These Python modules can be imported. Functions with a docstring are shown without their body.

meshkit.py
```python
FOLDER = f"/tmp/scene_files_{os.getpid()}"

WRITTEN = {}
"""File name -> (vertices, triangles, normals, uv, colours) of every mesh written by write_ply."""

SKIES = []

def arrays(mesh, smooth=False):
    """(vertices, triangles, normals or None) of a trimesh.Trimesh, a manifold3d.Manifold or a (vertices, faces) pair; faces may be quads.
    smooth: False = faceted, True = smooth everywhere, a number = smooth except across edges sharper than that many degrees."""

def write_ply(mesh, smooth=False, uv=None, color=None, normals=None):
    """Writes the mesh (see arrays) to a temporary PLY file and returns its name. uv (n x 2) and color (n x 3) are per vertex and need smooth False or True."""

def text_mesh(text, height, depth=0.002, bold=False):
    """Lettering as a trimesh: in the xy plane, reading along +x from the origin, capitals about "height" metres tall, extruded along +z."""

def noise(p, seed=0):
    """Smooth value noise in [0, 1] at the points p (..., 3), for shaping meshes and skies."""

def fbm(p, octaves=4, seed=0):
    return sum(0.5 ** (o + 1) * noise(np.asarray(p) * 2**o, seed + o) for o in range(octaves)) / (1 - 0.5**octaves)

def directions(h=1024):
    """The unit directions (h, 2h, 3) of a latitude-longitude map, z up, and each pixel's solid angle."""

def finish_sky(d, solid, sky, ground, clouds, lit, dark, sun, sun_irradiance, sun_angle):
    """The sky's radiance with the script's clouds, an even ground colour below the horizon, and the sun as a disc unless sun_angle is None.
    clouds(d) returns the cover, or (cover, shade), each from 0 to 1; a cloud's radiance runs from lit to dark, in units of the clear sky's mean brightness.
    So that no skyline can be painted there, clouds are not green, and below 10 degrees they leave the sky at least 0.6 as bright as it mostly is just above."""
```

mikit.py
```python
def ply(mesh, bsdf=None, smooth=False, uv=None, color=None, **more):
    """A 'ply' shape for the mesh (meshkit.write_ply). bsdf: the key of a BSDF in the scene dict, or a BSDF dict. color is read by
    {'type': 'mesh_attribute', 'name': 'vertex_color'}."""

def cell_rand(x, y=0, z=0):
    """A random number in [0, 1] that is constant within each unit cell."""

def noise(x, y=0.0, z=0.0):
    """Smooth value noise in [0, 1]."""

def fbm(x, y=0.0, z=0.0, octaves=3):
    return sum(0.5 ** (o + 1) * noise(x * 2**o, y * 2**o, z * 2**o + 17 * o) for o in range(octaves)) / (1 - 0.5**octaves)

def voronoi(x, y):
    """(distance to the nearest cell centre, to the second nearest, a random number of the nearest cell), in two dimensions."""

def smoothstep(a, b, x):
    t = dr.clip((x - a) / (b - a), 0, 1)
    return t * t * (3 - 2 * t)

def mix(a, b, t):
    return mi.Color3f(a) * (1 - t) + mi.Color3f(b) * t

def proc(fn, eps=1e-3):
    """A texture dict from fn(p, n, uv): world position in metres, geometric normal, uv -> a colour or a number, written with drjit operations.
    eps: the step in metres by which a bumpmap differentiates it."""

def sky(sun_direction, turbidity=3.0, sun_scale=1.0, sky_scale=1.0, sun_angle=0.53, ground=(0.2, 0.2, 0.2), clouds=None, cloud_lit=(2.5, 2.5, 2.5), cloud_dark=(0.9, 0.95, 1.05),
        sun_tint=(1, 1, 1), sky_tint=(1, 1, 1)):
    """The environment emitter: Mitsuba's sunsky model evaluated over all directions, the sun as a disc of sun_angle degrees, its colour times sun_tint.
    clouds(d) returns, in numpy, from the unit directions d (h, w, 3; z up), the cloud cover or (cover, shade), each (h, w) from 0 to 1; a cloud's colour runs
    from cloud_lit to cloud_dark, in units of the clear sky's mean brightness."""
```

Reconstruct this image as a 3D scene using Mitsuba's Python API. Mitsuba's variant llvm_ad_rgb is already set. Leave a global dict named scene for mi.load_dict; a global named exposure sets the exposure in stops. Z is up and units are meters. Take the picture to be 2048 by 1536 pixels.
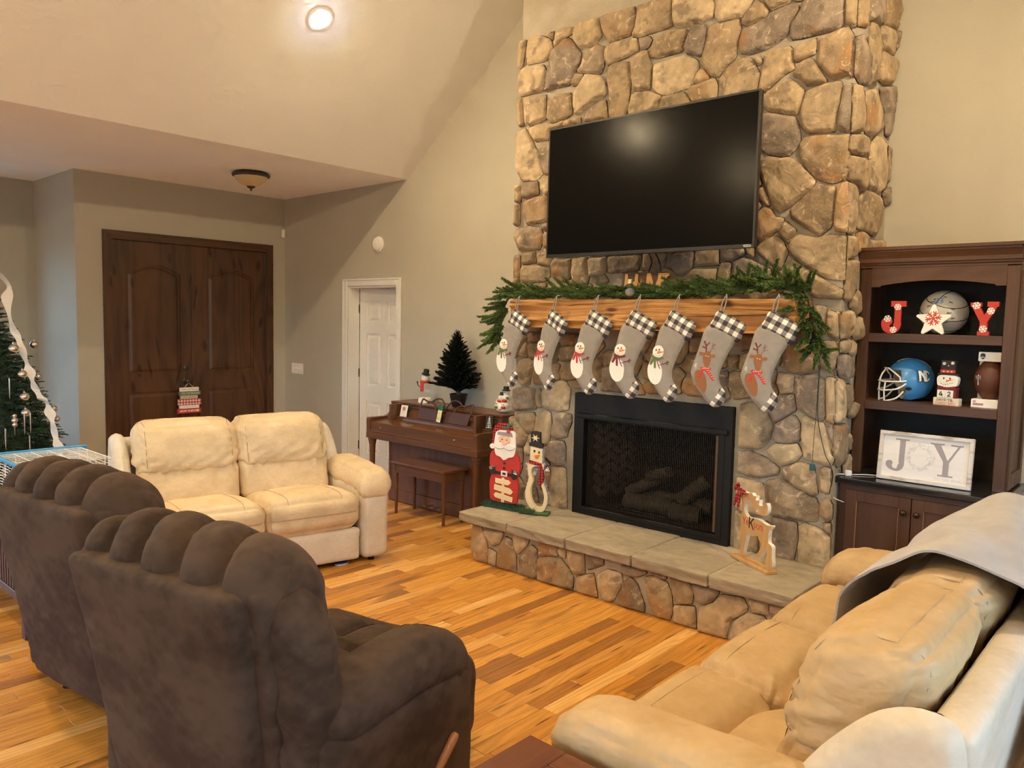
import math, random
import numpy as np, trimesh, shapely
import drjit as dr, mitsuba as mi
import mikit, meshkit
from mikit import proc, noise, fbm, voronoi, smoothstep, mix, cell_rand
from shapely.geometry import Polygon, box as sbox, LineString, Point
from shapely.ops import unary_union
from scipy.spatial import Delaunay
T = mi.ScalarTransform4f
RNG = np.random.default_rng(7)

# ---------------------------------------------------------------- camera, sky, lamps, exposure
scene, labels = {'type': 'scene'}, {}
CAM = np.array([0.0, 0.0, 1.69])
FWD = np.array([-0.6683331, 0.7394753, -0.0806665])
UPV = np.array([-0.0702236, 0.0452373, 0.9965050])
scene['camera'] = {'type': 'perspective', 'fov': 67.17, 'fov_axis': 'x', 'near_clip': 0.05, 'far_clip': 200.0,
                   'to_world': T().look_at(origin=CAM.tolist(), target=(CAM + FWD).tolist(), up=UPV.tolist())}
exposure = 1.32
scene['sky'] = mikit.sky([0.25, 0.85, 0.45], turbidity=4.0, sun_scale=0.0, sky_scale=14., ground=(0.25, 0.27, 0.24), sky_tint=(0.80, 0.98, 1.12))
LAMP = (560., 430., 260.)            # radiance of the recessed bulbs

# ---------------------------------------------------------------- helpers
def name(key):
    if key not in scene and not any(k.startswith(key + '__') for k in scene) and key not in labels: return key
    i = 1
    while True:
        k = f'{key}_{i:03d}'
        if k not in scene and k not in labels: return k
        i += 1
_COUNT = {}
def nm(key):
    n = _COUNT.get(key, -1) + 1
    _COUNT[key] = n
    return key if n == 0 else f'{key}_{n:03d}'
def tag(key, label=None, cat=None, group=None, kind=None):
    d = labels.setdefault(key, {})
    for k, v in (('label', label), ('category', cat), ('group', group), ('kind', kind)):
        if v: d[k] = v
    return key
def thing(n, label, cat, group=None):
    return tag(nm(n), label, cat, group)
def put(n, mesh, mat, smooth=35, label=None, parent=None, uv=None, tw=None, **more):
    """One entry of the scene; n is numbered below its parent."""
    key = nm(f'{parent}__{n}' if parent else n)
    d = mikit.ply(mesh, 'mat_' + mat, smooth=True if uv is not None and smooth else smooth, uv=uv, **more)
    if tw is not None: d['to_world'] = tw
    scene[key] = d
    if label: tag(key, label)
    return key
def puts(n, shape, parent=None, tw=None, label=None):
    key = nm(f'{parent}__{n}' if parent else n)
    scene[key] = {**shape, **({'to_world': tw} if tw is not None else {})}
    if label: tag(key, label)
    return key
def struct(n, mesh, mat, smooth=30, **k):
    return tag(put(n, mesh, mat, smooth, **k), kind='structure')
def cat(ms): return trimesh.util.concatenate([m for m in ms if m is not None])
def bx(x0, x1, y0, y1, z0, z1):
    m = trimesh.creation.box((abs(x1 - x0), abs(y1 - y0), abs(z1 - z0)))
    m.apply_translation(((x0 + x1) / 2, (y0 + y1) / 2, (z0 + z1) / 2)); return m
def bev(x0, x1, y0, y1, z0, z1, r=0.004, n=1):
    """A box with bevelled edges."""
    x0, x1, y0, y1, z0, z1 = min(x0, x1), max(x0, x1), min(y0, y1), max(y0, y1), min(z0, z1), max(z0, z1)
    r = min(r, (x1 - x0) / 2.2, (y1 - y0) / 2.2, (z1 - z0) / 2.2)
    P = []
    for sx, X in ((1, x0), (-1, x1)):
        for sy, Y in ((1, y0), (-1, y1)):
            for sz, Z in ((1, z0), (-1, z1)):
                P += [(X, Y + sy * r, Z + sz * r), (X + sx * r, Y, Z + sz * r), (X + sx * r, Y + sy * r, Z)]
                if n > 1:
                    q = r * (1 - 1 / math.sqrt(3)); P.append((X + sx * q, Y + sy * q, Z + sz * q))
                    q = r * (1 - 1 / math.sqrt(2)); P += [(X + sx * q, Y + sy * q, Z + sz * r), (X + sx * r, Y + sy * q, Z + sz * q), (X + sx * q, Y + sy * r, Z + sz * q)]
    return trimesh.convex.convex_hull(np.array(P))
def cyl(p0, p1, r0, r1=None, n=16, caps=True):
    p0, p1 = np.array(p0, float), np.array(p1, float); r1 = r0 if r1 is None else r1
    return tube([p0, p1], [r0, r1], n)
def tube(P, R, n=10, closed=False):
    P = np.asarray(P, float); m = len(P); R = np.broadcast_to(np.asarray(R, float), (m,))
    t = (np.roll(P, -1, 0) - np.roll(P, 1, 0)) if closed else np.gradient(P, axis=0)
    t /= np.linalg.norm(t, axis=1, keepdims=True) + 1e-12
    a = np.cross(t[0], [0, 0, 1.0] if abs(t[0][2]) < .9 else [1.0, 0, 0]); A = []
    for i in range(m):
        a = a - t[i] * (a @ t[i]); a /= np.linalg.norm(a) + 1e-12; A.append(a)
    A = np.array(A); B = np.cross(t, A); g = np.arange(n) * 2 * np.pi / n
    v = (P[:, None] + R[:, None, None] * (np.cos(g)[None, :, None] * A[:, None] + np.sin(g)[None, :, None] * B[:, None])).reshape(-1, 3)
    f = []
    for i in range(m if closed else m - 1):
        for j in range(n):
            a0, a1 = i * n + j, i * n + (j + 1) % n; b0, b1 = (i + 1) % m * n + j, (i + 1) % m * n + (j + 1) % n
            f += [[a0, a1, b1], [a0, b1, b0]]
    if not closed:
        v = np.vstack([v, P[0], P[-1]]); k = m * n
        for j in range(n):
            f += [[k, (j + 1) % n, j], [k + 1, (m - 1) * n + j, (m - 1) * n + (j + 1) % n]]
    return trimesh.Trimesh(v, f, process=False)
def lathe(prof, n=32, at=(0, 0, 0)):
    """prof: (radius, z) from bottom to top, closed at the axis."""
    P = np.array(prof, float); g = np.arange(n) * 2 * np.pi / n
    v = np.stack([P[:, None, 0] * np.cos(g), P[:, None, 0] * np.sin(g), np.broadcast_to(P[:, None, 1], (len(P), n))], -1).reshape(-1, 3)
    f = []
    for i in range(len(P) - 1):
        for j in range(n):
            a0, a1, b0, b1 = i * n + j, i * n + (j + 1) % n, (i + 1) * n + j, (i + 1) * n + (j + 1) % n
            f += [[a0, a1, b1], [a0, b1, b0]]
    v = np.vstack([v, [0, 0, P[0, 1]], [0, 0, P[-1, 1]]]); k = len(P) * n
    for j in range(n):
        f += [[k, (j + 1) % n, j], [k + 1, (len(P) - 1) * n + j, (len(P) - 1) * n + (j + 1) % n]]
    m = trimesh.Trimesh(v, f, process=False); m.apply_translation(at); return m
def ball(c, r, s=3, sc=(1, 1, 1)):
    m = trimesh.creation.icosphere(subdivisions=s, radius=r); m.apply_scale(sc) if False else None
    m.vertices = m.vertices * np.array(sc); m.apply_translation(c); return m
def extr(poly, d, engine='earcut'):
    gs = [g for g in getattr(poly, 'geoms', [poly]) if g.area > 1e-9]
    return cat([trimesh.creation.extrude_polygon(g, d, engine=engine) for g in gs])
def xf(m, M):
    m = m.copy(); m.apply_transform(M); return m
def frame(o, x, y, z):
    M = np.eye(4); M[:3, 0], M[:3, 1], M[:3, 2], M[:3, 3] = x, y, z, o; return M
def rotz(deg, o=(0, 0, 0)):
    a = math.radians(deg); c, s = math.cos(a), math.sin(a)
    return frame(o, (c, s, 0), (-s, c, 0), (0, 0, 1))
def stand(o, yaw=0, tilt=0):
    """A drawing in (x right, y up) stood upright: its face looks towards -Y turned by yaw; tilt leans the top back."""
    a, b = math.radians(yaw), math.radians(tilt); r = np.array([math.cos(a), math.sin(a), 0]); n = np.array([math.sin(a), -math.cos(a), 0])
    u = np.array([0, 0, 1]) * math.cos(b) - n * math.sin(b); return frame(o, r, u, np.cross(r, u))
def spline(P, n=8, closed=False):
    """Catmull-Rom through the points."""
    P = np.asarray(P, float); m = len(P); out = []
    for i in range(m if closed else m - 1):
        p = [P[(i + k) % m] if closed else P[min(max(i + k, 0), m - 1)] for k in (-1, 0, 1, 2)]
        for t in np.arange(n) / n:
            out.append(.5 * (2 * p[1] + (p[2] - p[0]) * t + (2 * p[0] - 5 * p[1] + 4 * p[2] - p[3]) * t * t + (3 * p[1] - p[0] - 3 * p[2] + p[3]) * t ** 3))
    if not closed: out.append(P[-1])
    return np.array(out)
def smoothpoly(P, n=5): return Polygon(spline(P, n, True)).buffer(0)
_CUBES = {}
def cube(nx, ny, nz):
    k = (nx, ny, nz)
    if k not in _CUBES:
        V, Fc = [], []
        for ax, s in ((0, -1), (0, 1), (1, -1), (1, 1), (2, -1), (2, 1)):
            a, b = [(1, 2), (2, 0), (0, 1)][ax]; na, nb = k[a], k[b]
            u, v = np.meshgrid(np.linspace(-1, 1, na + 1), np.linspace(-1, 1, nb + 1), indexing='ij')
            P = np.zeros((na + 1, nb + 1, 3)); P[..., a], P[..., b], P[..., ax] = u, v, s
            o = sum(len(x) for x in V); V.append(P.reshape(-1, 3))
            i, j = np.meshgrid(np.arange(na), np.arange(nb), indexing='ij'); q = o + i * (nb + 1) + j
            q = np.stack([q, q + nb + 1, q + nb + 2, q + 1], -1).reshape(-1, 4)
            Fc.append(q if s > 0 else q[:, ::-1])
        V, Fc = np.vstack(V), np.vstack(Fc)
        key = np.round(V * 1e5).astype(np.int64); _, first, inv = np.unique(key, axis=0, return_index=True, return_inverse=True)
        Fc = inv.ravel()[Fc]
        _CUBES[k] = (V[first], np.vstack([Fc[:, [0, 1, 2]], Fc[:, [0, 2, 3]]]))
    return _CUBES[k]
def rbox(h, r, n=(16, 16, 8), puff=(0, 0, 0), c=(0, 0, 0)):
    """A soft box: half sizes h, corner radius r, faces puffed out by puff. Returns (vertices, faces, cube coordinates)."""
    C, Fc = cube(*n); h = np.array(h, float); r = min(r, h.min() * .999)
    S = np.sign(C) * (1 - (1 - np.abs(C)) ** 1.35) * .7 + C * .3
    p = S * h; q = np.clip(p, -(h - r), h - r); d = p - q; L = np.linalg.norm(d, axis=1, keepdims=True)
    p = np.where(L > 1e-9, q + d / np.maximum(L, 1e-9) * r, p)
    for ax in range(3):
        a, b = [i for i in range(3) if i != ax]
        w = np.cos(C[:, a] * np.pi / 2) ** .7 * np.cos(C[:, b] * np.pi / 2) ** .7 * np.clip(np.abs(C[:, ax]), 0, 1) ** 2
        p[:, ax] += np.sign(C[:, ax]) * puff[ax] * np.nan_to_num(w)
    return p + np.array(c), Fc, C
def tm(v, f): return trimesh.Trimesh(v, f, process=False)
def disp(m, fn):
    """Moves the vertices along their normals by fn(vertices, normals)."""
    n = m.vertex_normals; m.vertices = m.vertices + n * np.asarray(fn(m.vertices, n))[:, None]; return m
def nz(v, s, seed=0, o=3): return meshkit.fbm(np.asarray(v) * s, o, seed) - .5

def pillow(poly, th, st=.011, flatb=False):
    """A cushion-like body over a polygon in the xy plane."""
    P = [poly.exterior.interpolate(i / 90, normalized=True).coords[0] for i in range(90)]
    x0, y0, x1, y1 = poly.bounds; gx, gy = np.meshgrid(np.arange(x0, x1, st), np.arange(y0, y1, st)); g = np.c_[gx.ravel() + (np.arange(gx.size) % 2) * st * .3, gy.ravel()]
    inn = poly.buffer(-st * .45); g = g[shapely.contains_xy(inn, g[:, 0], g[:, 1])]
    V = np.vstack([P, g]) if len(g) else np.array(P); t = Delaunay(V).simplices; c = V[t].mean(1); t = t[shapely.contains_xy(poly, c[:, 0], c[:, 1])]
    a = V[t]; ar = (a[:, 1, 0] - a[:, 0, 0]) * (a[:, 2, 1] - a[:, 0, 1]) - (a[:, 1, 1] - a[:, 0, 1]) * (a[:, 2, 0] - a[:, 0, 0]); t[ar < 0] = t[ar < 0][:, ::-1]
    d = shapely.distance(poly.exterior, shapely.points(V)); h = th * np.sqrt(np.clip(1 - (1 - np.clip(d / (th * 1.9), 0, 1)) ** 2, 0, 1))
    if flatb: v = np.vstack([np.c_[V, h], np.c_[V, V[:, 0] * 0]]); return tm(v, np.vstack([t, t[:, ::-1] + len(V)]))
    v = np.vstack([np.c_[V, h], np.c_[V, -h]]); return tm(v, np.vstack([t, t[:, ::-1] + len(V)]))

# ---------------------------------------------------------------- materials
def rgb(*c): return {'type': 'rgb', 'value': list(c)}
def mat(key, col, rough=.6, spec=.5, metal=0., bump=None, bs=.001, **more):
    b = {'type': 'principled', 'base_color': proc(col) if callable(col) else rgb(*col), 'roughness': proc(rough) if callable(rough) else rough, 'metallic': metal, **more}
    if not metal: b['specular'] = spec
    if bump: b = {'type': 'bumpmap', 'arbitrary': proc(bump, eps=more.pop('eps', .001)), 'scale': bs, 'bsdf': b}
    scene['mat_' + key] = {'type': 'twosided', 'bsdf': b}
    return key
def wood(base, dark, axis, s=1., knots=0., cont=1.):
    """Grain along the world axis."""
    A = {'x': (0, 1, 2), 'y': (1, 0, 2), 'z': (2, 0, 1)}[axis]
    def fn(p, n, uv):
        q = [p.x, p.y, p.z]; a, b, c = (q[i] * s for i in A)
        w = fbm(a * 1.3 + 5, b * 6, c * 6, 3)
        g = .5 + .5 * dr.sin((b * 55 + c * 47 + w * 16 + fbm(a * .7, b * 3, c * 3, 2) * 30))
        fine = noise(a * 8, b * 260, c * 260)
        k = fbm(a * 2.2, b * 3.5, c * 3.5, 3)
        t = dr.clip((.25 * g + .35 * fine + .75 * k - .22) * cont, 0, 1)
        if knots:
            d1, d2, r = voronoi(a * 2.1 + 3.3 * noise(b * 3, c * 3), (b + c) * 5.)
            t = dr.maximum(t, knots * smoothstep(.24, .05, d1) * dr.select(r > .45, 1., 0.))
        return mix(base, dark, t)
    return fn
# ---------------------------------------------------------------- the room
XL, XA, XS, XR = -8.206, -9.382, -5.99, 1.20       # door wall, alcove wall, edge of the sloped ceiling, right wall
YW, YL, YB = 5.018, 2.736, -3.60                    # fireplace wall, alcove return, wall behind the camera
ZC, SL, XRIDGE = 3.064, 0.807, -2.72
ZR = ZC + SL * (XRIDGE - XS)
def paint(c, s=1.):
    def fn(p, n, uv): return mi.Color3f(*c) * (.975 + .05 * fbm(p.x * 3, p.y * 3, p.z * 3, 2))
    return fn
def stipple(p, n, uv): return fbm(p.x * 130, p.y * 130, p.z * 130, 2)
def knock(p, n, uv): return smoothstep(.48, .6, fbm(p.x * 55, p.y * 55, p.z * 55, 3))
mat('wall_paint', paint((.47, .44, .36)), .75, .3, bump=stipple, bs=.0004)
mat('ceiling_paint', paint((.80, .785, .75)), .85, .2, bump=knock, bs=.0012)
mat('white_trim', (.74, .73, .68), .42)
mat('white_plastic', (.82, .80, .74), .4)
mat('bronze', (.035, .030, .026), .38, metal=0.)
scene['mat_pane'] = {'type': 'thindielectric', 'int_ior': 1.5}
th = .14
# floor base and its planks
struct('floor', bx(XA - th, XR + th, YB - th, YW + 1.6, -.12, -.011), mat('subfloor', (.10, .06, .03), .8))
def plankcol(p, n, uv):
    k = dr.floor(uv.y / 10); v = uv.y - 10 * k; u = uv.x
    r1, r2, r3 = cell_rand(k, 3, 1), cell_rand(k, 7, 2), cell_rand(k, 11, 5)
    w = fbm(u * 14 + k * 3.1, v * 1.6, k, 3)
    g = .5 + .5 * dr.sin(u * 150 + w * 26 + r1 * 9)
    fine = noise(u * 420, v * 9, k)
    c = mix((.60, .295, .058), (.46, .195, .030), r1)
    c = mix(c, (.30, .125, .028), smoothstep(.80, .95, r2))
    c = mix(c, (.68, .39, .12), smoothstep(.22, .05, r2))
    c = c * (.80 + .20 * g + .16 * fine)
    streak = smoothstep(.63, .80, fbm(u * 9 + k, v * 1.2 + r3 * 20, k + 5, 3))
    c = mix(c, (.16, .065, .018), streak * .75 * smoothstep(.3, .7, r3))
    d1, d2, rr = voronoi(u * 16 + k * 2.7, v * 1.5 + r1 * 30)
    return mix(c, (.14, .06, .02), smoothstep(.13, .03, d1) * dr.select(rr > .62, .85, 0.))
mat('plank_wood', plankcol, lambda p, n, uv: .24 + .16 * fbm(p.x * 5, p.y * 5, 0, 2), .5, clearcoat=.25, clearcoat_gloss=.9,
    bump=lambda p, n, uv: noise(uv.x * 160, uv.y * 5, dr.floor(uv.y / 10)), bs=.00018)
PW = .0795
rp = np.random.default_rng(11)
planks = []
for i in range(int((XR - XA) / PW) + 1):
    x0 = XA + i * PW; y = YB - rp.uniform(0, .8)
    while y < YW + 1.6:
        L = rp.choice([.3, .45, .6, .75, .95, 1.25], p=[.12, .2, .24, .2, .14, .1]) * rp.uniform(.85, 1.15)
        planks.append((x0, max(y, YB), min(y + L, YW + 1.6))); y += L
R_ = np.cross(FWD, UPV); R_ /= np.linalg.norm(R_)
def seen(x, y, z=0.):
    d = np.array([x, y, z]) - CAM; zc = d @ FWD
    if zc < .5: return 0
    u, v = (d @ R_) / zc * 1542.3, -(d @ np.cross(R_, FWD)) / zc * 1542.3
    return 1 / zc ** 2 if abs(u) < 1040 and abs(v) < 790 else 0
def plankmesh(x0, y0, y1, k, g=.0007):
    m = bev(x0 + g, x0 + PW - g, y0 + g, y1 - g, -.0108, 0., .0012)
    top = m.vertices; return m, np.stack([top[:, 0] - x0, 10 * k + np.clip(top[:, 1] - y0, 0, 9.9)], 1)
def free(x, y):   # floor that something low does not cover in this view
    return not (y > 3.85 and x > -3.75) and not (x < -4.75 and y > 1.9 and y < 3.3) and not (x > -1.3 and y > 1.5)
score = [(max(seen(x + PW / 2, yy) * (1 if free(x + PW / 2, yy) else .02) for yy in np.linspace(a, b, 4)) * min(b - a, .8), k) for k, (x, a, b) in enumerate(planks)]
best = set(k for s, k in sorted(score, reverse=True)[:298])
rest, ruv, nv = [], [], 0
for k, (x, a, b) in enumerate(planks):
    if b - a < .01: continue
    m, uv = plankmesh(x, a, b, k)
    if k in best: put('plank', m, 'plank_wood', False, parent='floor', uv=uv)
    else: rest.append(m); ruv.append(uv)
tag(put('far_planks', cat(rest), 'plank_wood', False, parent='floor', uv=np.vstack(ruv)), kind='stuff')

def poly_yz(P, x0, x1): return xf(extr(Polygon(P), x1 - x0), frame((x0, 0, 0), (0, 1, 0), (0, 0, 1), (1, 0, 0)))
def poly_xz(P, y0, y1, holes=()): return xf(extr(Polygon(P, holes), y1 - y0), frame((0, y1, 0), (1, 0, 0), (0, 0, 1), (0, -1, 0)))
# fireplace wall with the opening of the white door
DX0, DX1, DZ = -6.95, -6.125, 2.03
def slope(x): return ZC + SL * (x - XS) if x < XRIDGE else ZR - SL * (x - XRIDGE)
wallP = [(XL - th, -.01), (DX0, -.01), (DX0, DZ), (DX1, DZ), (DX1, -.01), (XR, -.01), (XR, slope(XR)), (XRIDGE, ZR), (XS, ZC), (XL - th, ZC)]
struct('wall_back', poly_xz(wallP, YW, YW + th), 'wall_paint')
struct('wall_hall', bx(DX0 - .5, DX1 + .6, YW + 1.3, YW + 1.4, -.01, 2.5), 'wall_paint')
struct('wall_hall_end', cat([bx(DX0 - .6, DX0 - .5, YW + th, YW + 1.4, -.01, 2.5), bx(DX1 + .5, DX1 + .6, YW + th, YW + 1.4, -.01, 2.5)]), 'wall_paint')
struct('ceiling_hall', bx(DX0 - .6, DX1 + .6, YW + th, YW + 1.4, 2.5, 2.56), 'ceiling_paint')
# door wall with the opening of the double door
EY0, EY1, EZ = 2.98, 4.85, 2.515
wl = Polygon([(YL, -.01), (YW, -.01), (YW, ZC), (YL, ZC)]).difference(sbox(EY0 + .05, -.1, EY1 - .05, EZ - .05))
struct('wall_left', xf(extr(wl, th), frame((XL - th, 0, 0), (0, 1, 0), (0, 0, 1), (1, 0, 0))), 'wall_paint')
struct('wall_return', bx(XA, XL - th, YL, YL + th, -.01, ZC), 'wall_paint')
struct('wall_return_corner', bx(XL - th, XL, YL - .0, YL + .002, -.01, ZC), 'wall_paint') if False else None
# alcove wall with its window (out of frame to the left)
def wall_with_windows(n, mk, P, wins, depth):
    W = Polygon(P)
    for a, b, c, d in wins: W = W.difference(sbox(a, b, c, d))
    struct(n, xf(extr(W, depth), mk), 'wall_paint')
    for i, (a, b, c, d) in enumerate(wins):
        k = nm('window')
        fr = [sbox(a, b, a + .06, d), sbox(c - .06, b, c, d), sbox(a, b, c, b + .06), sbox(a, d - .06, c, d), sbox(a, (b + d) / 2 - .025, c, (b + d) / 2 + .025)]
        put('frame', xf(extr(unary_union(fr), .09), mk @ trimesh.transformations.translation_matrix((0, 0, .03))), 'white_trim', parent=k)
        put('pane', xf(tm(np.array([(a, b, .07), (c, b, .07), (c, d, .07), (a, d, .07)]), np.array([[0, 1, 2], [0, 2, 3]])), mk), 'pane', False, parent=k)
        tag(k, kind='structure')
wall_with_windows('wall_alcove', frame((XA - th, 0, 0), (0, 1, 0), (0, 0, 1), (1, 0, 0)), [(YB, -.01), (YL + th, -.01), (YL + th, ZC), (YB, ZC)], [(.75, .5, 2.15, 2.45), (-.9, .5, .3, 2.45), (-3.1, .5, -1.6, 2.35)], th)
gable = [(XA - th, -.01), (XR + th, -.01), (XR + th, slope(XR)), (XRIDGE, ZR), (XS, ZC), (XA - th, ZC)]
wall_with_windows('wall_front', frame((0, YB, 0), (1, 0, 0), (0, 0, 1), (0, -1, 0)), gable, [(-7.6, .5, -6.2, 2.3), (-4.6, .4, -2.9, 2.3), (-2.5, .4, -.8, 2.3)], th)
wall_with_windows('wall_right', frame((XR + th, 0, 0), (0, 1, 0), (0, 0, 1), (-1, 0, 0)) if False else frame((XR, 0, 0), (0, 1, 0), (0, 0, 1), (1, 0, 0)), [(YB, -.01), (YW + th, -.01), (YW + th, slope(XR)), (YB, slope(XR))], [(-2.9, .3, -.6, 2.2), (.6, .3, 3.4, 2.2)], th)
# ceilings
struct('ceiling_flat', bx(XA - th, XS, YB - th, YW + th, ZC, ZC + .12), 'ceiling_paint')
def slab(xa, za, xb, zb): return poly_xz([(xa, za), (xb, zb), (xb, zb + .15), (xa, za + .15)], YB - th, YW + th)
struct('ceiling_slope_left', slab(XS, ZC, XRIDGE, ZR), 'ceiling_paint')
struct('ceiling_slope_right', slab(XRIDGE, ZR, XR + th, slope(XR + th)), 'ceiling_paint')
# baseboards
struct('baseboard_back', cat([bev(XL, DX0 - .085, YW - .016, YW - .0005, 0, .13, .004), bev(DX1 + .085, -3.95, YW - .016, YW - .0005, 0, .13, .004)]), 'white_trim')
struct('baseboard_left', cat([bev(XL + .0005, XL + .016, YL, EY0 - .03, 0, .13, .004), bev(XL + .0005, XL + .016, EY1 + .03, YW - .017, 0, .13, .004)]), 'white_trim')
struct('baseboard_return', bev(XA, XL, YL - .016, YL - .0005, 0, .13, .004), 'white_trim')
struct('baseboard_alcove', bev(XA + .0005, XA + .016, YB, YL - .017, 0, .13, .004), 'white_trim')

# recessed lamps in the slopes
mat('lamp_trim', (.85, .84, .80), .4)
def recessed(x, y, lab):
    left = x < XRIDGE; z = slope(x); n = np.array([SL if left else -SL, 0, -1.]); n /= np.linalg.norm(n)
    t = np.array([0, 1., 0]); M = frame((x, y, z), np.cross(t, n), t, n)
    k = thing('recessed_light', lab, 'light', 'recessed lamps in the sloped ceiling')
    ring = lathe([(.070, -.001), (.098, 0.0), (.098, .006), (.072, .012)], 32)
    put('trim_ring', xf(ring, M), 'lamp_trim', parent=k)
    bulb = lathe([(.058, .001), (.062, .014), (.058, .026), (.038, .036), (.014, .040)], 24)
    put('bulb', xf(bulb, M), 'lamp_trim', True, parent=k, emitter={'type': 'area', 'radiance': rgb(*LAMP)})
recessed(-4.997, 3.349, 'bright recessed lamp glowing in the sloped white ceiling')
for x, y, w in ((-.443, 3.349, 'right slope near the stone chimney'), (-4.997, .5, 'left slope above the recliners'), (-.443, .5, 'right slope above the tan sofa'), (-4.997, -2.3, 'left slope behind the viewer'), (-.443, -2.3, 'right slope behind the viewer')):
    recessed(x, y, 'recessed lamp in the sloped ceiling, ' + w)

# white six-panel door standing ajar in its cased opening
k = tag('door_2', kind='structure')
def casing(x0, x1, z1, y, w=.075, d=.018):
    return [bev(x0 - w, x0, y - d, y, 0, z1 + w, .005), bev(x1, x1 + w, y - d, y, 0, z1 + w, .005), bev(x0, x1, y - d, y, z1, z1 + w, .005),
            bev(x0 - w, x0 - w + .018, y - d - .008, y - d, 0, z1 + w, .004), bev(x1 + w - .018, x1 + w, y - d - .008, y - d, 0, z1 + w, .004), bev(x0 - w, x1 + w, y - d - .008, y - d, z1 + w - .018, z1 + w, .004)]
struct('trim_1', cat(casing(DX0, DX1, DZ, YW - .0005)), 'white_trim')
put('jamb', cat([bx(DX0, DX0 + .016, YW, YW + th, 0, DZ), bx(DX1 - .016, DX1, YW, YW + th, 0, DZ), bx(DX0, DX1, YW, YW + th, DZ - .016, DZ)]), 'white_trim', parent=k)
def panel_door(w, h, panels, d=.035, inset=.007, arch=None):
    """Leaf in (x, z) with raised panels sunk into its -y face. Returns meshes (leaf, list of panels)."""
    P = sbox(0, 0, w, h); holes = []
    for a, b, c, e, ar in panels:
        q = [(a, b), (c, b), (c, e)] + ([(a + (c - a) * t, e + ar * math.sin(math.pi * t)) for t in np.linspace(.95, .05, 15)] if ar else []) + [(a, e)]
        holes.append(Polygon(q))
    leaf = extr(P.difference(unary_union(holes)), d); out = []
    for q in holes:
        base = extr(q, d - .014); ri = q.buffer(-.022, join_style=2); ch = q.buffer(-.05, join_style=2)
        top = loft(ri, ch, d - .014, d - .003); out.append(cat([base, top]))
    return leaf, out
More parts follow.
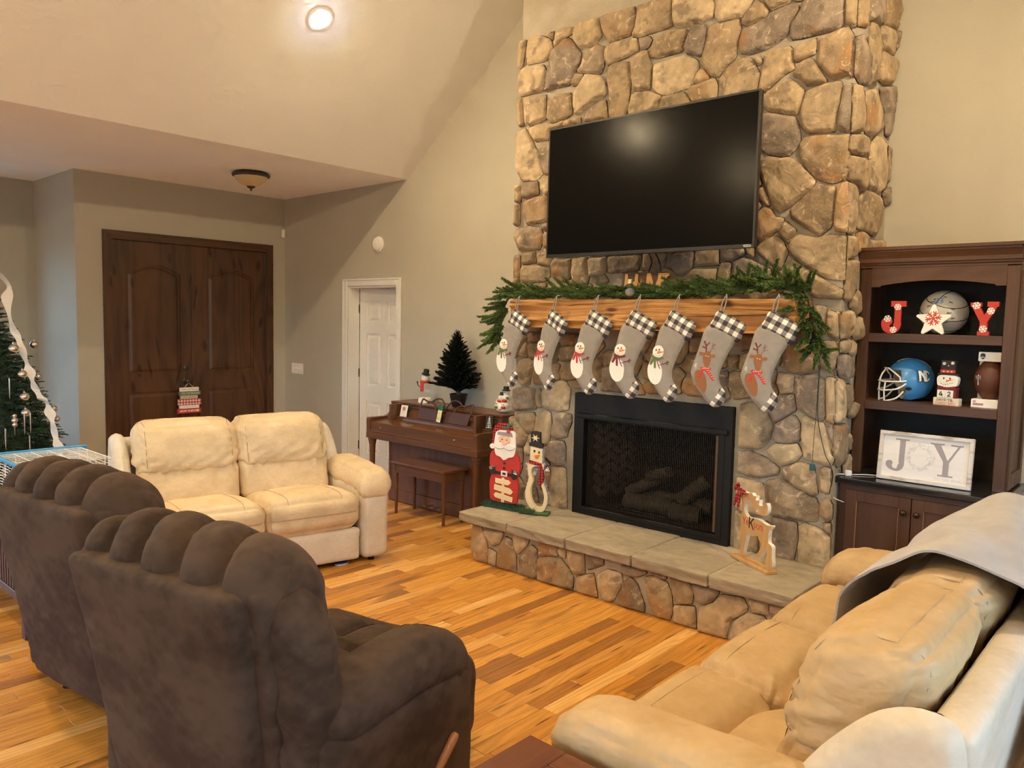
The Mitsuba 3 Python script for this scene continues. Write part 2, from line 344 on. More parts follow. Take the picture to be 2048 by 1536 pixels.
def loft(A, B, z0, z1):
    a, b = np.array(A.exterior.coords)[:-1], np.array(B.exterior.coords)[:-1]
    if len(a) != len(b): return extr(B, z1)
    n = len(a); v = np.vstack([np.c_[a, np.full(n, z0)], np.c_[b, np.full(n, z1)]]); f = []
    for i in range(n): j = (i + 1) % n; f += [[i, j, n + j], [i, n + j, n + i]]
    m = tm(v, np.array(f)); c = extr(B, .0005); c.apply_translation((0, 0, z1 - .0005)); return cat([m, c])
w6, h6 = DX1 - DX0 - .036, DZ - .026
c1, c2, c3, c4 = .11, w6 / 2 - .05, w6 / 2 + .05, w6 - .11
pan = [(a, b, c, e, 0) for (a, c) in ((c1, c2), (c3, c4)) for (b, e) in ((.2, .78), (.95, 1.52), (1.64, 1.87))]
leaf, pans = panel_door(w6, h6, pan)
M = frame((DX0 + .020, YW + th - .003, .008), (1, 0, 0), (0, 0, 1), (0, -1, 0)) 
H = np.eye(4); H[:3, 3] = (DX0 + .020, YW + th + .002, 0); Hi = np.linalg.inv(H)
M = H @ trimesh.transformations.rotation_matrix(math.radians(3), (0, 0, 1)) @ Hi @ frame((DX0 + .022, YW + th + .037, .008), (1, 0, 0), (0, 0, 1), (0, -1, 0))
put('leaf', xf(leaf, M), 'white_trim', False, parent=k)
for q in pans: put('panel', xf(q, M), 'white_trim', False, parent=k)
for z in (.25, 1.05, 1.75): put('hinge', cyl((DX0 + .019, YW + th - .006, z), (DX0 + .019, YW + th - .006, z + .09), .006), 'bronze', parent=k)

# double entry door of knotty wood
mat('alder', wood((.110, .047, .019), (.024, .010, .005), 'z', 1., .9), .38, .5, bump=lambda p, n, uv: noise(p.x * 90, p.y * 90, p.z * 4), bs=.0002)
mat('alder_x', wood((.105, .044, .019), (.024, .010, .006), 'y', 1., .8), .38)
k = tag('door_1', kind='structure')
Mx = frame((XL, 0, 0), (0, 1, 0), (0, 0, 1), (1, 0, 0))
cz, cw = EZ, .085
A = lambda P, d, x: xf(extr(Polygon(P), d), frame((XL + x, 0, 0), (0, 1, 0), (0, 0, 1), (1, 0, 0)))
struct('trim_2', cat([A([(EY0, 0), (EY0 + cw, 0), (EY0 + cw, cz - cw), (EY0, cz)], .022, .0005), A([(EY1, 0), (EY1 - cw, 0), (EY1 - cw, cz - cw), (EY1, cz)], .022, .0005)]), 'alder', False)
struct('trim_3', A([(EY0, cz), (EY0 + cw, cz - cw), (EY1 - cw, cz - cw), (EY1, cz)], .022, .0005), 'alder_x', False)
put('jamb', cat([bx(XL - th, XL, EY0 + .05, EY0 + .075, 0, EZ - .05), bx(XL - th, XL, EY1 - .075, EY1 - .05, 0, EZ - .05), bx(XL - th, XL, EY0 + .05, EY1 - .05, EZ - .075, EZ - .05)]), 'alder', False, parent=k)
ym = (EY0 + EY1) / 2; lw = ym - (EY0 + .08)
for i in (0, 1):
    lf = put('leaf' , None if False else xf(panel_door(lw - .006, EZ - .09, [(.15, 1.05, lw - .15, 2.10, .09), (.15, .22, lw - .15, .86, 0)], .04)[0], frame((XL - .06, EY0 + .083 + i * lw, .01), (0, 1, 0), (0, 0, 1), (1, 0, 0))), 'alder', False, parent=k)
    for q in panel_door(lw - .006, EZ - .09, [(.15, 1.05, lw - .15, 2.10, .09), (.15, .22, lw - .15, .86, 0)], .04)[1]:
        put('panel', xf(q, frame((XL - .06, EY0 + .083 + i * lw, .01), (0, 1, 0), (0, 0, 1), (1, 0, 0))), 'alder', False, parent=lf)
put('astragal', bev(XL - .021, XL - .008, ym - .03, ym + .012, .01, EZ - .085, .004), 'alder', parent=k)
KY = 3.815
put('knob', cat([xf(lathe([(.032, 0), (.032, .006), (.012, .01), (.011, .035), (.028, .045), (.031, .06), (.024, .074), (.006, .078)], 24), frame((XL - .02, KY, .975), (0, 1, 0), (0, 0, 1), (1, 0, 0)))]), 'bronze', True, parent=k)
put('deadbolt', cat([xf(lathe([(.030, 0), (.030, .012), (.018, .018)], 24), frame((XL - .02, KY, 1.11), (0, 1, 0), (0, 0, 1), (1, 0, 0))), bev(XL - .005, XL + .02, KY - .006, KY + .006, 1.095, 1.125, .003)]), 'bronze', 40, parent=k)
STONES = {
'F': '''-1715,1854 -1707,1875 -1617,1875 -1596,1812 -1623,1788 -1683,1786 -1714,1823
-1600,1860 -1595,1875 -1467,1875 -1459,1842 -1466,1811 -1482,1787 -1563,1782 -1590,1824
-1471,1782 -1474,1788 -1462,1809 -1455,1841 -1455,1874 -1332,1873 -1324,1779 -1442,1774
-1971,1840 -1964,1875 -1933,1872 -1951,1776 -1971,1781
-1925,1784 -1936,1822 -1928,1869 -1922,1874 -1869,1875 -1819,1849 -1808,1820 -1825,1784 -1853,1779
-1841,1866 -1844,1871 -1840,1875 -1806,1874 -1803,1847 -1812,1846 -1818,1854
-1798,1818 -1804,1823 -1796,1874 -1754,1875 -1718,1867 -1722,1848 -1760,1838
-1834,1670 -1840,1676 -1821,1781 -1807,1811 -1781,1819 -1757,1834 -1741,1838 -1731,1833 -1680,1772 -1685,1746 -1727,1674 -1812,1677
-1688,1709 -1691,1716 -1676,1733 -1670,1752 -1651,1773 -1615,1787 -1580,1772 -1586,1753 -1582,1709 -1594,1687
-1575,1769 -1559,1777 -1532,1779 -1459,1774 -1453,1770 -1444,1734 -1487,1721 -1568,1710 -1580,1732 -1582,1752
-1445,1763 -1441,1769 -1406,1767 -1395,1753 -1409,1733 -1435,1729
-1971,1701 -1970,1739 -1961,1769 -1929,1778 -1850,1767 -1836,1746 -1843,1684 -1859,1676 -1955,1674
-1713,1668 -1717,1675 -1702,1709 -1668,1699 -1686,1668
-1706,1599 -1704,1638 -1660,1698 -1598,1682 -1574,1654 -1569,1618 -1573,1613 -1661,1581 -1691,1565 -1696,1568
-1566,1667 -1561,1700 -1550,1709 -1532,1712 -1479,1702 -1472,1674 -1475,1597 -1488,1515 -1557,1527 -1555,1618
-1472,1704 -1448,1717 -1420,1726 -1415,1724 -1394,1672 -1399,1601 -1459,1607 -1468,1646
-1472,1526 -1477,1549 -1468,1593 -1448,1600 -1399,1595 -1356,1572 -1364,1540 -1422,1519
-1655,1540 -1659,1546 -1653,1563 -1617,1586 -1573,1596 -1569,1593 -1562,1546 -1564,1532
-1408,1721 -1386,1753 -1336,1771 -1278,1761 -1263,1747 -1286,1695 -1373,1693 -1400,1701
-1388,1605 -1384,1670 -1380,1674 -1272,1684 -1229,1656 -1223,1635 -1237,1616 -1241,1590 -1263,1579 -1328,1571 -1354,1577 -1374,1588
-1269,1688 -1276,1704 -1248,1766 -1210,1758 -1205,1735 -1210,1691 -1219,1668 -1225,1667
-1214,1643 -1214,1668 -1206,1691 -1200,1738 -1190,1754 -1149,1748 -1097,1749 -1090,1716 -1102,1677 -1104,1637 -1133,1620 -1158,1593 -1183,1600
-1326,1867 -1320,1872 -1199,1841 -1179,1805 -1183,1775 -1223,1767 -1245,1772 -1257,1765 -1310,1773 -1319,1797
-1180,1831 -1174,1835 -1057,1805 -1053,1799 -1070,1768 -1089,1751 -1100,1755 -1165,1756 -1178,1776 -1175,1805 -1181,1818
-1088,1745 -1067,1765 -1058,1780 -1042,1785 -1021,1771 -1007,1747 -1013,1732 -1071,1722 -1088,1731
-1027,1789 -1021,1795 -940,1774 -937,1769 -947,1758 -999,1747
-1096,1678 -1087,1710 -1081,1715 -1012,1728 -1000,1742 -947,1750 -917,1742 -942,1701 -946,1674 -975,1655 -1014,1643 -1062,1639 -1088,1649
-1231,1587 -1236,1592 -1233,1613 -1219,1629 -1206,1624 -1187,1598 -1191,1592
-1255,1555 -1258,1575 -1241,1584 -1230,1582 -1173,1592 -1166,1589 -1158,1566 -1159,1535 -1164,1531 -1239,1529
-1151,1527 -1155,1532 -1154,1587 -1141,1603 -1095,1633 -1054,1628 -1025,1576 -1034,1529 -1090,1525
-1029,1629 -1020,1612 -1031,1601 -1045,1622
-1005,1523 -1028,1521 -1029,1529 -1012,1621 -996,1639 -940,1637 -928,1620 -928,1586 -922,1572 -957,1559
-1361,1505 -1366,1509 -1365,1533 -1347,1567 -1271,1569 -1261,1559 -1244,1525 -1244,1512 -1249,1508
-936,1654 -941,1672 -938,1699 -913,1725 -898,1762 -794,1735 -790,1704 -793,1664 -805,1653 -906,1650
-926,1628 -866,1643 -867,1601 -919,1589 -923,1594
-858,1569 -855,1639 -798,1652 -779,1651 -765,1626 -770,1528 -814,1521
-924,1551 -926,1557 -913,1577 -898,1588 -876,1591 -831,1520 -835,1516 -885,1517 -903,1540
-1017,1505 -995,1522 -934,1545 -913,1529 -892,1505 -900,1455 -911,1443 -997,1467 -1012,1487
-788,1729 -782,1734 -760,1726 -759,1656 -762,1651 -788,1663
-897,1411 -898,1449 -886,1503 -830,1514 -790,1512 -789,1474 -802,1381 -878,1388
-789,1382 -794,1401 -784,1497 -766,1503 -763,1498 -760,1419 -763,1378 -769,1374
-1030,1456 -1026,1461 -994,1462 -915,1438 -905,1416 -895,1372 -909,1348 -926,1333 -948,1332 -990,1344 -1025,1371
-896,1330 -898,1357 -887,1377 -857,1378 -761,1369 -758,1255 -791,1242 -810,1244 -846,1259 -880,1296
-1013,1299 -1010,1328 -988,1337 -949,1327 -927,1327 -900,1309 -846,1250 -859,1233 -916,1190 -945,1174 -966,1188
-916,1177 -849,1238 -832,1244 -793,1232 -791,1169 -798,1123 -829,1101 -911,1156
-1019,1240 -1004,1253 -998,1252 -976,1201 -977,1196 -985,1195 -1015,1225
-1032,1271 -1025,1295 -1019,1297 -1004,1260 -1020,1250
-787,1113 -790,1142 -786,1228 -764,1243 -759,1239 -754,1189 -754,1110 -759,1106
-1018,1172 -993,1192 -971,1185 -959,1162 -935,1159 -931,1153 -943,1128 -999,1093 -1015,1113
-945,1115 -946,1121 -926,1148 -895,1121 -916,1085
-1011,1074 -1001,1087 -976,1104 -951,1108 -933,1093 -915,1059 -935,1012 -941,1011 -964,1027 -1009,1064
-914,1078 -900,1099 -887,1108 -837,1095 -791,1104 -756,1097 -754,977 -801,983 -837,1000 -909,1053
-926,987 -926,1018 -900,1038 -839,996 -758,951 -758,930 -763,927 -829,931
-794,891 -788,895 -766,886 -758,822 -761,817 -790,828 -795,852
-833,906 -828,910 -799,904 -798,842 -805,827 -831,838
-812,776 -806,810 -768,811 -760,788 -765,738 -780,727 -804,740
-874,701 -843,715 -808,713 -792,697 -793,664 -786,600 -794,585 -823,592 -867,620
-790,705 -785,710 -767,709 -764,705 -756,611 -762,580 -785,588 -782,600
-929,685 -924,715 -879,706 -884,660 -914,654
-946,595 -943,621 -919,649 -877,654 -870,609 -928,567 -933,569
-917,733 -912,787 -887,804 -833,802 -816,780 -809,737 -812,725 -858,714 -889,716
-1005,621 -972,614 -950,586 -936,557 -944,515 -965,491 -981,483 -1038,480 -1038,613
-936,527 -929,562 -886,591 -872,594 -856,573 -855,521 -891,510 -922,511
-950,479 -949,485 -923,506 -891,506 -859,514 -844,486 -860,463 -905,443
-849,591 -843,595 -788,578 -755,481 -763,462 -839,473 -850,533
-1038,467 -1001,474 -948,459 -910,436 -913,417 -968,398 -1005,398 -1038,406
-904,435 -857,459 -843,462 -810,455 -795,380 -810,370 -859,389 -898,411
-795,450 -776,458 -762,454 -759,433 -766,382 -788,389
-1038,391 -955,382 -948,327 -955,288 -1004,282 -1038,295
-948,389 -945,393 -906,406 -813,366 -800,366 -789,347 -793,300 -831,294 -930,293
-785,321 -785,358 -767,370 -754,355 -754,314 -763,304
-781,565 -777,570 -760,571 -757,525 -767,527
-1038,290 -994,278 -967,263 -962,172 -1013,150 -1038,156
-932,227 -923,287 -850,285 -844,238 -856,165 -914,166
-829,159 -834,163 -843,213 -840,238 -844,277 -824,289 -777,278 -755,256 -754,193 -765,159
-776,294 -773,299 -755,300 -755,272 -764,272 -773,281
-1943,639 -1929,699 -1906,709 -1865,701 -1864,678 -1877,645 -1882,611 -1919,605
-1888,757 -1884,762 -1840,766 -1800,755 -1796,750 -1810,715 -1876,709 -1880,713
-1925,707 -1930,711 -1928,742 -1908,769 -1903,771 -1892,761 -1894,716
-1892,783 -1883,805 -1831,804 -1827,800 -1841,773 -1883,767
-1749,725 -1733,759 -1646,765 -1642,761 -1635,720 -1639,715 -1730,708
-1729,764 -1733,770 -1717,809 -1618,807 -1614,804 -1632,767
-1738,663 -1732,685 -1715,699 -1667,708 -1653,706 -1654,647 -1721,638
-1960,556 -1954,592 -1895,603 -1854,595 -1845,523 -1951,505
-1846,590 -1832,600 -1826,597 -1820,534 -1824,530 -1840,530
-1819,589 -1787,623 -1729,636 -1707,634 -1686,607 -1693,534 -1742,524 -1813,533
-1863,657 -1854,702 -1824,704 -1800,626 -1828,614 -1853,615
-1680,632 -1672,639 -1643,648 -1605,615 -1675,615
-1552,615 -1547,651 -1551,692 -1517,700 -1488,691 -1471,642 -1472,615
-1553,741 -1550,747 -1525,755 -1479,745 -1476,740 -1492,703 -1539,700 -1544,704
-1950,481 -1949,489 -1912,503 -1855,508 -1844,491 -1853,437 -1886,427
-1971,479 -1965,484 -1944,471 -1882,420 -1903,378 -1939,375 -1948,421 -1971,443
-1851,431 -1841,498 -1833,512 -1797,525 -1775,516 -1769,474 -1781,398 -1835,381 -1848,413
-1768,431 -1767,456 -1752,513 -1726,522 -1678,517 -1678,487 -1691,463 -1697,435 -1748,421
-1813,361 -1814,373 -1801,387 -1779,395 -1774,409 -1767,414 -1709,418 -1702,398 -1702,333 -1739,325
-1814,342 -1807,346 -1774,327 -1773,321 -1810,310
-1829,254 -1819,297 -1774,308 -1766,279 -1776,238 -1809,225
-1778,179 -1776,231 -1762,278 -1764,318 -1698,323 -1688,192 -1690,162 -1737,160
-1847,359 -1843,364 -1820,366 -1820,311 -1841,311
-1891,179 -1888,209 -1840,228 -1835,226 -1822,171 -1857,155
-1888,292 -1884,297 -1853,296 -1852,245 -1883,242
-1935,364 -1932,369 -1920,370 -1906,367 -1906,312 -1925,307 -1930,310
-1817,216 -1814,221 -1800,222 -1788,218 -1784,167 -1803,154 -1809,158
-1379,737 -1379,743 -1343,804 -1303,814 -1323,745 -1347,715 -1354,714
-1384,670 -1383,727 -1373,725 -1355,709 -1336,708 -1348,660
-1379,632 -1378,656 -1373,659 -1338,654 -1299,631 -1303,626 -1360,618
-1241,709 -1243,715 -1223,752 -1169,759 -1181,707 -1204,688
-1239,642 -1232,676 -1191,687 -1145,632 -1150,627 -1220,625
-1211,760 -1216,765 -1213,808 -1156,815 -1161,767
-1078,705 -1073,709 -1029,707 -1005,636 -1062,625 -1080,663
-1043,717 -1048,722 -1042,763 -998,777 -996,772 -1014,718
-1084,751 -1080,756 -1051,758 -1054,718 -1081,717
-1052,816 -1048,821 -985,822 -983,817 -988,786 -1044,772
-1693,1068 -1689,1072 -1631,1073 -1618,1008 -1629,974 -1673,976 -1695,1009
-1621,1064 -1616,1069 -1547,1071 -1549,1022 -1610,1003
-1540,1067 -1535,1072 -1412,1074 -1407,1069 -1419,1022 -1534,1015 -1540,1019
-1597,994 -1584,1008 -1556,1014 -1536,990 -1555,978 -1587,978
-1400,1069 -1396,1074 -1317,1075 -1315,1070 -1321,1031 -1393,1022
-1302,1049 -1295,1072 -1221,1076 -1216,1072 -1219,1027 -1247,998 -1283,1013
-1212,1071 -1207,1076 -1133,1079 -1129,1031 -1212,1029
-1126,1074 -1121,1079 -1052,1080 -1044,1060 -1089,1041 -1121,1046 -1125,1050
-1232,977 -1236,984 -1219,1020 -1134,1019 -1139,981
-1127,976 -1132,981 -1129,1022 -1123,1035 -1106,1039 -1090,1036 -1090,982
-1081,1036 -1045,1052 -965,1013 -962,961 -1075,956
-1043,1074 -1039,1080 -1019,1078 -1017,1051 -1023,1050 -1038,1060
-1942,1664 -1936,1669 -1834,1659 -1831,1575 -1906,1558 -1931,1572
-1969,1665 -1964,1670 -1946,1666 -1938,1573 -1941,1568 -1959,1566 -1963,1570
-1826,1576 -1825,1634 -1783,1651 -1722,1647 -1713,1572 -1747,1561 -1802,1555
-1912,1547 -1908,1553 -1874,1560 -1818,1560 -1802,1550 -1753,1556 -1748,1551 -1758,1537 -1812,1533 -1816,1503 -1821,1499 -1877,1501 -1907,1534
-1746,1532 -1750,1538 -1742,1556 -1711,1555 -1714,1531
-1706,1553 -1701,1558 -1675,1555 -1673,1531 -1705,1532
-1971,1414 -1971,1492 -1966,1547 -1930,1556 -1907,1526 -1885,1486 -1855,1451 -1841,1383 -1871,1363 -1942,1366
-1859,1490 -1855,1495 -1815,1494 -1787,1464 -1786,1376 -1833,1378
-1937,1307 -1940,1312 -1936,1359 -1863,1357 -1856,1312 -1899,1299
-1851,1330 -1847,1360 -1819,1371 -1806,1370 -1783,1360 -1785,1314 -1823,1301
-1971,1350 -1966,1354 -1944,1351 -1945,1291 -1948,1286 -1970,1290
-1971,1278 -1966,1282 -1951,1281 -1948,1277 -1948,1208 -1966,1202 -1971,1206
-1930,1284 -1927,1288 -1875,1301 -1831,1301 -1821,1296 -1805,1250 -1807,1211 -1909,1203 -1929,1240
-1969,1157 -1965,1191 -1895,1198 -1842,1188 -1828,1155 -1846,1110 -1946,1110
-1821,1115 -1825,1119 -1822,1168 -1779,1178 -1776,1113
-1931,1095 -1926,1099 -1870,1103 -1863,1064 -1927,1058
-1859,1092 -1855,1097 -1798,1104 -1785,1074 -1795,1049 -1853,1057
-1935,1046 -1916,1053 -1861,1058 -1852,1052 -1797,1041 -1794,1013 -1819,994 -1930,992 -1934,996
-1964,989 -1971,993 -1971,1088 -1967,1092 -1946,1093 -1942,1088 -1942,999
-1788,1010 -1787,1057 -1780,1071 -1701,1070 -1701,1002 -1755,984
-799,1797 -818,1766 -890,1772 -907,1824 -872,1870 -832,1873
-1062,1823 -1062,1816 -1068,1814 -1142,1833 -1146,1840 -1118,1865 -1093,1864 -1080,1858
-808,1758 -790,1789 -760,1796 -755,1793 -756,1736 -801,1746
-1209,1864 -1211,1870 -1206,1875 -1137,1875 -1131,1870 -1165,1839 -1178,1842
-1013,1802 -1039,1800 -1068,1862 -1043,1875 -1005,1875 -983,1868 -972,1838
-786,1800 -792,1804 -817,1871 -812,1875 -757,1875 -754,1869 -754,1809
-914,1753 -933,1758 -930,1771 -935,1779 -998,1798 -996,1805 -965,1832 -916,1819 -903,1769
-972,1867 -966,1875 -891,1875 -886,1869 -917,1830 -961,1842
-1771,707 -1784,722 -1781,756 -1759,771 -1744,769 -1740,761 -1756,729 -1748,709 -1753,706
-1162,756 -1153,768 -1145,820 -1131,825 -1088,795 -1087,761 -1092,721 -1166,699 -1174,709
-1296,806 -1257,826 -1222,802 -1223,761 -1246,725 -1284,713 -1315,743
-1714,930 -1731,977 -1715,991 -1695,996 -1671,967 -1628,967 -1614,982 -1603,973 -1629,932 -1692,920
-1480,709 -1469,742 -1473,749 -1485,754 -1485,761 -1447,785 -1386,738 -1392,715 -1413,672 -1465,670
-1646,702 -1643,708 -1628,713 -1603,701 -1597,666 -1629,649 -1642,655
-1384,751 -1439,796 -1426,851 -1391,867 -1340,818
-1140,613 -1146,618 -1140,637 -1165,666 -1163,687 -1088,711 -1084,706 -1086,662 -1074,630 -1094,613
-1467,652 -1463,660 -1410,663 -1388,640 -1377,616 -1382,613 -1461,613 -1465,617
-1962,707 -1971,712 -1971,809 -1939,821 -1901,791 -1899,782 -1912,774 -1933,746 -1937,720
-1045,939 -1047,946 -1042,950 -959,955 -954,963 -956,1003 -952,1008 -936,1002 -933,986 -921,975 -922,950 -1008,915
-1554,648 -1563,644 -1585,665 -1592,699 -1563,730 -1557,727 -1551,704 -1558,690
-1634,754 -1623,766 -1608,798 -1608,813 -1595,827 -1572,821 -1543,769 -1599,710 -1628,724
-1360,977 -1330,1021 -1313,1029 -1300,1026 -1286,1008 -1244,990 -1238,973 -1217,970 -1214,944 -1259,908 -1348,936
-1772,692 -1766,698 -1738,693 -1745,665 -1736,647 -1739,641 -1767,634 -1773,637
-925,738 -932,732 -959,744 -970,809 -899,835 -883,815 -918,790
-1950,945 -1921,909 -1942,833 -1966,824 -1971,829 -1971,938 -1967,943
-1815,701 -1811,708 -1793,713 -1781,702 -1783,638 -1787,633 -1795,636
-1261,624 -1288,650 -1280,702 -1253,712 -1228,689 -1240,675 -1247,646 -1242,630
-1368,987 -1440,1007 -1438,1013 -1417,1016 -1407,1023 -1393,1015 -1355,1019 -1349,1014
-1335,660 -1338,666 -1329,705 -1335,719 -1320,733 -1290,705 -1297,652 -1309,647
-1938,948 -1926,985 -1815,988 -1809,984 -1847,913 -1912,917
-1206,965 -1200,972 -1139,974 -1127,969 -1090,973 -1085,969 -1078,947 -1137,908 -1202,943
-998,636 -1015,696 -963,733 -934,723 -936,685 -924,653 -954,619 -991,625
-1884,812 -1901,803 -1932,830 -1913,904 -1907,907 -1845,903 -1820,871 -1838,815 -1843,811
-845,914 -839,909 -837,835 -811,818 -819,802 -833,808 -863,811 -892,842 -878,910
-953,267 -940,271 -934,267 -939,227 -929,193 -934,187 -952,187 -957,192 -960,253
-1351,1275 -1318,1268 -1308,1243 -1370,1152 -1376,1149 -1438,1183 -1441,1198 -1417,1247
-1570,1465 -1622,1435 -1674,1465 -1664,1522 -1644,1532 -1603,1527 -1568,1471
-1301,1075 -1319,1082 -1376,1081 -1381,1088 -1367,1121 -1361,1124 -1271,1087 -1274,1080
-1659,1276 -1665,1277 -1680,1293 -1672,1346 -1618,1366 -1590,1344 -1590,1309
-1133,1086 -1256,1081 -1262,1091 -1210,1158 -1118,1109 -1118,1097
-1107,1095 -1108,1113 -1061,1164 -1025,1157 -1022,1112 -1009,1093 -1012,1085 -1098,1086
-1406,1447 -1373,1485 -1305,1469 -1292,1434 -1322,1391 -1392,1397 -1397,1401
-1418,1448 -1414,1444 -1408,1394 -1500,1375 -1508,1379 -1518,1454 -1516,1460 -1496,1472
-1028,1170 -1059,1178 -1071,1224 -1036,1260 -1026,1245 -1022,1223 -1001,1198
-1664,1243 -1706,1177 -1729,1178 -1773,1242 -1755,1277 -1689,1286 -1668,1267
-1204,1167 -1211,1201 -1154,1261 -1081,1222 -1067,1174 -1116,1120
-1290,1309 -1202,1335 -1165,1307 -1161,1270 -1215,1210 -1221,1208 -1299,1247 -1308,1273
-1623,1380 -1627,1374 -1677,1358 -1715,1389 -1710,1437 -1679,1455 -1626,1427
-1835,1191 -1833,1200 -1804,1204 -1798,1232 -1783,1236 -1738,1172 -1765,1144 -1769,1148 -1770,1176 -1775,1184 -1784,1185 -1825,1175
-1489,1505 -1475,1520 -1423,1512 -1391,1522 -1386,1518 -1383,1493 -1415,1457 -1490,1480
-1448,1310 -1484,1319 -1495,1366 -1408,1382 -1410,1343
-1688,1299 -1694,1294 -1755,1287 -1776,1336 -1775,1350 -1719,1380 -1681,1348
-1266,1102 -1273,1100 -1366,1139 -1300,1235 -1221,1196 -1217,1166
-1652,1242 -1656,1267 -1589,1298 -1584,1296 -1555,1260 -1580,1216
-1129,1447 -1104,1412 -1118,1348 -1161,1317 -1198,1345 -1205,1415 -1173,1447
-1532,1457 -1527,1452 -1519,1381 -1586,1353 -1614,1375 -1613,1425 -1560,1461
-1427,1253 -1444,1213 -1451,1210 -1512,1267 -1487,1304 -1481,1306 -1450,1299
-1775,1101 -1767,1122 -1730,1166 -1703,1168 -1655,1126 -1649,1086 -1654,1081 -1696,1077 -1766,1078 -1771,1082
-1039,1403 -1034,1399 -1032,1371 -1024,1360 -1027,1326 -1106,1347 -1094,1407
-1397,1382 -1391,1388 -1322,1380 -1298,1316 -1315,1280 -1348,1285 -1397,1343
-1218,1414 -1214,1409 -1209,1345 -1290,1323 -1314,1384 -1286,1425
-1401,1079 -1512,1079 -1516,1085 -1508,1133 -1447,1174 -1441,1174 -1375,1136 -1373,1130 -1392,1084
-1408,1332 -1400,1332 -1362,1284 -1365,1279 -1416,1258 -1440,1302
-1585,1517 -1585,1524 -1580,1526 -1502,1510 -1498,1504 -1502,1481 -1525,1465 -1556,1471
-1509,1368 -1492,1312 -1522,1270 -1546,1266 -1580,1306 -1580,1342 -1517,1370
-1646,1137 -1653,1137 -1692,1174 -1655,1233 -1583,1206 -1578,1189
-1540,1077 -1599,1076 -1636,1083 -1644,1126 -1577,1175 -1571,1176 -1518,1134 -1525,1082
-1452,1198 -1452,1182 -1513,1144 -1568,1185 -1572,1208 -1546,1255 -1523,1260
-1116,1337 -1024,1310 -1039,1275 -1077,1233 -1152,1272 -1154,1308
-1199,1515 -1194,1524 -1108,1519 -1099,1496 -1126,1457 -1170,1457
-1093,1488 -1021,1491 -1012,1472 -1036,1461 -1037,1414 -1097,1420 -1116,1452
-1779,1365 -1780,1458 -1773,1464 -1723,1439 -1721,1434 -1726,1390 -1772,1363
-1812,1292 -1808,1299 -1780,1309 -1774,1306 -1764,1280 -1783,1246 -1798,1247
-1758,1531 -1747,1525 -1708,1526 -1677,1521 -1685,1464 -1717,1446 -1784,1480 -1786,1525
-1280,1498 -1245,1502 -1235,1522 -1214,1523 -1183,1452 -1212,1422 -1281,1437 -1295,1472
-1965,150 -1971,156 -1971,250 -1966,253 -1917,254 -1888,222 -1896,208 -1899,181 -1877,161 -1877,154 -1882,150
-1954,377 -1947,376 -1941,367 -1935,306 -1928,301 -1911,303 -1906,299 -1921,263 -1966,263 -1971,267 -1971,365
-1899,368 -1874,422 -1858,425 -1841,376 -1852,364 -1854,350 -1884,343 -1898,356''',
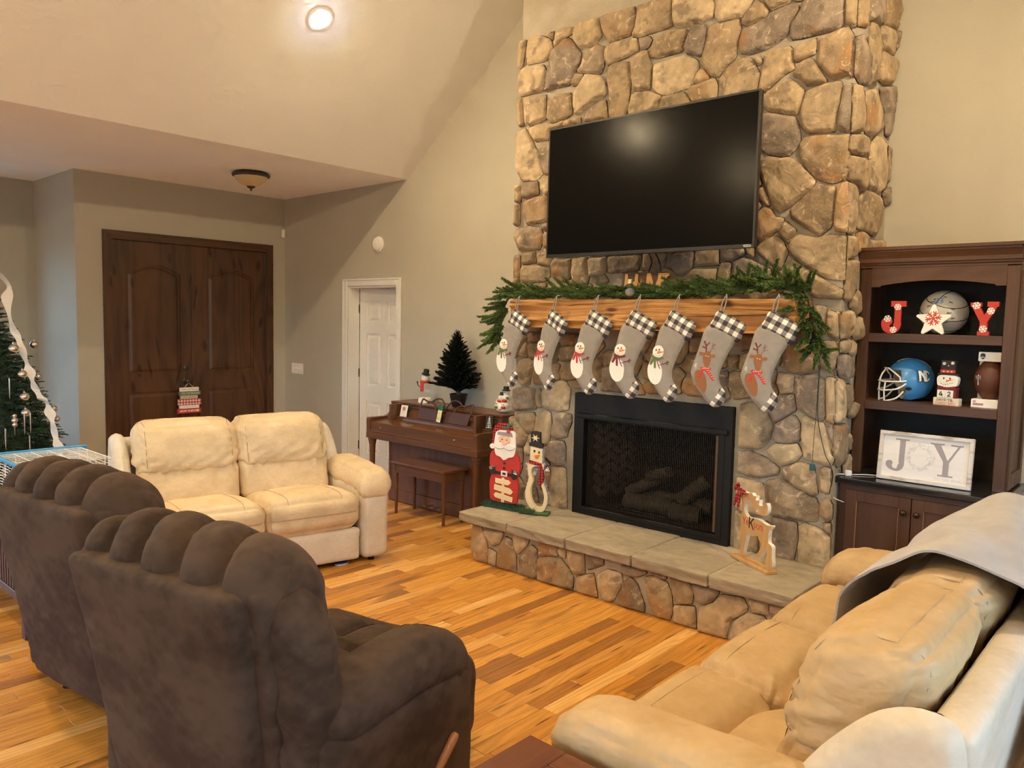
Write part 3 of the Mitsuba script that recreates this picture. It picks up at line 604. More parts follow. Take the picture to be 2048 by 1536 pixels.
'S': '''2252,1670 2248,1665 2176,1649 2176,1726 2253,1749
2208,1502 2244,1452 2254,1389 2179,1372 2174,1377 2175,1494 2178,1498
2186,1104 2181,1108 2175,1175 2175,1236 2179,1239 2219,1237 2238,1172 2220,1106
2179,1244 2175,1249 2178,1310 2277,1321 2336,1302 2281,1229 2229,1233 2219,1241
2254,1381 2322,1376 2307,1331 2197,1317 2175,1324 2177,1366
2315,1252 2311,1260 2352,1305 2324,1327 2331,1367 2377,1400 2443,1404 2487,1397 2489,1271 2413,1237
2251,1490 2254,1495 2342,1524 2402,1486 2437,1434 2328,1389 2283,1392 2256,1430
2387,1529 2389,1538 2502,1569 2509,1479 2483,1416 2453,1418 2448,1473
2266,1633 2282,1689 2323,1687 2355,1649 2354,1547 2283,1519 2283,1572
2219,1509 2175,1521 2175,1619 2230,1641 2272,1595 2276,1522 2273,1518
2349,1673 2349,1679 2375,1708 2467,1718 2471,1713 2477,1649 2472,1645 2381,1645
2375,1553 2370,1558 2373,1605 2382,1639 2473,1641 2483,1645 2503,1622 2474,1569 2426,1554
2263,1751 2267,1756 2359,1784 2369,1714 2326,1692 2285,1695 2271,1691
2377,1787 2381,1792 2502,1830 2509,1827 2509,1783 2501,1741 2479,1717 2466,1722 2387,1715
2247,1204 2249,1209 2316,1238 2367,1239 2464,1224 2491,1199 2484,1158 2402,1117 2330,1125 2262,1125
2186,1093 2190,1098 2244,1102 2261,1074 2253,1045 2192,1036
2185,1026 2190,1031 2256,1039 2261,1036 2266,970 2220,918 2193,926
2258,1107 2261,1113 2302,1120 2317,1120 2354,1101 2504,1114 2509,1108 2509,1084 2504,1080 2274,1061
2225,819 2175,818 2177,890 2249,896 2264,839
2190,812 2225,814 2239,820 2257,802 2231,778 2178,781 2175,806
2203,775 2233,773 2270,760 2278,708 2219,702 2176,719 2175,767
2184,708 2222,665 2228,595 2224,590 2180,586 2175,589 2175,703
2227,682 2231,688 2277,688 2285,641 2265,612 2235,632
2211,455 2175,493 2175,576 2180,579 2266,574 2274,473
2505,1837 2433,1818 2432,1825 2455,1856 2497,1857 2509,1846
2247,1867 2252,1875 2345,1875 2361,1822 2325,1784 2274,1787
2358,1867 2364,1875 2438,1875 2446,1862 2418,1823 2375,1825 2370,1829
2174,1867 2180,1873 2237,1867 2263,1786 2249,1769 2176,1769
2251,774 2247,782 2262,797 2264,814 2270,815 2288,806 2282,766 2276,765
2284,484 2310,482 2333,441 2318,416 2269,408 2251,456 2277,466
2270,825 2267,867 2316,883 2322,881 2346,844 2337,826 2297,813
2231,916 2292,957 2324,935 2317,893 2267,877 2261,880 2253,901 2233,905
2277,540 2291,546 2314,526 2305,494 2285,494 2280,498
2270,597 2268,605 2291,637 2318,634 2325,618 2323,612 2288,588
2478,1706 2499,1729 2508,1728 2509,1684 2499,1670 2482,1673
2494,1388 2501,1394 2509,1386 2509,1291 2503,1286 2497,1291
2464,1242 2464,1252 2492,1265 2501,1276 2508,1274 2506,1219 2500,1219''',
'H': '''-1898,38 -1900,101 -1893,124 -1852,127 -1820,62 -1819,3 -1885,0
-1835,116 -1831,124 -1749,128 -1745,123 -1761,87 -1793,70 -1820,89
-1815,53 -1810,58 -1778,50 -1782,1 -1813,2
-1766,0 -1771,5 -1764,79 -1737,115 -1708,109 -1687,58 -1682,3
-1702,128 -1697,134 -1634,129 -1630,123 -1641,102 -1676,67 -1699,101
-1673,56 -1620,109 -1614,110 -1593,97 -1591,12 -1608,0 -1665,1
-1590,129 -1586,134 -1511,137 -1507,98 -1585,82
-1588,71 -1584,76 -1495,92 -1471,75 -1442,44 -1444,3 -1587,0
-1503,125 -1499,130 -1477,130 -1477,96 -1501,104
-1468,126 -1464,131 -1404,131 -1398,68 -1435,55 -1467,94
-1391,127 -1387,132 -1332,133 -1328,111 -1386,81 -1390,85
-1430,44 -1427,49 -1365,75 -1347,3 -1426,1
-1352,72 -1315,100 -1267,100 -1262,97 -1258,70 -1288,10 -1306,0 -1317,0 -1343,24
-1264,122 -1259,128 -1179,127 -1174,122 -1209,101 -1255,98 -1260,102
-1228,95 -1207,82 -1178,21 -1180,3 -1275,1 -1277,6 -1254,75
-1181,103 -1179,109 -1154,118 -1107,110 -1093,85 -1084,31 -1093,4 -1139,2 -1163,38
-1098,126 -1093,131 -1039,128 -1022,100 -1025,71 -1070,57 -1087,79
-1029,123 -1024,129 -950,128 -945,123 -960,96 -985,78 -1010,81
-1082,45 -1078,51 -1016,63 -1009,3 -1081,1
-999,0 -1005,11 -999,67 -957,92 -939,118 -875,125 -861,102 -869,88 -911,52 -920,2
-859,122 -855,129 -808,131 -805,100 -846,94
-898,55 -864,86 -848,90 -816,91 -798,70 -859,0 -910,2
-801,126 -797,132 -757,134 -751,129 -766,103 -794,95 -800,99
-1162,126 -1157,133 -1112,129 -1108,124 -1114,117 -1158,122
-783,64 -785,89 -761,99 -743,134 -736,135 -713,118 -715,84 -768,57
-836,0 -841,9 -801,54 -790,57 -774,48 -769,28 -782,1
-763,43 -761,50 -711,75 -687,50 -693,17 -712,8 -758,30''',
}
# ---------------------------------------------------------------- stone fireplace
YF, CX0, CX1 = 4.349, -3.942, -1.507
YH, HX0, HX1, ZH = 3.80, -3.80, -1.36, .344
def stonecol(p, n, uv):
    k = dr.floor(uv.x / 10); a, b = uv.x - 10 * k, uv.y
    r1, r2, r3 = cell_rand(k, 1, 1), cell_rand(k, 5, 2), cell_rand(k, 9, 4)
    c = mix((.40, .305, .185), (.28, .205, .125), r1)
    c = mix(c, (.47, .37, .235), smoothstep(.7, .9, r2)); c = mix(c, (.25, .20, .155), smoothstep(.28, .1, r2))
    f1 = fbm(a * 9 + k * 7, b * 9, k, 4); f2 = fbm(a * 38 + k, b * 38, 3.3, 3); f3 = fbm(a * 5 + 40, b * 5 + k * 3, k, 3)
    c = c * (.55 + .9 * f1) * (.72 + .56 * f2)
    c = mix(c, (.34, .17, .06), smoothstep(.56, .74, f3) * .6 * smoothstep(.3, .7, r3))
    c = mix(c, (.13, .10, .075), smoothstep(.60, .80, fbm(a * 14 + 9, b * 14 + k, k + 2, 3)) * .6)
    vein = smoothstep(.035, .0, dr.abs(fbm(a * 8 + k * 1.7, b * 8 + 20, k, 3) - .5)) * smoothstep(.48, .62, f2)
    c = mix(c, (.62, .50, .34), vein * .65)
    sp = smoothstep(.80, .92, noise(a * 220, b * 220, k)) * .35
    return mix(c, (.66, .56, .42), sp)
def stonebump(p, n, uv):
    a, b = uv.x, uv.y
    return fbm(a * 20, b * 20, 0, 4) + .5 * fbm(a * 80, b * 80, 4., 3)
mat('stone', stonecol, .82, .35, bump=stonebump, bs=.010)
def mortarcol(p, n, uv):
    f = fbm(p.x * 9, p.y * 9, p.z * 9, 3)
    return mix((.30, .255, .185), (.44, .40, .32), f) * (.8 + .4 * noise(p.x * 300, p.y * 300, p.z * 300))
mat('mortar', mortarcol, .9, .2, bump=lambda p, n, uv: fbm(p.x * 60, p.y * 60, p.z * 60, 3), bs=.004)
FP = thing('fireplace', 'tall fieldstone fireplace with a black firebox and raised hearth', 'fireplace')
ch = Polygon([(CX0 + .03, .02), (CX0 + .03, 5.2), (CX1 - .014, 5.2), (CX1 - .014, .02)])
fb = sbox(-3.312, .30, -2.108, 1.203)
put('chimney', poly_xz(list(ch.difference(fb).exterior.coords), YF + .016, YW) if False else xf(extr(ch.difference(fb), YW - YF - .016), frame((0, YW, 0), (1, 0, 0), (0, 0, 1), (0, -1, 0))), 'mortar', False, parent=FP, label='grey mortar between the stones')
def stonemesh(pts, seed, thick, rng):
    pg = Polygon(pts).buffer(0)
    pg = pg.buffer(-.004).buffer(.009, join_style=1).simplify(.0015)
    if pg.geom_type != 'Polygon': pg = max(pg.geoms, key=lambda g: g.area)
    A = pg.area; st = max(.011, min(.026, math.sqrt(A) / 11))
    rings = []
    for d in (0, .006, .014, .026):
        q = pg.buffer(-d)
        if q.is_empty: break
        for g in getattr(q, 'geoms', [q]):
            L = g.exterior.length; m = max(6, int(L / (st * (1 if d < .01 else 1.2))))
            rings += [(g.exterior.interpolate(i / m, normalized=True).coords[0], d) for i in range(m)]
    x0, y0, x1, y1 = pg.bounds; inn = pg.buffer(-.026 - st * .5)
    if not inn.is_empty:
        gx, gy = np.meshgrid(np.arange(x0, x1, st), np.arange(y0, y1, st)); g = np.c_[gx.ravel(), gy.ravel()] + rng.uniform(-.3, .3, (gx.size, 2)) * st
        g = g[shapely.contains_xy(inn, g[:, 0], g[:, 1])]
        rings += [(tuple(q), .03) for q in g]
    P = np.array([r[0] for r in rings]); dd = shapely.distance(pg.exterior, shapely.points(P))
    tri = Delaunay(P).simplices; cc = P[tri].mean(1)
    tri = tri[shapely.contains_xy(pg, cc[:, 0], cc[:, 1])]
    v0 = P[tri]; ar = (v0[:, 1, 0] - v0[:, 0, 0]) * (v0[:, 2, 1] - v0[:, 0, 1]) - (v0[:, 1, 1] - v0[:, 0, 1]) * (v0[:, 2, 0] - v0[:, 0, 0])
    tri = tri[np.abs(ar) > 1e-9]; ar = ar[np.abs(ar) > 1e-9]; tri[ar < 0] = tri[ar < 0][:, ::-1]
    t = np.clip(dd / .019, 0, 1); h = thick * (1 - (1 - t) ** 2.0)
    c = P.mean(0); tilt = rng.normal(0, .05, 2)
    Q = np.c_[P, np.full(len(P), seed * 1.37)]
    h = h + t * ((P - c) @ tilt + .034 * nz(Q, 7, 1, 3) + .030 * nz(Q, 24, 2, 3))
    # facets: a few chipped planes
    for _ in range(2):
        a = rng.uniform(0, 2 * math.pi); s = (P - c) @ [math.cos(a), math.sin(a)]
        h = np.minimum(h, thick * 1.05 + .25 * (s.max() * rng.uniform(.35, .7) - s))
    h = np.maximum(h, np.where(dd < .002, 0., .003))
    n = len(P); m0 = int(sum(1 for r in rings if r[1] == 0))
    v = np.vstack([np.c_[P, h], np.c_[P[:m0], np.full(m0, -.022)]]); sk = []
    for i in range(m0): j = (i + 1) % m0; sk += [[i, n + i, n + j], [i, n + j, j]]
    return v, np.vstack([tri, sk])
rs = np.random.default_rng(21); sid = 0
for face, org, ux in (('F', (0, YF + .012, 0), (1, 0, 0)), ('S', (CX1 - .012, 0, 0), (0, 1, 0)), ('H', (0, YH + .014, 0), (1, 0, 0))):
    un_ = np.cross(ux, (0, 0, 1))
    for line in STONES[face].split('\n'):
        pts = np.array([[float(q) / 500 for q in w.split(',')] for w in line.split()])
        sid += 1
        v, f = stonemesh(pts, sid, rs.uniform(.022, .042) * (.8 if face == 'H' else 1.), rs)
        uv = np.c_[10 * sid + 5 + (v[:, 0] - pts[:, 0].mean()) + v[:, 2] * .7, 5 + (v[:, 1] - pts[:, 1].mean()) + v[:, 2] * .7]
        W = np.array(org) + v[:, :1] * np.array(ux) + v[:, 1:2] * np.array([0, 0, 1.]) + v[:, 2:3] * un_
        put('stone', tm(W, f), 'stone', True, parent=FP, uv=uv)
# hearth: core and five thick slabs
put('hearth_core', bx(HX0 + .02, HX1 - .02, YH + .016, YF + .03, 0.002, .285), 'mortar', False, parent=FP)
def slabcol(p, n, uv):
    f = fbm(p.x * 5, p.y * 12, p.z * 6, 4); g = fbm(p.x * 22, p.y * 30, p.z * 60, 3)
    c = mix((.40, .345, .25), (.27, .235, .175), f * 1.1) * (.78 + .44 * g)
    c = mix(c, (.50, .45, .36), smoothstep(.62, .8, fbm(p.x * 3 + 7, p.y * 3, 0, 3)) * .5)
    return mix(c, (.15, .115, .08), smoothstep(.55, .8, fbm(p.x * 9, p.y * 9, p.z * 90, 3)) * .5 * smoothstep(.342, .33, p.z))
mat('slate', slabcol, .72, .4, bump=lambda p, n, uv: fbm(p.x * 24, p.y * 24, p.z * 90, 4), bs=.004)
SX = [-3.880, -3.415, -2.920, -2.428, -1.932, -1.455]
for i in range(5):
    a, b = SX[i] + .005, SX[i + 1] - .005
    v, f, C = rbox(((b - a) / 2, (YF + .02 - 3.745) / 2, .035), .009, (26, 30, 6), c=((a + b) / 2, (YF + .02 + 3.745) / 2, ZH - .035))
    q = np.c_[v[:, 0] * 9, v[:, 1] * 9, v[:, 2] * 30 + i * 5]
    front = np.clip((3.80 - v[:, 1]) / .05, 0, 1)
    v[:, 1] += front * (meshkit.fbm(q, 4, 3) - .35) * .045 * np.clip((ZH - .004 - v[:, 2]) / .03, .12, 1)
    v[:, 2] += (meshkit.fbm(np.c_[v[:, :2] * 4, v[:, 2] * 0 + i], 3, 5) - .5) * .010 * (C[:, 2] > .9)
    if i == 0: v[:, 0] += np.clip((SX[0] + .03 - v[:, 0]) / .03, 0, 1) * (meshkit.fbm(q, 3, 8) - .3) * .02
    put('hearth_slab', tm(v, f), 'slate', 40, parent=FP, label='flat grey flagstone of the raised hearth')
put('slab_joint', bx(SX[0] + .02, SX[5] - .02, 3.775, YF + .02, ZH - .06, ZH - .006), 'mortar', False, parent=FP)
# firebox
mat('black_metal', (.007, .007, .007), .5, .3)
mat('soot', lambda p, n, uv: mix((.030, .018, .011), (.012, .009, .007), fbm(p.x * 6, p.y * 6, p.z * 6, 3)), .9, .2)
fr = sbox(-3.310, ZH - .005, -2.110, 1.200).difference(sbox(-3.225, .400, -2.195, 1.022))
FB = put('firebox', cat([xf(extr(fr, .045), frame((0, 4.375, 0), (1, 0, 0), (0, 0, 1), (0, -1, 0))), bev(-3.285, -2.135, 4.312, 4.335, 1.030, 1.062, .004),
     bev(-3.268, -3.225, 4.325, 4.38, .39, 1.03, .003), bev(-2.195, -2.155, 4.325, 4.38, .39, 1.03, .003), bev(-3.268, -2.155, 4.325, 4.38, .372, .402, .003)]), 'black_metal', 30, parent=FP, label='black metal firebox surround')
cav = [(-3.225, 4.37), (-3.10, 4.80), (-2.32, 4.80), (-2.195, 4.37)]
put('lining', cat([bx(-3.14, -2.28, 4.80, 4.815, .39, 1.04), xf(extr(Polygon([(-3.225, 4.375), (-3.10, 4.80), (-3.115, 4.81), (-3.24, 4.38)]), .66), frame((0, 0, .385), (1, 0, 0), (0, 1, 0), (0, 0, 1))),
     xf(extr(Polygon([(-2.195, 4.375), (-2.18, 4.38), (-2.305, 4.81), (-2.32, 4.80)]), .66), frame((0, 0, .385), (1, 0, 0), (0, 1, 0), (0, 0, 1))), bx(-3.24, -2.18, 4.375, 4.81, .375, .392), bx(-3.24, -2.18, 4.375, 4.81, 1.03, 1.05)]), 'soot', False, parent=FB)
mat('firebrick', lambda p, n, uv: mix((.085, .052, .032), (.035, .023, .016), fbm(p.x * 9, p.y * 9, p.z * 9, 3)), .85, .2)
dxy = np.array([.125, .43]); Lp = np.linalg.norm(dxy); dxy = dxy / Lp; nrm = np.array([dxy[1], -dxy[0], 0])
bw = .052
for i in range(-1, 5):
    for j in range(-3, 12):
        for o, ang in ((0, 45), (1, -45)):
            cx = (i + .5 * o) * bw * 2.9 + .03; cz = .42 + j * bw * 1.45 + (o * .0)
            if not (.045 < cx < Lp - .03 and .43 < cz < 1.0): continue
            b_ = bev(-bw, bw, -bw / 2 + .003, bw / 2 - .003, 0, .008, .002)
            b_.apply_transform(trimesh.transformations.rotation_matrix(math.radians(ang), (0, 0, 1)))
            put('firebrick', xf(b_, frame((-3.225 + dxy[0] * cx, 4.375 + dxy[1] * cx, cz), (dxy[0], dxy[1], 0), (0, 0, 1), (dxy[1], -dxy[0], 0))), 'firebrick', False, parent=FB)
mat('bark', lambda p, n, uv: mix((.090, .068, .045), (.022, .016, .011), fbm(p.x * 12, p.y * 30, p.z * 30, 4)), .9, .2, bump=lambda p, n, uv: fbm(p.x * 40, p.y * 60, p.z * 60, 3), bs=.006)
for a, b, r in (((-3.02, 4.60, .49), (-2.72, 4.66, .66), .042), ((-2.86, 4.62, .63), (-2.66, 4.55, .70), .036), ((-2.60, 4.60, .50), (-2.43, 4.66, .66), .05), ((-2.62, 4.52, .44), (-2.42, 4.56, .43), .062), ((-3.0, 4.56, .44), (-2.64, 4.58, .45), .06), ((-2.98, 4.70, .46), (-2.4, 4.70, .47), .06)):
    P = np.linspace(a, b, 14); m = tube(P, r * (1 + .10 * np.sin(np.arange(14) * 1.9 + r * 99)), 14)
    put('log', disp(m, lambda v, n: .012 * nz(v, 18, 4)), 'bark', 50, parent=FB)
put('grate', cat([cyl((x, 4.46, .40), (x, 4.72, .41), .007) for x in np.linspace(-3.0, -2.42, 7)] + [cyl((-3.02, y, .40), (-2.4, y, .40), .007) for y in (4.48, 4.70)] + [cyl((x, y, .392), (x, y, .41), .008) for x in (-3, -2.42) for y in (4.48, 4.7)]), 'black_metal', parent=FB)
mat('mesh_dark', (.02, .018, .016), .5)
def rods(x0, x1, n): return cat([bx(x - .0011, x + .0011, 4.366, 4.368, .405, 1.02) for x in np.linspace(x0, x1, n)])
tag(put('spark_screen', rods(-3.21, -2.21, 75), 'mesh_dark', False, parent=FB), kind='stuff')
put('frame_rail', bev(-2.222, -2.205, 4.345, 4.36, .41, 1.02, .002), mat('copper_rail', (.12, .065, .04), .4), parent=FB)

# mantel beam
def beamcol(p, n, uv):
    w = fbm(p.x * 1.2, p.y * 5, p.z * 5, 3)
    g = .5 + .5 * dr.sin(p.z * 190 + p.y * 150 + w * 34)
    c = mix((.52, .27, .085), (.34, .15, .040), .55 * g + .45 * fbm(p.x * 3, p.y * 60, p.z * 60, 3))
    c = mix(c, (.20, .08, .022), smoothstep(.55, .75, fbm(p.x * 2.2 + 9, p.y * 7, p.z * 7, 3)) * .75)
    crack = smoothstep(.020, .004, dr.abs(fbm(p.x * .9, p.y * 9, p.z * 13 + 3, 3) - .5)) * smoothstep(.42, .6, noise(p.x * 2.3, p.z * 6 + 4))
    c = mix(c, (.045, .018, .007), crack * .9)
    d1, d2, r = voronoi(p.x * 2.6, (p.z + p.y) * 9)
    return mix(c, (.09, .03, .01), smoothstep(.16, .05, d1) * dr.select(r > .5, .9, 0.))
mat('beam', beamcol, .62, .4, bump=lambda p, n, uv: noise(p.x * 6, p.y * 160, p.z * 160) - 3. * smoothstep(.020, .004, dr.abs(fbm(p.x * .9, p.y * 9, p.z * 13 + 3, 3) - .5)) * smoothstep(.42, .6, noise(p.x * 2.3, p.z * 6 + 4)), bs=.0022)
v, f, C = rbox((1.042, .13, .098), .006, (120, 16, 24), c=(-2.719, 4.26, 1.749))
q = np.c_[v[:, 0] * 1.6, v[:, 1] * 26, v[:, 2] * 26]
v[:, 1] -= (C[:, 1] < -.9) * ((meshkit.fbm(q, 4, 3) - .5) * .012 - .016 * np.clip((.40 - meshkit.fbm(np.c_[v[:, 0] * 1.1, v[:, 1] * 0, v[:, 2] * 17], 3, 9)) * 12, 0, 1) * -1)
tag(put('mantel_beam', tm(v, f), 'beam', 40), 'rough-sawn honey-coloured wooden mantel beam on the stone fireplace', 'mantel')
# ---------------------------------------------------------------- upholstered seats
def leather(c, c2):
    def fn(p, n, uv):
        f = fbm(p.x * 7, p.y * 7, p.z * 7, 4)
        return mix(c, c2, smoothstep(.35, .75, f)) * (.93 + .12 * fbm(p.x * 60, p.y * 60, p.z * 60, 2))
    return fn
def hide(p, n, uv):
    w = fbm(p.x * 9, p.y * 9, p.z * 9, 2) * 5
    return .8 * fbm(p.x * 16 + w, p.y * 16 + w, p.z * 34, 3) + .10 * fbm(p.x * 420, p.y * 420, p.z * 420, 2)
mat('cream_leather', leather((.66, .53, .345), (.56, .44, .275)), lambda p, n, uv: .36 + .16 * fbm(p.x * 8, p.y * 8, p.z * 8, 2), .5, bump=hide, bs=.006)
mat('cream_vinyl', leather((.66, .61, .51), (.60, .54, .44)), .5, .4, bump=hide, bs=.003)
mat('tan_leather', leather((.50, .345, .175), (.42, .28, .13)), lambda p, n, uv: .36 + .16 * fbm(p.x * 8, p.y * 8, p.z * 8, 2), .5, bump=hide, bs=.006)
mat('tan_vinyl', leather((.60, .52, .40), (.54, .46, .34)), .5, .4, bump=hide, bs=.003)
mat('stitch', (.34, .26, .16), .7)
def soft(v, f, M, wr=.006, s=9, seed=0, groove=None):
    m = tm(v, f); n = m.vertex_normals
    d = wr * 2 * nz(v * np.array([1, 1, 1]) + seed * 3.1, s, seed, 3)
    if groove is not None: d = d + groove(v, n)
    m.vertices = v + n * d[:, None]
    return xf(m, M)
def seamline(v, C, sel, order, M, r=.0013, lift=.001):
    i = np.where(sel)[0]; i = i[np.argsort(C[i, order])]; P = trimesh.transform_points(v[i], M)
    if len(P) < 3: return None
    return tube(P, r, 6)
def near_(a, val): u = np.unique(np.round(a, 4)); w = u[np.argmin(np.abs(u - val))]; return np.abs(a - w) < 1e-3
def gather(x, w, k=70.):
    """fine wrinkles fading within w of an edge"""
    return np.exp(-(x / w) ** 2)
def reclining_sofa(n, label, cat_, M, nseat, sw, lea, vin, split=False, arms=(0, 0)):
    k = thing(n, label, cat_); W = nseat * sw / 2; lrng = np.random.default_rng(nseat * 7)
    for i in range(nseat):
        x = -W + sw * (i + .5); h = sw / 2 - .004; sd = i + nseat * 10
        def lift(v): v[:, 2] += .09 * (v[:, 1] + .30); return v
        def creases(ed):
            def g(v, nn):
                e = np.minimum(np.abs(v[:, 0] - (x - h)), np.abs(v[:, 0] - (x + h)))
                return .007 * np.exp(-(e / .05) ** 2) * np.sin(v[:, 1] * 210 + 6 * nz(v, 11, 3)) * ed
            return g
        if not split:
            v, f, C = rbox((h, .325, .115), .075, (24, 34, 14), (.004, .02, .045), c=(x, -.275, .355)); v = lift(v)
            g0 = creases(1)
            s = put('seat', soft(v, f, M, .007, 7, sd, lambda v, nn: g0(v, nn) - .012 * np.exp(-((v[:, 2] - .375) / .012) ** 2) * (v[:, 1] > .0) - .006 * np.exp(-((np.abs(v[:, 0] - x) - sw * .27) / .012) ** 2) * (nn[:, 2] > .4)), lea, 60, parent=k)
            L = [seamline(v, C, near_(C[:, 1], 1) & near_(C[:, 2], .05), 0, M)] + [seamline(v, C, near_(C[:, 2], 1) & near_(C[:, 0], q), 1, M) for q in (-.5, .5)]
            put('seam', cat(L), 'stitch', parent=s)
        else:
            v, f, C = rbox((h, .165, .125), .08, (24, 20, 14), (.002, .015, .03), c=(x, -.12, .350)); v = lift(v); v[:, 2] -= .5 * np.clip(v[:, 1] - .0, 0, 1) ** 1.5
            g0 = creases(1)
            s = put('seat_front', soft(v, f, M, .006, 8, sd, g0), lea, 60, parent=k)
            put('seam', seamline(v, C, near_(C[:, 2], 1) & near_(C[:, 1], .35), 0, M), 'stitch', parent=s)
            v, f, C = rbox((h, .185, .11), .08, (24, 22, 12), (.002, .01, .045), c=(x, -.46, .345)); v = lift(v); v[:, 1] += .05 * np.cos((v[:, 0] - x) / h * 1.5) * (v[:, 1] > -.45)
            put('seat', soft(v, f, M, .007, 8, sd + 5, g0), lea, 60, parent=k)
        v, f, C = rbox((h, .032, .108), .022, (18, 6, 12), (0, .012, 0), c=(x, -.005, .150))
        put('footrest', soft(v, f, M, .004, 10, sd + 2, lambda v, nn: .004 * np.sin(v[:, 0] * 160 + 8 * nz(v, 9, 1)) * np.exp(-((v[:, 2] - .23) / .06) ** 2)), vin, 60, parent=k)
        v, f, C = rbox((h, .085, .145), .06, (22, 10, 16), (0, .03, 0), c=(x, -.565, .565)); v[:, 1] -= .34 * (v[:, 2] - .5)
        put('backrest', soft(v, f, M, .008, 8, sd + 3, lambda v, nn: .008 * np.sin(v[:, 0] * 95 + v[:, 2] * 30 + 9 * nz(v, 6, 2)) * np.exp(-((v[:, 2] - .69) / .09) ** 2) * (nn[:, 1] > 0) - .006 * np.exp(-((np.abs(v[:, 0] - x) - sw * .27) / .012) ** 2)), lea, 60, parent=k)
        v, f, C = rbox((h + .004, .125, .170), .085, (28, 18, 20), (.012, .035, .012), c=(x, -.655, .800)); v[:, 1] -= .34 * (v[:, 2] - .72)
        ph = lrng.uniform(0, 6)
        hd = put('headrest', soft(v, f, M, .007, 7, sd + 4, lambda v, nn: .008 * np.sin((v[:, 0] * .7 + v[:, 2]) * 75 + ph + 9 * nz(v, 6, 7)) * np.exp(-((v[:, 2] - .70) / .10) ** 2) + .0035 * np.sin(v[:, 2] * 150 + v[:, 1] * 60 + 9 * nz(v, 8, 7)) * np.exp(-((np.abs(np.abs(v[:, 0] - x) - h + .05)) / .05) ** 2)), lea, 60, parent=k)
        L = [seamline(v, C, near_(C[:, 2], 1) & near_(C[:, 1], -.25), 0, M)]
        for e in (-.82, .82):
            for (fa, va, o) in ((1, 1, 2), (2, 1, 1), (1, -1, 2)):
                L.append(seamline(v, C, near_(C[:, fa], va) & near_(C[:, 0], e), o, M, .0018))
        put('seam', cat(L), 'stitch', parent=hd)
    v, f, C = rbox((W + .06, .055, .39), .045, (40, 8, 20), c=(0, -.815, .46)); v[:, 1] -= .15 * (v[:, 2] - .2)
    put('back_frame', soft(v, f, M, .003, 6, 31), vin, 60, parent=k)
    put('base', xf(bev(-W - .02, W + .02, -.80, -.04, .035, .24, .01), M), 'black_metal', parent=k)
    for sx in (-1, 1):
        wp = smoothpoly([(-.52, .50), (-.60, .64), (-.68, .755), (-.78, .855), (-.88, .885), (-.945, .83), (-.95, .50), (-.88, .12), (-.62, .10), (-.55, .30)], 6)
        wm = pillow(wp, .050, .02); wm.vertices[:, 2] = np.clip(wm.vertices[:, 2] * 1.25, -.050, .050)
        put('side_wing', xf(wm, M @ frame((sx * (W + .070), 0, 0), (0, 1, 0), (0, 0, 1), (1, 0, 0))), vin, 60, parent=k)
        xa = sx * (W + .115)
        v, f, C = rbox((.120, .365, .075), .07, (16, 30, 10), (.0, .0, .022), c=(xa, -.315, .560))
        t = np.clip((v[:, 1] + .16) / .22, 0, 1); v[:, 2] -= .065 * t ** 2.4; v[:, 2] += .02 * np.clip((-v[:, 1] - .2) / .45, 0, 1)
        v[:, 0] += sx * .020 * np.clip((v[:, 2] - .50) / .1, -1, 1)
        a = put('armrest', soft(v, f, M, .004, 9, 40 + sx, lambda v, nn: .0045 * np.sin(v[:, 1] * 190 + 8 * nz(v, 9, 4)) * np.exp(-((np.abs(v[:, 0] - xa) - .115) / .05) ** 2)), lea, 60, parent=k)
        v, f, C = rbox((.098, .375, .255), .05, (12, 26, 16), (.012, .008, 0), c=(xa, -.345, .285))
        t = np.clip((v[:, 1] + .16) / .22, 0, 1); v[:, 2] -= .05 * t ** 2.2 * np.clip((v[:, 2] - .2) / .3, 0, 1)
        put('arm_panel', soft(v, f, M, .003, 8, 50 + sx), vin, 60, parent=k)
        for y in (-.05, -.68): put('foot', xf(cyl((xa, y, 0), (xa, y, .045), .022), M), 'black_metal', parent=k)
    return k
MCR = frame((-4.395, 2.545, 0), (-.208, -.978, 0), (.978, -.208, 0), (0, 0, 1))
reclining_sofa('loveseat', 'cream leather reclining loveseat standing in front of the double entry door', 'loveseat', MCR, 2, .645, 'cream_leather', 'cream_vinyl')
MTN = frame((-1.262, 2.745, 0), (0, 1, 0), (-1, 0, 0), (0, 0, 1))
reclining_sofa('sofa', 'tan leather reclining sofa with a pale grey blanket over its back', 'sofa', MTN, 3, .600, 'tan_leather', 'tan_vinyl', split=True)
# blanket over the tan sofa's back
mat('blanket', lambda p, n, uv: mix((.36, .345, .335), (.29, .28, .275), fbm(p.x * 20, p.y * 20, p.z * 20, 3)), .95, .15, sheen=.6, bump=lambda p, n, uv: fbm(p.x * 300, p.y * 300, p.z * 300, 2), bs=.0012)
prof = spline([(-.440, .60), (-.430, .70), (-.465, .845), (-.575, .965), (-.70, 1.012), (-.84, 1.0), (-.95, .91), (-1.01, .74), (-1.005, .5), (-1.0, .28), (-1.01, .14)], 9)
nx = 90; xs = np.linspace(-.27, .925, nx); V = []
for j, x in enumerate(xs):
    a = x + .05 * np.sin(np.linspace(0, 3, len(prof))) * (1 - j / nx)
    V.append(np.c_[a + .10 * (np.arange(len(prof)) / len(prof) - .4) * (1 - j / nx), prof])
V = np.array(V); L_ = np.linspace(0, 1, V.shape[1])
N_ = np.gradient(prof, axis=0); N_ = np.c_[np.zeros(len(prof)), N_[:, 1], -N_[:, 0]]; N_ /= np.linalg.norm(N_, axis=1, keepdims=True)
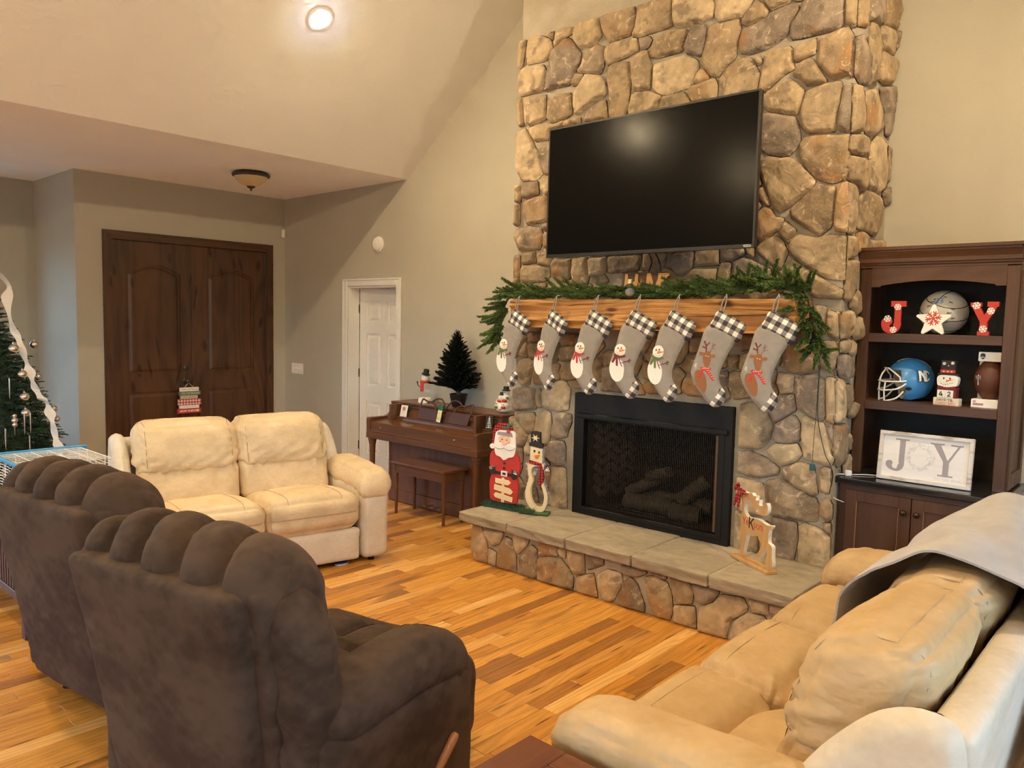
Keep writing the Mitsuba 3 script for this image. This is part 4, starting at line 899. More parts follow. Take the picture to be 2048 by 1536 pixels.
fold = .012 + .009 * np.sin(V[..., 0] * 6 + np.arange(V.shape[1])[None] * .42 + 9 * (meshkit.fbm(V * 2.3, 3, 4) - .5)) + .014 * (meshkit.fbm(V * np.array([3, 6, 12.]), 3, 8) - .4) + .004
V = V - N_[None] * (-fold[..., None])
m_, n_ = V.shape[:2]; I = np.arange(m_ * n_).reshape(m_, n_)
Q = np.stack([I[:-1, :-1], I[1:, :-1], I[1:, 1:], I[:-1, 1:]], -1).reshape(-1, 4)
sh = tm(V.reshape(-1, 3), np.vstack([Q[:, [0, 1, 2]], Q[:, [0, 2, 3]]]))
def thick(sh, t):
    n = sh.vertex_normals; k = len(sh.vertices); v = np.vstack([sh.vertices, sh.vertices + n * t]); f = [sh.faces, sh.faces[:, ::-1] + k]
    e = sh.edges_sorted; u, c = np.unique(e, axis=0, return_counts=True); bd = set(map(tuple, u[c == 1])); b = []
    for a, c_ in sh.edges:
        if (min(a, c_), max(a, c_)) in bd: b += [[a, a + k, c_ + k], [a, c_ + k, c_]]
    return tm(v, np.vstack([np.vstack(f), np.array(b)]))
tag(put('blanket', xf(thick(sh, .007), MTN), 'blanket', 60), 'soft pale grey blanket draped over the back of the tan sofa', 'blanket')

# brown recliners
def velour(p, n, uv):
    f = fbm(p.x * 5, p.y * 5, p.z * 5, 4); g = fbm(p.x * 26, p.y * 26, p.z * 26, 3)
    return mix((.026, .015, .010), (.060, .038, .026), smoothstep(.3, .72, f * .7 + g * .35))
mat('velour', velour, .85, .25, sheen=.5, sheen_tint=.7, bump=lambda p, n, uv: fbm(p.x * 170, p.y * 170, p.z * 170, 2) + 2.5 * fbm(p.x * 9, p.y * 9, p.z * 9, 3), bs=.0026)
mat('lever_wood', (.30, .13, .06), .35)
def recliner(label, M, seed):
    k = thing('recliner', label, 'recliner')
    lean = lambda v: np.c_[v[:, 0], v[:, 1] - .16 * (v[:, 2] - .15) - .05 * np.clip(v[:, 2] - .75, 0, 1), v[:, 2]]
    # outer back
    v, f, C = rbox((.370, .06, .42), .03, (30, 8, 30), (.0, .02, 0), c=(0, -.022, .535)); v[:, 0] *= .84 + .17 * np.clip((v[:, 2] - .1) / .7, 0, 1)
    put('outer_back', soft(lean(v), f, M, .006, 5, seed), 'velour', 60, parent=k)
    v, f, C = rbox((.405, .075, .385), .035, (26, 8, 30), (.01, 0, 0), c=(0, .050, .575)); v[:, 0] *= .84 + .17 * np.clip((v[:, 2] - .1) / .6, 0, 1)
    put('side_boxing', soft(lean(v), f, M, .004, 6, seed + 9), 'velour', 60, parent=k)
    # inner back: channelled pillow with rolled top and side bolsters
    v, f, C = rbox((.435, .140, .345), .125, (70, 22, 46), (.0, .02, .0), c=(0, .125, .715))
    lob = np.array([-.29, -.135, .035, .215])
    x0 = v[:, 0].copy()
    wv = x0 + .05 * np.sin((v[:, 1] - .1) * 9)
    gr = sum(np.exp(-((wv - b) / .020) ** 2) for b in lob); w = np.clip((v[:, 2] - .62) / .2, 0, 1) * np.clip((.41 - np.abs(x0)) / .05, 0, 1)
    bul = .022 * np.abs(np.cos((wv + .31) / .18 * np.pi + np.pi / 2)) * w
    tf = np.exp(-((v[:, 2] - .74) / .025) ** 2) * (C[:, 1] > .2) + np.exp(-((v[:, 2] - .55) / .025) ** 2) * (C[:, 1] > .2)
    m = tm(v, f); n = m.vertex_normals
    d = bul - .040 * gr * w - .035 * tf * np.clip((.40 - np.abs(x0)) / .05, 0, 1) + .010 * 2 * nz(v + seed, 7, 2) + .006 * np.sin(v[:, 2] * 60 + 9 * nz(v, 5, 3)) * np.clip((np.abs(x0) - .36) / .1, 0, 1) * .6
    v = v + n * d[:, None]
    v[:, 2] -= .05 * (np.abs(v[:, 0]) / .47) ** 2.5 * (v[:, 2] > .8)
    put('backrest', xf(tm(lean(v), f), M), 'velour', 60, parent=k)
    for sx in (-1, 1):   # side bolsters running down beside the back
        P = spline([(sx * .385, .13, .26), (sx * .405, .10, .40), (sx * .42, .10, .58), (sx * .415, .10, .78), (sx * .38, .10, .93)], 8)
        R = np.interp(np.linspace(0, 1, len(P)), [0, .06, .3, .6, .85, 1], [.035, .075, .095, .098, .095, .06])
        b = tube(lean(P), R, 22); n = b.vertex_normals; vv = b.vertices
        b.vertices = vv + n * (.012 * np.sin(vv[:, 2] * 34 + 6 * nz(vv, 5, 1)) * .6 + .012 * nz(vv, 9, 5))[:, None]
        put('bolster', xf(b, M), 'velour', 60, parent=k)
    # seat and footrest
    v, f, C = rbox((.345, .335, .10), .07, (36, 36, 10), (0, 0, .045), c=(0, .46, .385))
    gr = np.exp(-((v[:, 1] - .50) / .018) ** 2) + np.exp(-((v[:, 0] - .02) / .018) ** 2) * .9
    put('seat', soft(v, f, M, .008, 8, seed + 1, lambda v, n: -.045 * gr * (n[:, 2] > .2)), 'velour', 60, parent=k)
    v, f, C = rbox((.345, .115, .185), .10, (30, 14, 18), (0, .02, 0), c=(0, .80, .285))
    gr2 = np.exp(-((v[:, 2] - .27) / .02) ** 2)
    put('footrest', soft(v, f, M, .007, 8, seed + 2, lambda v, n: -.035 * gr2 * (n[:, 1] > .2)), 'velour', 60, parent=k)
    for sx in (-1, 1):
        v, f, C = rbox((.118, .335, .085), .08, (14, 30, 10), (0, 0, .02), c=(sx * .445, .345, .545))
        t = np.clip((v[:, 1] - .40) / .28, 0, 1); v[:, 2] -= .07 * t ** 2; v[:, 2] += .02 * np.sin((v[:, 1] - .1) * 4)
        put('armrest', soft(v, f, M, .006, 8, seed + 3, lambda v, n: .006 * np.sin(v[:, 1] * 130 + 8 * nz(v, 8, 2)) * np.clip((v[:, 1] - .3) / .3, 0, 1)), 'velour', 60, parent=k)
        v, f, C = rbox((.100, .345, .235), .045, (10, 22, 14), (.01, .006, 0), c=(sx * .455, .345, .285))
        put('arm_panel', soft(v, f, M, .004, 7, seed + 4), 'velour', 60, parent=k)
        v, f, C = rbox((.085, .10, .17), .08, (10, 10, 14), (0, .01, 0), c=(sx * .43, .70, .33))
        put('arm_front', soft(v, f, M, .006, 8, seed + 5), 'velour', 60, parent=k)
    P = spline([(.56, .44, .20), (.575, .47, .25), (.585, .53, .32)], 6)
    put('lever', xf(tube(P, np.interp(np.linspace(0, 1, len(P)), [0, .5, .9, 1], [.010, .014, .015, .009]), 12), M), 'lever_wood', parent=k, label='wooden release lever')
    put('base', xf(cat([bev(-.34, .34, .02, .66, .05, .20, .01), *[cyl((x, y, 0), (x, y, .06), .024) for x in (-.30, .30) for y in (.06, .60)]]), M), 'black_metal', parent=k)
    return k
r_, f_ = np.array([.981, .195, 0]), np.array([-.195, .981, 0])
O2 = np.array([-2.245, 1.090, 0])
recliner('dark brown velour recliner with a wooden lever, nearest the viewer', frame(O2, r_, f_, (0, 0, 1)), 1)
O1 = np.array([-3.420, 1.155, 0])
recliner('dark brown velour recliner at the left edge beside the wire cage', frame(O1, (.990, .139, 0), (-.139, .990, 0), (0, 0, 1)), 7)
# ---------------------------------------------------------------- bookcase, piano, tables, television, fixtures
mat('cherry', wood((.098, .042, .017), (.036, .014, .007), 'z', .8, .3, 1.0), .40, .5)
mat('cherry_x', wood((.108, .046, .019), (.036, .014, .007), 'x', .8, .5, 1.0), .38, .5)
mat('cherry_edge', (.34, .17, .08), .4)
mat('granite', lambda p, n, uv: mix((.012, .012, .013), (.05, .05, .052), smoothstep(.72, .85, noise(p.x * 500, p.y * 500, p.z * 500))), .10, .6)
mat('knob_metal', (.10, .07, .05), .22, metal=1.)
BC = thing('bookcase', 'dark cherry bookcase with black counter standing beside the stone chimney', 'bookcase')
x0, x1, yu, yb, zc = -1.508, -.737, 4.62, 4.455, .862
put('side_panel', bev(x0, x0 + .022, yu + .02, YW - .001, zc, 2.05, .002), 'cherry', parent=BC)
sp = put('side_panel', bev(x1 - .022, x1, yu + .02, YW - .001, zc, 2.05, .002), 'cherry', parent=BC)
put('stile', bev(x0, x0 + .058, yu, yu + .02, zc, 2.03, .002), 'cherry', parent=BC)
put('stile', bev(x1 - .058, x1, yu, yu + .02, zc, 2.03, .002), 'cherry', parent=BC)
P = [(x0 + .058, 1.928), (x0 + .105, 1.928), (x0 + .108, 1.936)] + [(x, 1.936 + .026 * math.sin(math.pi * (x - x0 - .108) / (x1 - x0 - .216))) for x in np.linspace(x0 + .108, x1 - .108, 24)[1:-1]] + [(x1 - .108, 1.936), (x1 - .105, 1.928), (x1 - .058, 1.928), (x1 - .058, 2.05), (x0 + .058, 2.05)]
put('valance', poly_xz(P, yu, yu + .02), 'cherry_x', False, parent=BC)
prof_c = [(0, 2.035), (-.004, 2.035), (-.004, 2.045), (-.010, 2.050), (-.010, 2.062), (-.014, 2.066), (-.018, 2.078), (-.030, 2.110), (-.034, 2.118), (-.034, 2.128), (-.044, 2.130), (-.044, 2.146), (.06, 2.146), (.06, 2.035)]
def sweepx(prof, xa, xb, y): return xf(extr(Polygon(prof), xb - xa), frame((xa, y, 0), (0, 1, 0), (0, 0, 1), (1, 0, 0)))
put('crown_molding', cat([sweepx(prof_c, x0 - .004, x1 + .004, yu), bev(x0 - .026, x1 + .026, yu - .044, YW - .001, 2.129, 2.147, .003), bev(x0 - .012, x1 + .012, yu - .02, YW - .001, 2.06, 2.129, .003)]), 'cherry_x', 25, parent=BC)
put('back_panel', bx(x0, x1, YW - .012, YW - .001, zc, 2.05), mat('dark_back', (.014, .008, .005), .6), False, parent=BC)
for z in (1.670, 1.288):
    put('shelf', bev(x0 + .022, x1 - .022, yu + .0201, YW - .012, z - .022, z, .002), 'cherry_x', parent=BC)
    put('shelf_lip', bev(x0 + .058, x1 - .058, yu - .002, yu + .02, z - .050, z, .002), 'cherry_x', parent=BC)
put('counter', bev(x0 - .030, x1 + .028, 4.418, YW - .001, zc - .036, zc, .006, 2), 'granite', 30, parent=BC, label='polished black granite counter')
put('base_cabinet', cat([bev(x0, x1, yb, YW - .001, .10, zc - .036, .002), bx(x0 + .02, x1 - .02, yb + .06, YW - .001, .001, .10)]), 'cherry', False, parent=BC)
def shaker(xa, xb, za, zb, y, hand):
    d = put('door', cat([bev(xa, xa + .060, y - .02, y, za, zb, .0015), bev(xb - .060, xb, y - .02, y, za, zb, .0015), bev(xa + .06, xb - .06, y - .0199, y, zb - .06, zb, .0015), bev(xa + .06, xb - .06, y - .0199, y, za, za + .06, .0015)]), 'cherry', False, parent=BC)
    put('door_panel', bev(xa + .055, xb - .055, y - .010, y, za + .055, zb - .055, .002), 'cherry', False, parent=d)
    put('edge_bead', cat([bx(xa + .0585, xa + .0605, y - .0206, y - .012, za + .06, zb - .06), bx(xb - .0605, xb - .0585, y - .0202, y - .012, za + .06, zb - .06)]), 'cherry_edge', False, parent=d)
    kx = xb - .03 if hand > 0 else xa + .03
    put('knob', xf(lathe([(.007, 0), (.007, .012), (.015, .020), (.016, .027), (.010, .032)], 20), frame((kx, y - .02, .716), (1, 0, 0), (0, 0, 1), (0, -1, 0))), 'knob_metal', True, parent=d)
shaker(-1.463, -1.127, .125, .795, yb, 1); shaker(-1.122, -.778, .125, .795, yb, -1)
for (a, b) in ((.16, .78),): put('end_panel', cat([bev(x1 - .002, x1 + .010, 4.50, 4.56, a, b, .002), bev(x1 - .002, x1 + .010, 4.94, 5.0, a, b, .002), bev(x1 - .002, x1 + .0099, 4.56, 4.94, a, a + .06, .002), bev(x1 - .002, x1 + .0099, 4.56, 4.94, b - .06, b, .002)]), 'cherry', parent=BC)
put('end_panel', cat([bev(x1 - .002, x1 + .010, 4.64, 4.70, .87, 2.0, .002), bev(x1 - .002, x1 + .010, 4.95, 5.01, .87, 2.0, .002), bev(x1 - .002, x1 + .0099, 4.70, 4.95, .87, .95, .002), bev(x1 - .002, x1 + .0099, 4.70, 4.95, 1.92, 2.0, .002)]), 'cherry', parent=BC)

# television on its arm
mat('tv_black', (.012, .012, .013), .35)
mat('tv_screen', (.005, .005, .005), .18, .07)
mat('logo_silver', (.75, .75, .75), .4)
TV = thing('television', 'large black flat screen television mounted above the mantel', 'television')
tx0, tx1, tz0, tz1, ty = -3.355, -1.885, 2.122, 2.966, 4.030
put('housing', cat([bev(tx0, tx1, ty, ty + .035, tz0, tz1, .004), bev(tx0 + .25, tx1 - .25, ty + .035, ty + .075, tz0 + .06, tz1 - .25, .02)]), 'tv_black', parent=TV)
put('bezel', xf(extr(sbox(tx0, tz0, tx1, tz1).difference(sbox(tx0 + .011, tz0 + .020, tx1 - .011, tz1 - .011)), .004), frame((0, ty, 0), (1, 0, 0), (0, 0, 1), (0, -1, 0))), 'tv_black', False, parent=TV)
put('screen', bx(tx0 + .011, tx1 - .011, ty - .0015, ty + .002, tz0 + .020, tz1 - .011), 'tv_screen', False, parent=TV)
put('logo', xf(meshkit.text_mesh('VIZIO', .011, .0012, True), stand((tx1 - .062, ty - .004, tz0 + .005))), 'logo_silver', False, parent=TV)
put('mount', cat([bev(-2.75, -2.50, 4.345, 4.37, 2.45, 2.75, .004), bev(-2.66, -2.58, 4.10, 4.36, 2.52, 2.60, .006), bev(-2.80, -2.44, ty + .075, ty + .10, 2.40, 2.74, .004)]), 'black_metal', parent=TV)
put('cable', cat([tube(spline([(-2.66, 4.10, 2.20), (-2.67, 4.25, 2.10), (-2.72, 4.30, 2.02), (-2.71, 4.30, 1.88)], 8), .004, 8), tube(spline([(-2.63, 4.10, 2.22), (-2.63, 4.27, 2.10), (-2.63, 4.30, 1.98), (-2.64, 4.30, 1.86)], 8), .004, 8)]), 'tv_black', True, parent=TV)

# piano and bench
mat('walnut', wood((.150, .060, .022), (.062, .024, .010), 'x', 1., .0, .9), .30, .5, clearcoat=.3, clearcoat_gloss=.9)
mat('walnut_z', wood((.165, .068, .026), (.070, .027, .011), 'z', 1., .0, .9), .30, .5)
mat('brass', (.80, .62, .30), .25, metal=1.)
mat('page', (.82, .80, .74), .6)
PI = thing('piano', 'brown walnut spinet piano standing against the grey wall', 'piano')
cheek = [(4.405, .612), (4.402, .755), (4.408, .768), (4.422, .772), (4.60, .772), (4.645, .780), (4.672, .806), (4.688, .850), (4.700, .884), (4.720, .900), (5.0, .905), (5.0, .612)]
for a, b in ((-5.802, -5.752), (-4.396, -4.346)): put('cheek', poly_yz(cheek, a, b), 'walnut', False, parent=PI)
put('key_bed', bev(-5.806, -4.342, 4.398, 4.70, .580, .640, .006), 'walnut', parent=PI)
put('fall_board', poly_yz([(4.415, .655), (4.412, .722), (4.420, .733), (4.44, .738), (4.60, .752), (4.61, .785), (4.64, .785), (4.64, .65)], -5.750, -4.398), 'walnut', False, parent=PI)
put('key_slip', bev(-5.752, -4.396, 4.405, 4.42, .640, .656, .003), 'walnut', parent=PI)
for x in (-5.60, -4.62): put('brass_knob', ball((x, 4.408, .694), .011, 2, (1, 1.0, .7)), 'brass', True, parent=PI)
put('name_plate', bev(-5.33, -5.25, 4.49, 4.53, .7425, .7465, .001), 'brass', False, parent=PI); put('name_plate', bev(-4.94, -4.86, 4.49, 4.53, .7425, .7465, .001), 'brass', False, parent=PI)
put('front_panel', poly_yz([(4.635, .775), (4.645, .775), (4.71, .87), (4.70, .872)], -5.752, -4.396), 'walnut', False, parent=PI)
put('desk_ledge', bev(-5.752, -4.396, 4.60, 4.645, .772, .786, .003), 'walnut', parent=PI)
put('trim_rail', bev(-5.752, -4.396, 4.684, 4.70, .862, .878, .003), 'walnut', parent=PI)
put('lid', bev(-5.806, -4.342, 4.690, 5.001, .886, .907, .006), 'walnut', parent=PI)
put('lower_case', cat([bev(-5.62, -4.50, 4.535, 4.56, .03, .585, .004), bev(-5.63, -5.60, 4.53, 5.0, .005, .9, .003), bev(-4.52, -4.49, 4.53, 5.0, .005, .9, .003), bev(-5.62, -4.5, 4.528, 4.56, .005, .12, .004), bx(-5.76, -4.39, 4.70, 5.0, .60, .89)]), 'walnut_z', 30, parent=PI)
def turned(x, y, h, r0, r1):
    return lathe([(r0 * .62, .0), (r0 * .70, .02), (r0 * .60, .04), (r1 * .95, h - .06), (r1 * 1.12, h - .055), (r1 * 1.12, h - .035), (r1 * 1.3, h - .03), (r1 * 1.3, h)], 20, (x, y, 0))
for x in (-5.765, -4.395): put('leg', turned(x, 4.445, .581, .030, .030), 'walnut_z', 40, parent=PI)
for i, x in enumerate((-5.02, -4.93, -4.84)): put('pedal', bev(x - .018, x + .018, 4.44, 4.54, .055, .063, .003), 'brass', parent=PI)
mdesk = lambda s: [(s * .015, 0), (s * .32, 0), (s * .33, .10), (s * .02, .10)]
mat('lattice', (.075, .034, .024), .45)
MB_ = stand((-4.99, 4.612, .787), 0, 20)
MD = put('music_desk', cat([xf(extr(Polygon(mdesk(s)), .012), MB_) for s in (-1, 1)] +
   [xf(tube(np.c_[spline(q, 6), np.full(len(spline(q, 6)), .006)], .0075, 8), MB_) for s in (-1, 1) for q in ([(s * .33, .10), (s * .325, .185), (s * .27, .175), (s * .20, .165)], [(s * .12, .10), (s * .15, .15), (s * .21, .17), (s * .25, .155)], [(s * .20, .167), (s * .15, .20), (s * .08, .205), (s * .035, .17), (s * .0, .11)])]), 'lattice', 30, parent=PI, label='pierced music desk with curved tracery')
BN = thing('piano_bench', 'brown wooden piano bench tucked against the spinet piano', 'bench')
bx0, bx1, by0, by1, bz = -5.222, -4.536, 4.223, 4.50, .460
put('seat', bev(bx0, bx1, by0, by1, bz - .022, bz, .006, 2), 'walnut', 30, parent=BN)
put('apron', cat([bev(bx0 + .02, bx1 - .02, by0 + .018, by0 + .032, bz - .10, bz - .022, .002), bev(bx0 + .02, bx1 - .02, by1 - .032, by1 - .018, bz - .10, bz - .022, .002), bev(bx0 + .018, bx0 + .032, by0 + .02, by1 - .02, bz - .10, bz - .022, .002), bev(bx1 - .032, bx1 - .018, by0 + .02, by1 - .02, bz - .10, bz - .022, .002)]), 'walnut', False, parent=BN)
for x in (bx0 + .04, bx1 - .04):
    for y in (by0 + .035, by1 - .035): put('leg', turned(x, y, bz - .022, .020, .019), 'walnut_z', 40, parent=BN)

# end table in the foreground
mat('mahogany', wood((.150, .048, .020), (.070, .022, .011), 'y', 1., .25, 1.), .34, .5, bump=lambda p, n, uv: noise(p.x * 200, p.y * 8, p.z * 200), bs=.0002)
mat('mahogany_x', wood((.150, .050, .021), (.072, .023, .011), 'x', 1., .25, 1.), .34, .5)
ET = thing('end_table', 'dark mahogany plank-topped table in the foreground beside the sofa arm', 'table')
zt = .552
put('end_board', bev(-1.322, -1.196, .78, 1.570, zt - .032, zt, .003), 'mahogany', parent=ET)
for i, (a, b) in enumerate(((.78, 1.02), (1.022, 1.262), (1.264, 1.490), (1.492, 1.570))): put('plank', bev(-1.1945, -.74, a, b - .0008, zt - .032, zt - .0004, .0025), 'mahogany_x', parent=ET)
put('apron', cat([bev(-1.285, -1.265, .83, 1.54, zt - .12, zt - .032, .003), bev(-.80, -.78, .83, 1.54, zt - .12, zt - .032, .003), bev(-1.265, -.80, .83, .85, zt - .12, zt - .032, .003), bev(-1.265, -.80, 1.52, 1.54, zt - .12, zt - .032, .003)]), 'mahogany', parent=ET)
for x in (-1.265, -.80):
    for y in (.85, 1.52): put('leg', bev(x - .03, x + .03, y - .03, y + .03, .0005, zt - .032, .004), 'mahogany', parent=ET)

# slatted side table at the left edge, with the wire cage on it
mat('espresso', wood((.085, .036, .021), (.030, .013, .009), 'z', 1., .0, 1.), .38, .5)
ST = thing('slatted_table', 'dark brown slat-sided table under the wire cage at the left edge', 'table')
sx0, sx1, sy0, sy1, szt = -5.36, -4.405, 1.19, 1.715, .60
put('table_top', bev(sx0 - .02, sx1 + .02, sy0 - .02, sy1 + .02, szt - .03, szt, .004), 'espresso', parent=ST)
for x in (sx0 + .03, sx1 - .03):
    for y in (sy0 + .03, sy1 - .03): put('leg', bev(x - .03, x + .03, y - .03, y + .03, .0005, szt - .03, .003), 'espresso', parent=ST)
for y in (sy0 + .025, sy1 - .025):
    put('rail', bev(sx0 + .06, sx1 - .06, y - .012, y + .012, .16, .205, .003), 'espresso', parent=ST)
    put('rail', bev(sx0 + .06, sx1 - .06, y - .012, y + .012, szt - .08, szt - .03, .003), 'espresso', parent=ST)
    for x in np.linspace(sx0 + .09, sx1 - .09, 19): put('slat', bev(x - .011, x + .011, y - .007, y + .007, .2055, szt - .0805, .002), 'espresso', False, parent=ST)
for x in (sx0 + .02, sx1 - .02):
    put('rail', bev(x - .012, x + .012, sy0 + .06, sy1 - .06, .16, .205, .003), 'espresso', parent=ST)
put('lower_shelf', bev(sx0 + .05, sx1 - .05, sy0 + .05, sy1 - .05, .170, .188, .003), mat('pale_shelf', (.55, .58, .62), .5), parent=ST)
mat('cage_blue', (.035, .24, .50), .4); mat('cage_wire', (.80, .80, .78), .4); mat('litter', (.30, .26, .20), .9)
CG = thing('pet_cage', 'white wire pet cage with a blue top rim behind the cream loveseat', 'cage')
gx0, gx1, gy0, gy1, gz0, gz1 = -5.14, -4.62, 1.24, 1.72, szt, .872
put('tray', cat([bev(gx0, gx1, gy0, gy1, gz0 + .001, gz0 + .012, .003), bev(gx0, gx0 + .008, gy0, gy1, gz0 + .012, gz0 + .07, .002), bev(gx1 - .008, gx1, gy0, gy1, gz0 + .012, gz0 + .07, .002), bev(gx0 + .008, gx1 - .008, gy0, gy0 + .008, gz0 + .012, gz0 + .07, .002), bev(gx0 + .008, gx1 - .008, gy1 - .008, gy1, gz0 + .012, gz0 + .07, .002)]), 'cage_wire', parent=CG)
put('litter', bev(gx0 + .01, gx1 - .01, gy0 + .01, gy1 - .01, gz0 + .0125, gz0 + .05, .01), 'litter', parent=CG)
put('top_rim', cat([bev(gx0, gx1, gy0, gy0 + .016, gz1 - .020, gz1, .004), bev(gx0 - .008, gx0 + .02, gy0, gy1 + .03, gz1 - .034, gz1, .004)]), 'cage_blue', 20, parent=CG, label='bright blue plastic rim')
wr = .0016
W_ = lambda p, q, r=wr: tube([p, q], r, 5)
for z in np.linspace(gz0 + .09, gz1 - .035, 10): put('side_wire', tube([(gx0 + .006, gy0 + .006, z), (gx1 - .006, gy0 + .006, z), (gx1 - .006, gy1 - .006, z), (gx0 + .006, gy1 - .006, z)], wr, 5, True), 'cage_wire', parent=CG)
for y in np.linspace(gy0 + .01, gy1 - .01, 5): put('upright_wire', cat([W_((x, y, gz0 + .06), (x, y, gz1 - .01), .0022) for x in (gx0 + .006, gx1 - .006)]), 'cage_wire', parent=CG)
for x in np.linspace(gx0 + .12, gx1 - .12, 3): put('upright_wire', cat([W_((x, y, gz0 + .06), (x, y, gz1 - .01), .0022) for y in (gy0 + .006, gy1 - .006)]), 'cage_wire', parent=CG)
for y in np.linspace(gy0 + .02, gy1 - .01, 6): put('top_wire', W_((gx0 + .01, y, gz1 - .012), (gx1 - .005, y, gz1 - .012), .0022), 'cage_wire', parent=CG)
for x in np.linspace(gx0 + .03, gx1 - .003, 14): put('top_wire', W_((x, gy0 + .01, gz1 - .010), (x, gy1 - .01, gz1 - .010)), 'cage_wire', parent=CG)
put('cage_door', tube(spline([(gx1 - .003, 1.62, gz0 + .08), (gx1 - .003, 1.62, gz0 + .19), (gx1 - .003, 1.64, gz0 + .215), (gx1 - .003, 1.66, gz0 + .19), (gx1 - .003, 1.66, gz0 + .08)], 6), .0024, 6), 'cage_wire', parent=CG)

# fixtures
mat('amber_glass', (.66, .52, .30), .35, .5)
CL = thing('ceiling_light', 'bronze flush ceiling light with an amber glass bowl in the foyer', 'light')
c_ = (-6.95, 3.885)
put('canopy', lathe([(.150, ZC - .048), (.172, ZC - .042), (.178, ZC - .028), (.165, ZC - .012), (.150, ZC - .0006)], 36, (*c_, 0)), 'bronze', 40, parent=CL)
put('bowl', lathe([(.016, ZC - .135), (.05, ZC - .130), (.10, ZC - .108), (.138, ZC - .078), (.155, ZC - .047)], 36, (*c_, 0)), 'amber_glass', 60, parent=CL)
put('finial', lathe([(.004, ZC - .178), (.010, ZC - .172), (.007, ZC - .163), (.014, ZC - .155), (.036, ZC - .143), (.040, ZC - .132), (.02, ZC - .126)], 24, (*c_, 0)), 'bronze', 50, parent=CL)
SD = thing('smoke_alarm', 'round white smoke alarm on the grey wall above the white door', 'smoke alarm')
Mw = lambda x, z: frame((x, YW - .0005, z), (1, 0, 0), (0, 0, 1), (0, -1, 0))
put('base', xf(lathe([(.078, 0), (.078, .012), (.070, .016)], 36), Mw(-6.42, 2.455)), 'white_plastic', 40, parent=SD)
put('cover', xf(lathe([(.066, .016), (.064, .036), (.05, .042)], 36), Mw(-6.42, 2.455)), 'white_plastic', 40, parent=SD)
put('button', xf(lathe([(.012, .042), (.011, .046)], 16), Mw(-6.42, 2.47)), 'page', 40, parent=SD)
MS = thing('motion_sensor', 'small white motion sensor in the wall corner above the entry door', 'sensor')
Mc = rotz(-45, (XL + .028, YW - .028, 2.66))
put('housing', xf(bev(-.030, .030, -.022, .012, -.05, .05, .008), Mc), 'white_plastic', parent=MS); put('lens', xf(bev(-.022, .022, -.027, -.021, -.035, .0, .004), Mc), 'page', parent=MS)
SW = thing('light_switch', 'white four-gang light switch plate beside the white door', 'light switch')
put('plate', bev(-8.055, -7.815, YW - .007, YW - .0006, 1.025, 1.150, .003), 'white_plastic', parent=SW)
for x in (-8.005, -7.96, -7.913, -7.866): put('toggle', bev(x - .005, x + .005, YW - .018, YW - .007, 1.080, 1.098, .002), 'page', parent=SW)
# ---------------------------------------------------------------- Christmas decorations
def flat(key, *c, r=.6): return mat(key, c, r)
flat('white_felt', .84, .82, .76); flat('black_paint', .018, .017, .017); flat('red_paint', .50, .035, .03); flat('cream_paint', .80, .68, .42); flat('carrot', .72, .22, .03)
flat('skin', .78, .50, .36); flat('grey_paint', .30, .29, .29); flat('holly', .02, .14, .07); flat('dark_red', .16, .02, .02); flat('brown_felt', .27, .105, .035); flat('green_scarf', .10, .16, .05); flat('silver_thread', .70, .68, .62)
mat('grey_felt', lambda p, n, uv: mix((.335, .31, .28), (.27, .25, .225), fbm(p.x * 30, p.y * 30, p.z * 30, 3)), .9, .2, sheen=.5, bump=lambda p, n, uv: fbm(p.x * 300, p.y * 300, p.z * 300, 2), bs=.001)
def checks(light, mid, dark, c):
    def fn(p, n, uv):
        a = dr.floor(uv.x / c); b = dr.floor(uv.y / c); a = a - 2 * dr.floor(a / 2); b = b - 2 * dr.floor(b / 2)
        t = .92 + .12 * noise(uv.x * 900, uv.y * 900)
        return dr.select(a + b > 1.5, mi.Color3f(*dark), dr.select(a + b > .5, mi.Color3f(*mid), mi.Color3f(*light))) * t
    return fn
mat('buffalo', checks((.84, .81, .74), (.26, .245, .24), (.055, .05, .055), .0265), .9, .2)
mat('tartan', checks((.55, .06, .05), (.30, .03, .03), (.06, .015, .02), .010), .85, .2)
mat('red_buffalo', checks((.80, .76, .70), (.60, .25, .24), (.42, .03, .04), .008), .8, .2)
def planar_uv(m, M):
    q = trimesh.transform_points(m.vertices, np.linalg.inv(M)); return q[:, :2]
# stockings
ST_BODY = [(-.110, -.19), (-.140, -.30), (-.172, -.405), (-.178, -.455), (-.140, -.535), (-.066, -.622), (-.024, -.634), (.006, -.612), (.019, -.562), (-.004, -.522), (-.017, -.482), (-.016, -.434), (.022, -.335), (.062, -.258), (.070, -.215), (.02, -.18), (-.06, -.16)]
def on_top(poly, base, lift, th):
    """A patch laid on the front of base's pillow height function."""
    m = extr(poly, th); m.vertices[:, 2] += lift; return m
body_poly = smoothpoly(ST_BODY, 6)
cuff_poly = smoothpoly([(-.037, -.083), (.04, -.118), (.116, -.163), (.106, -.205), (.072, -.268), (.0, -.232), (-.088, -.186), (-.070, -.138)], 5)
toe_poly = body_poly.intersection(Polygon([(-.095, -.66), (-.062, -.575), (-.005, -.505), (.08, -.52), (.08, -.70)])).buffer(.0035)
def circ(x, y, rx, ry=None, n=20): return Polygon([(x + rx * math.cos(a), y + (ry or rx) * math.sin(a)) for a in np.linspace(0, 2 * math.pi, n, endpoint=False)])
def line(P, w): return LineString(P).buffer(w / 2, 4)
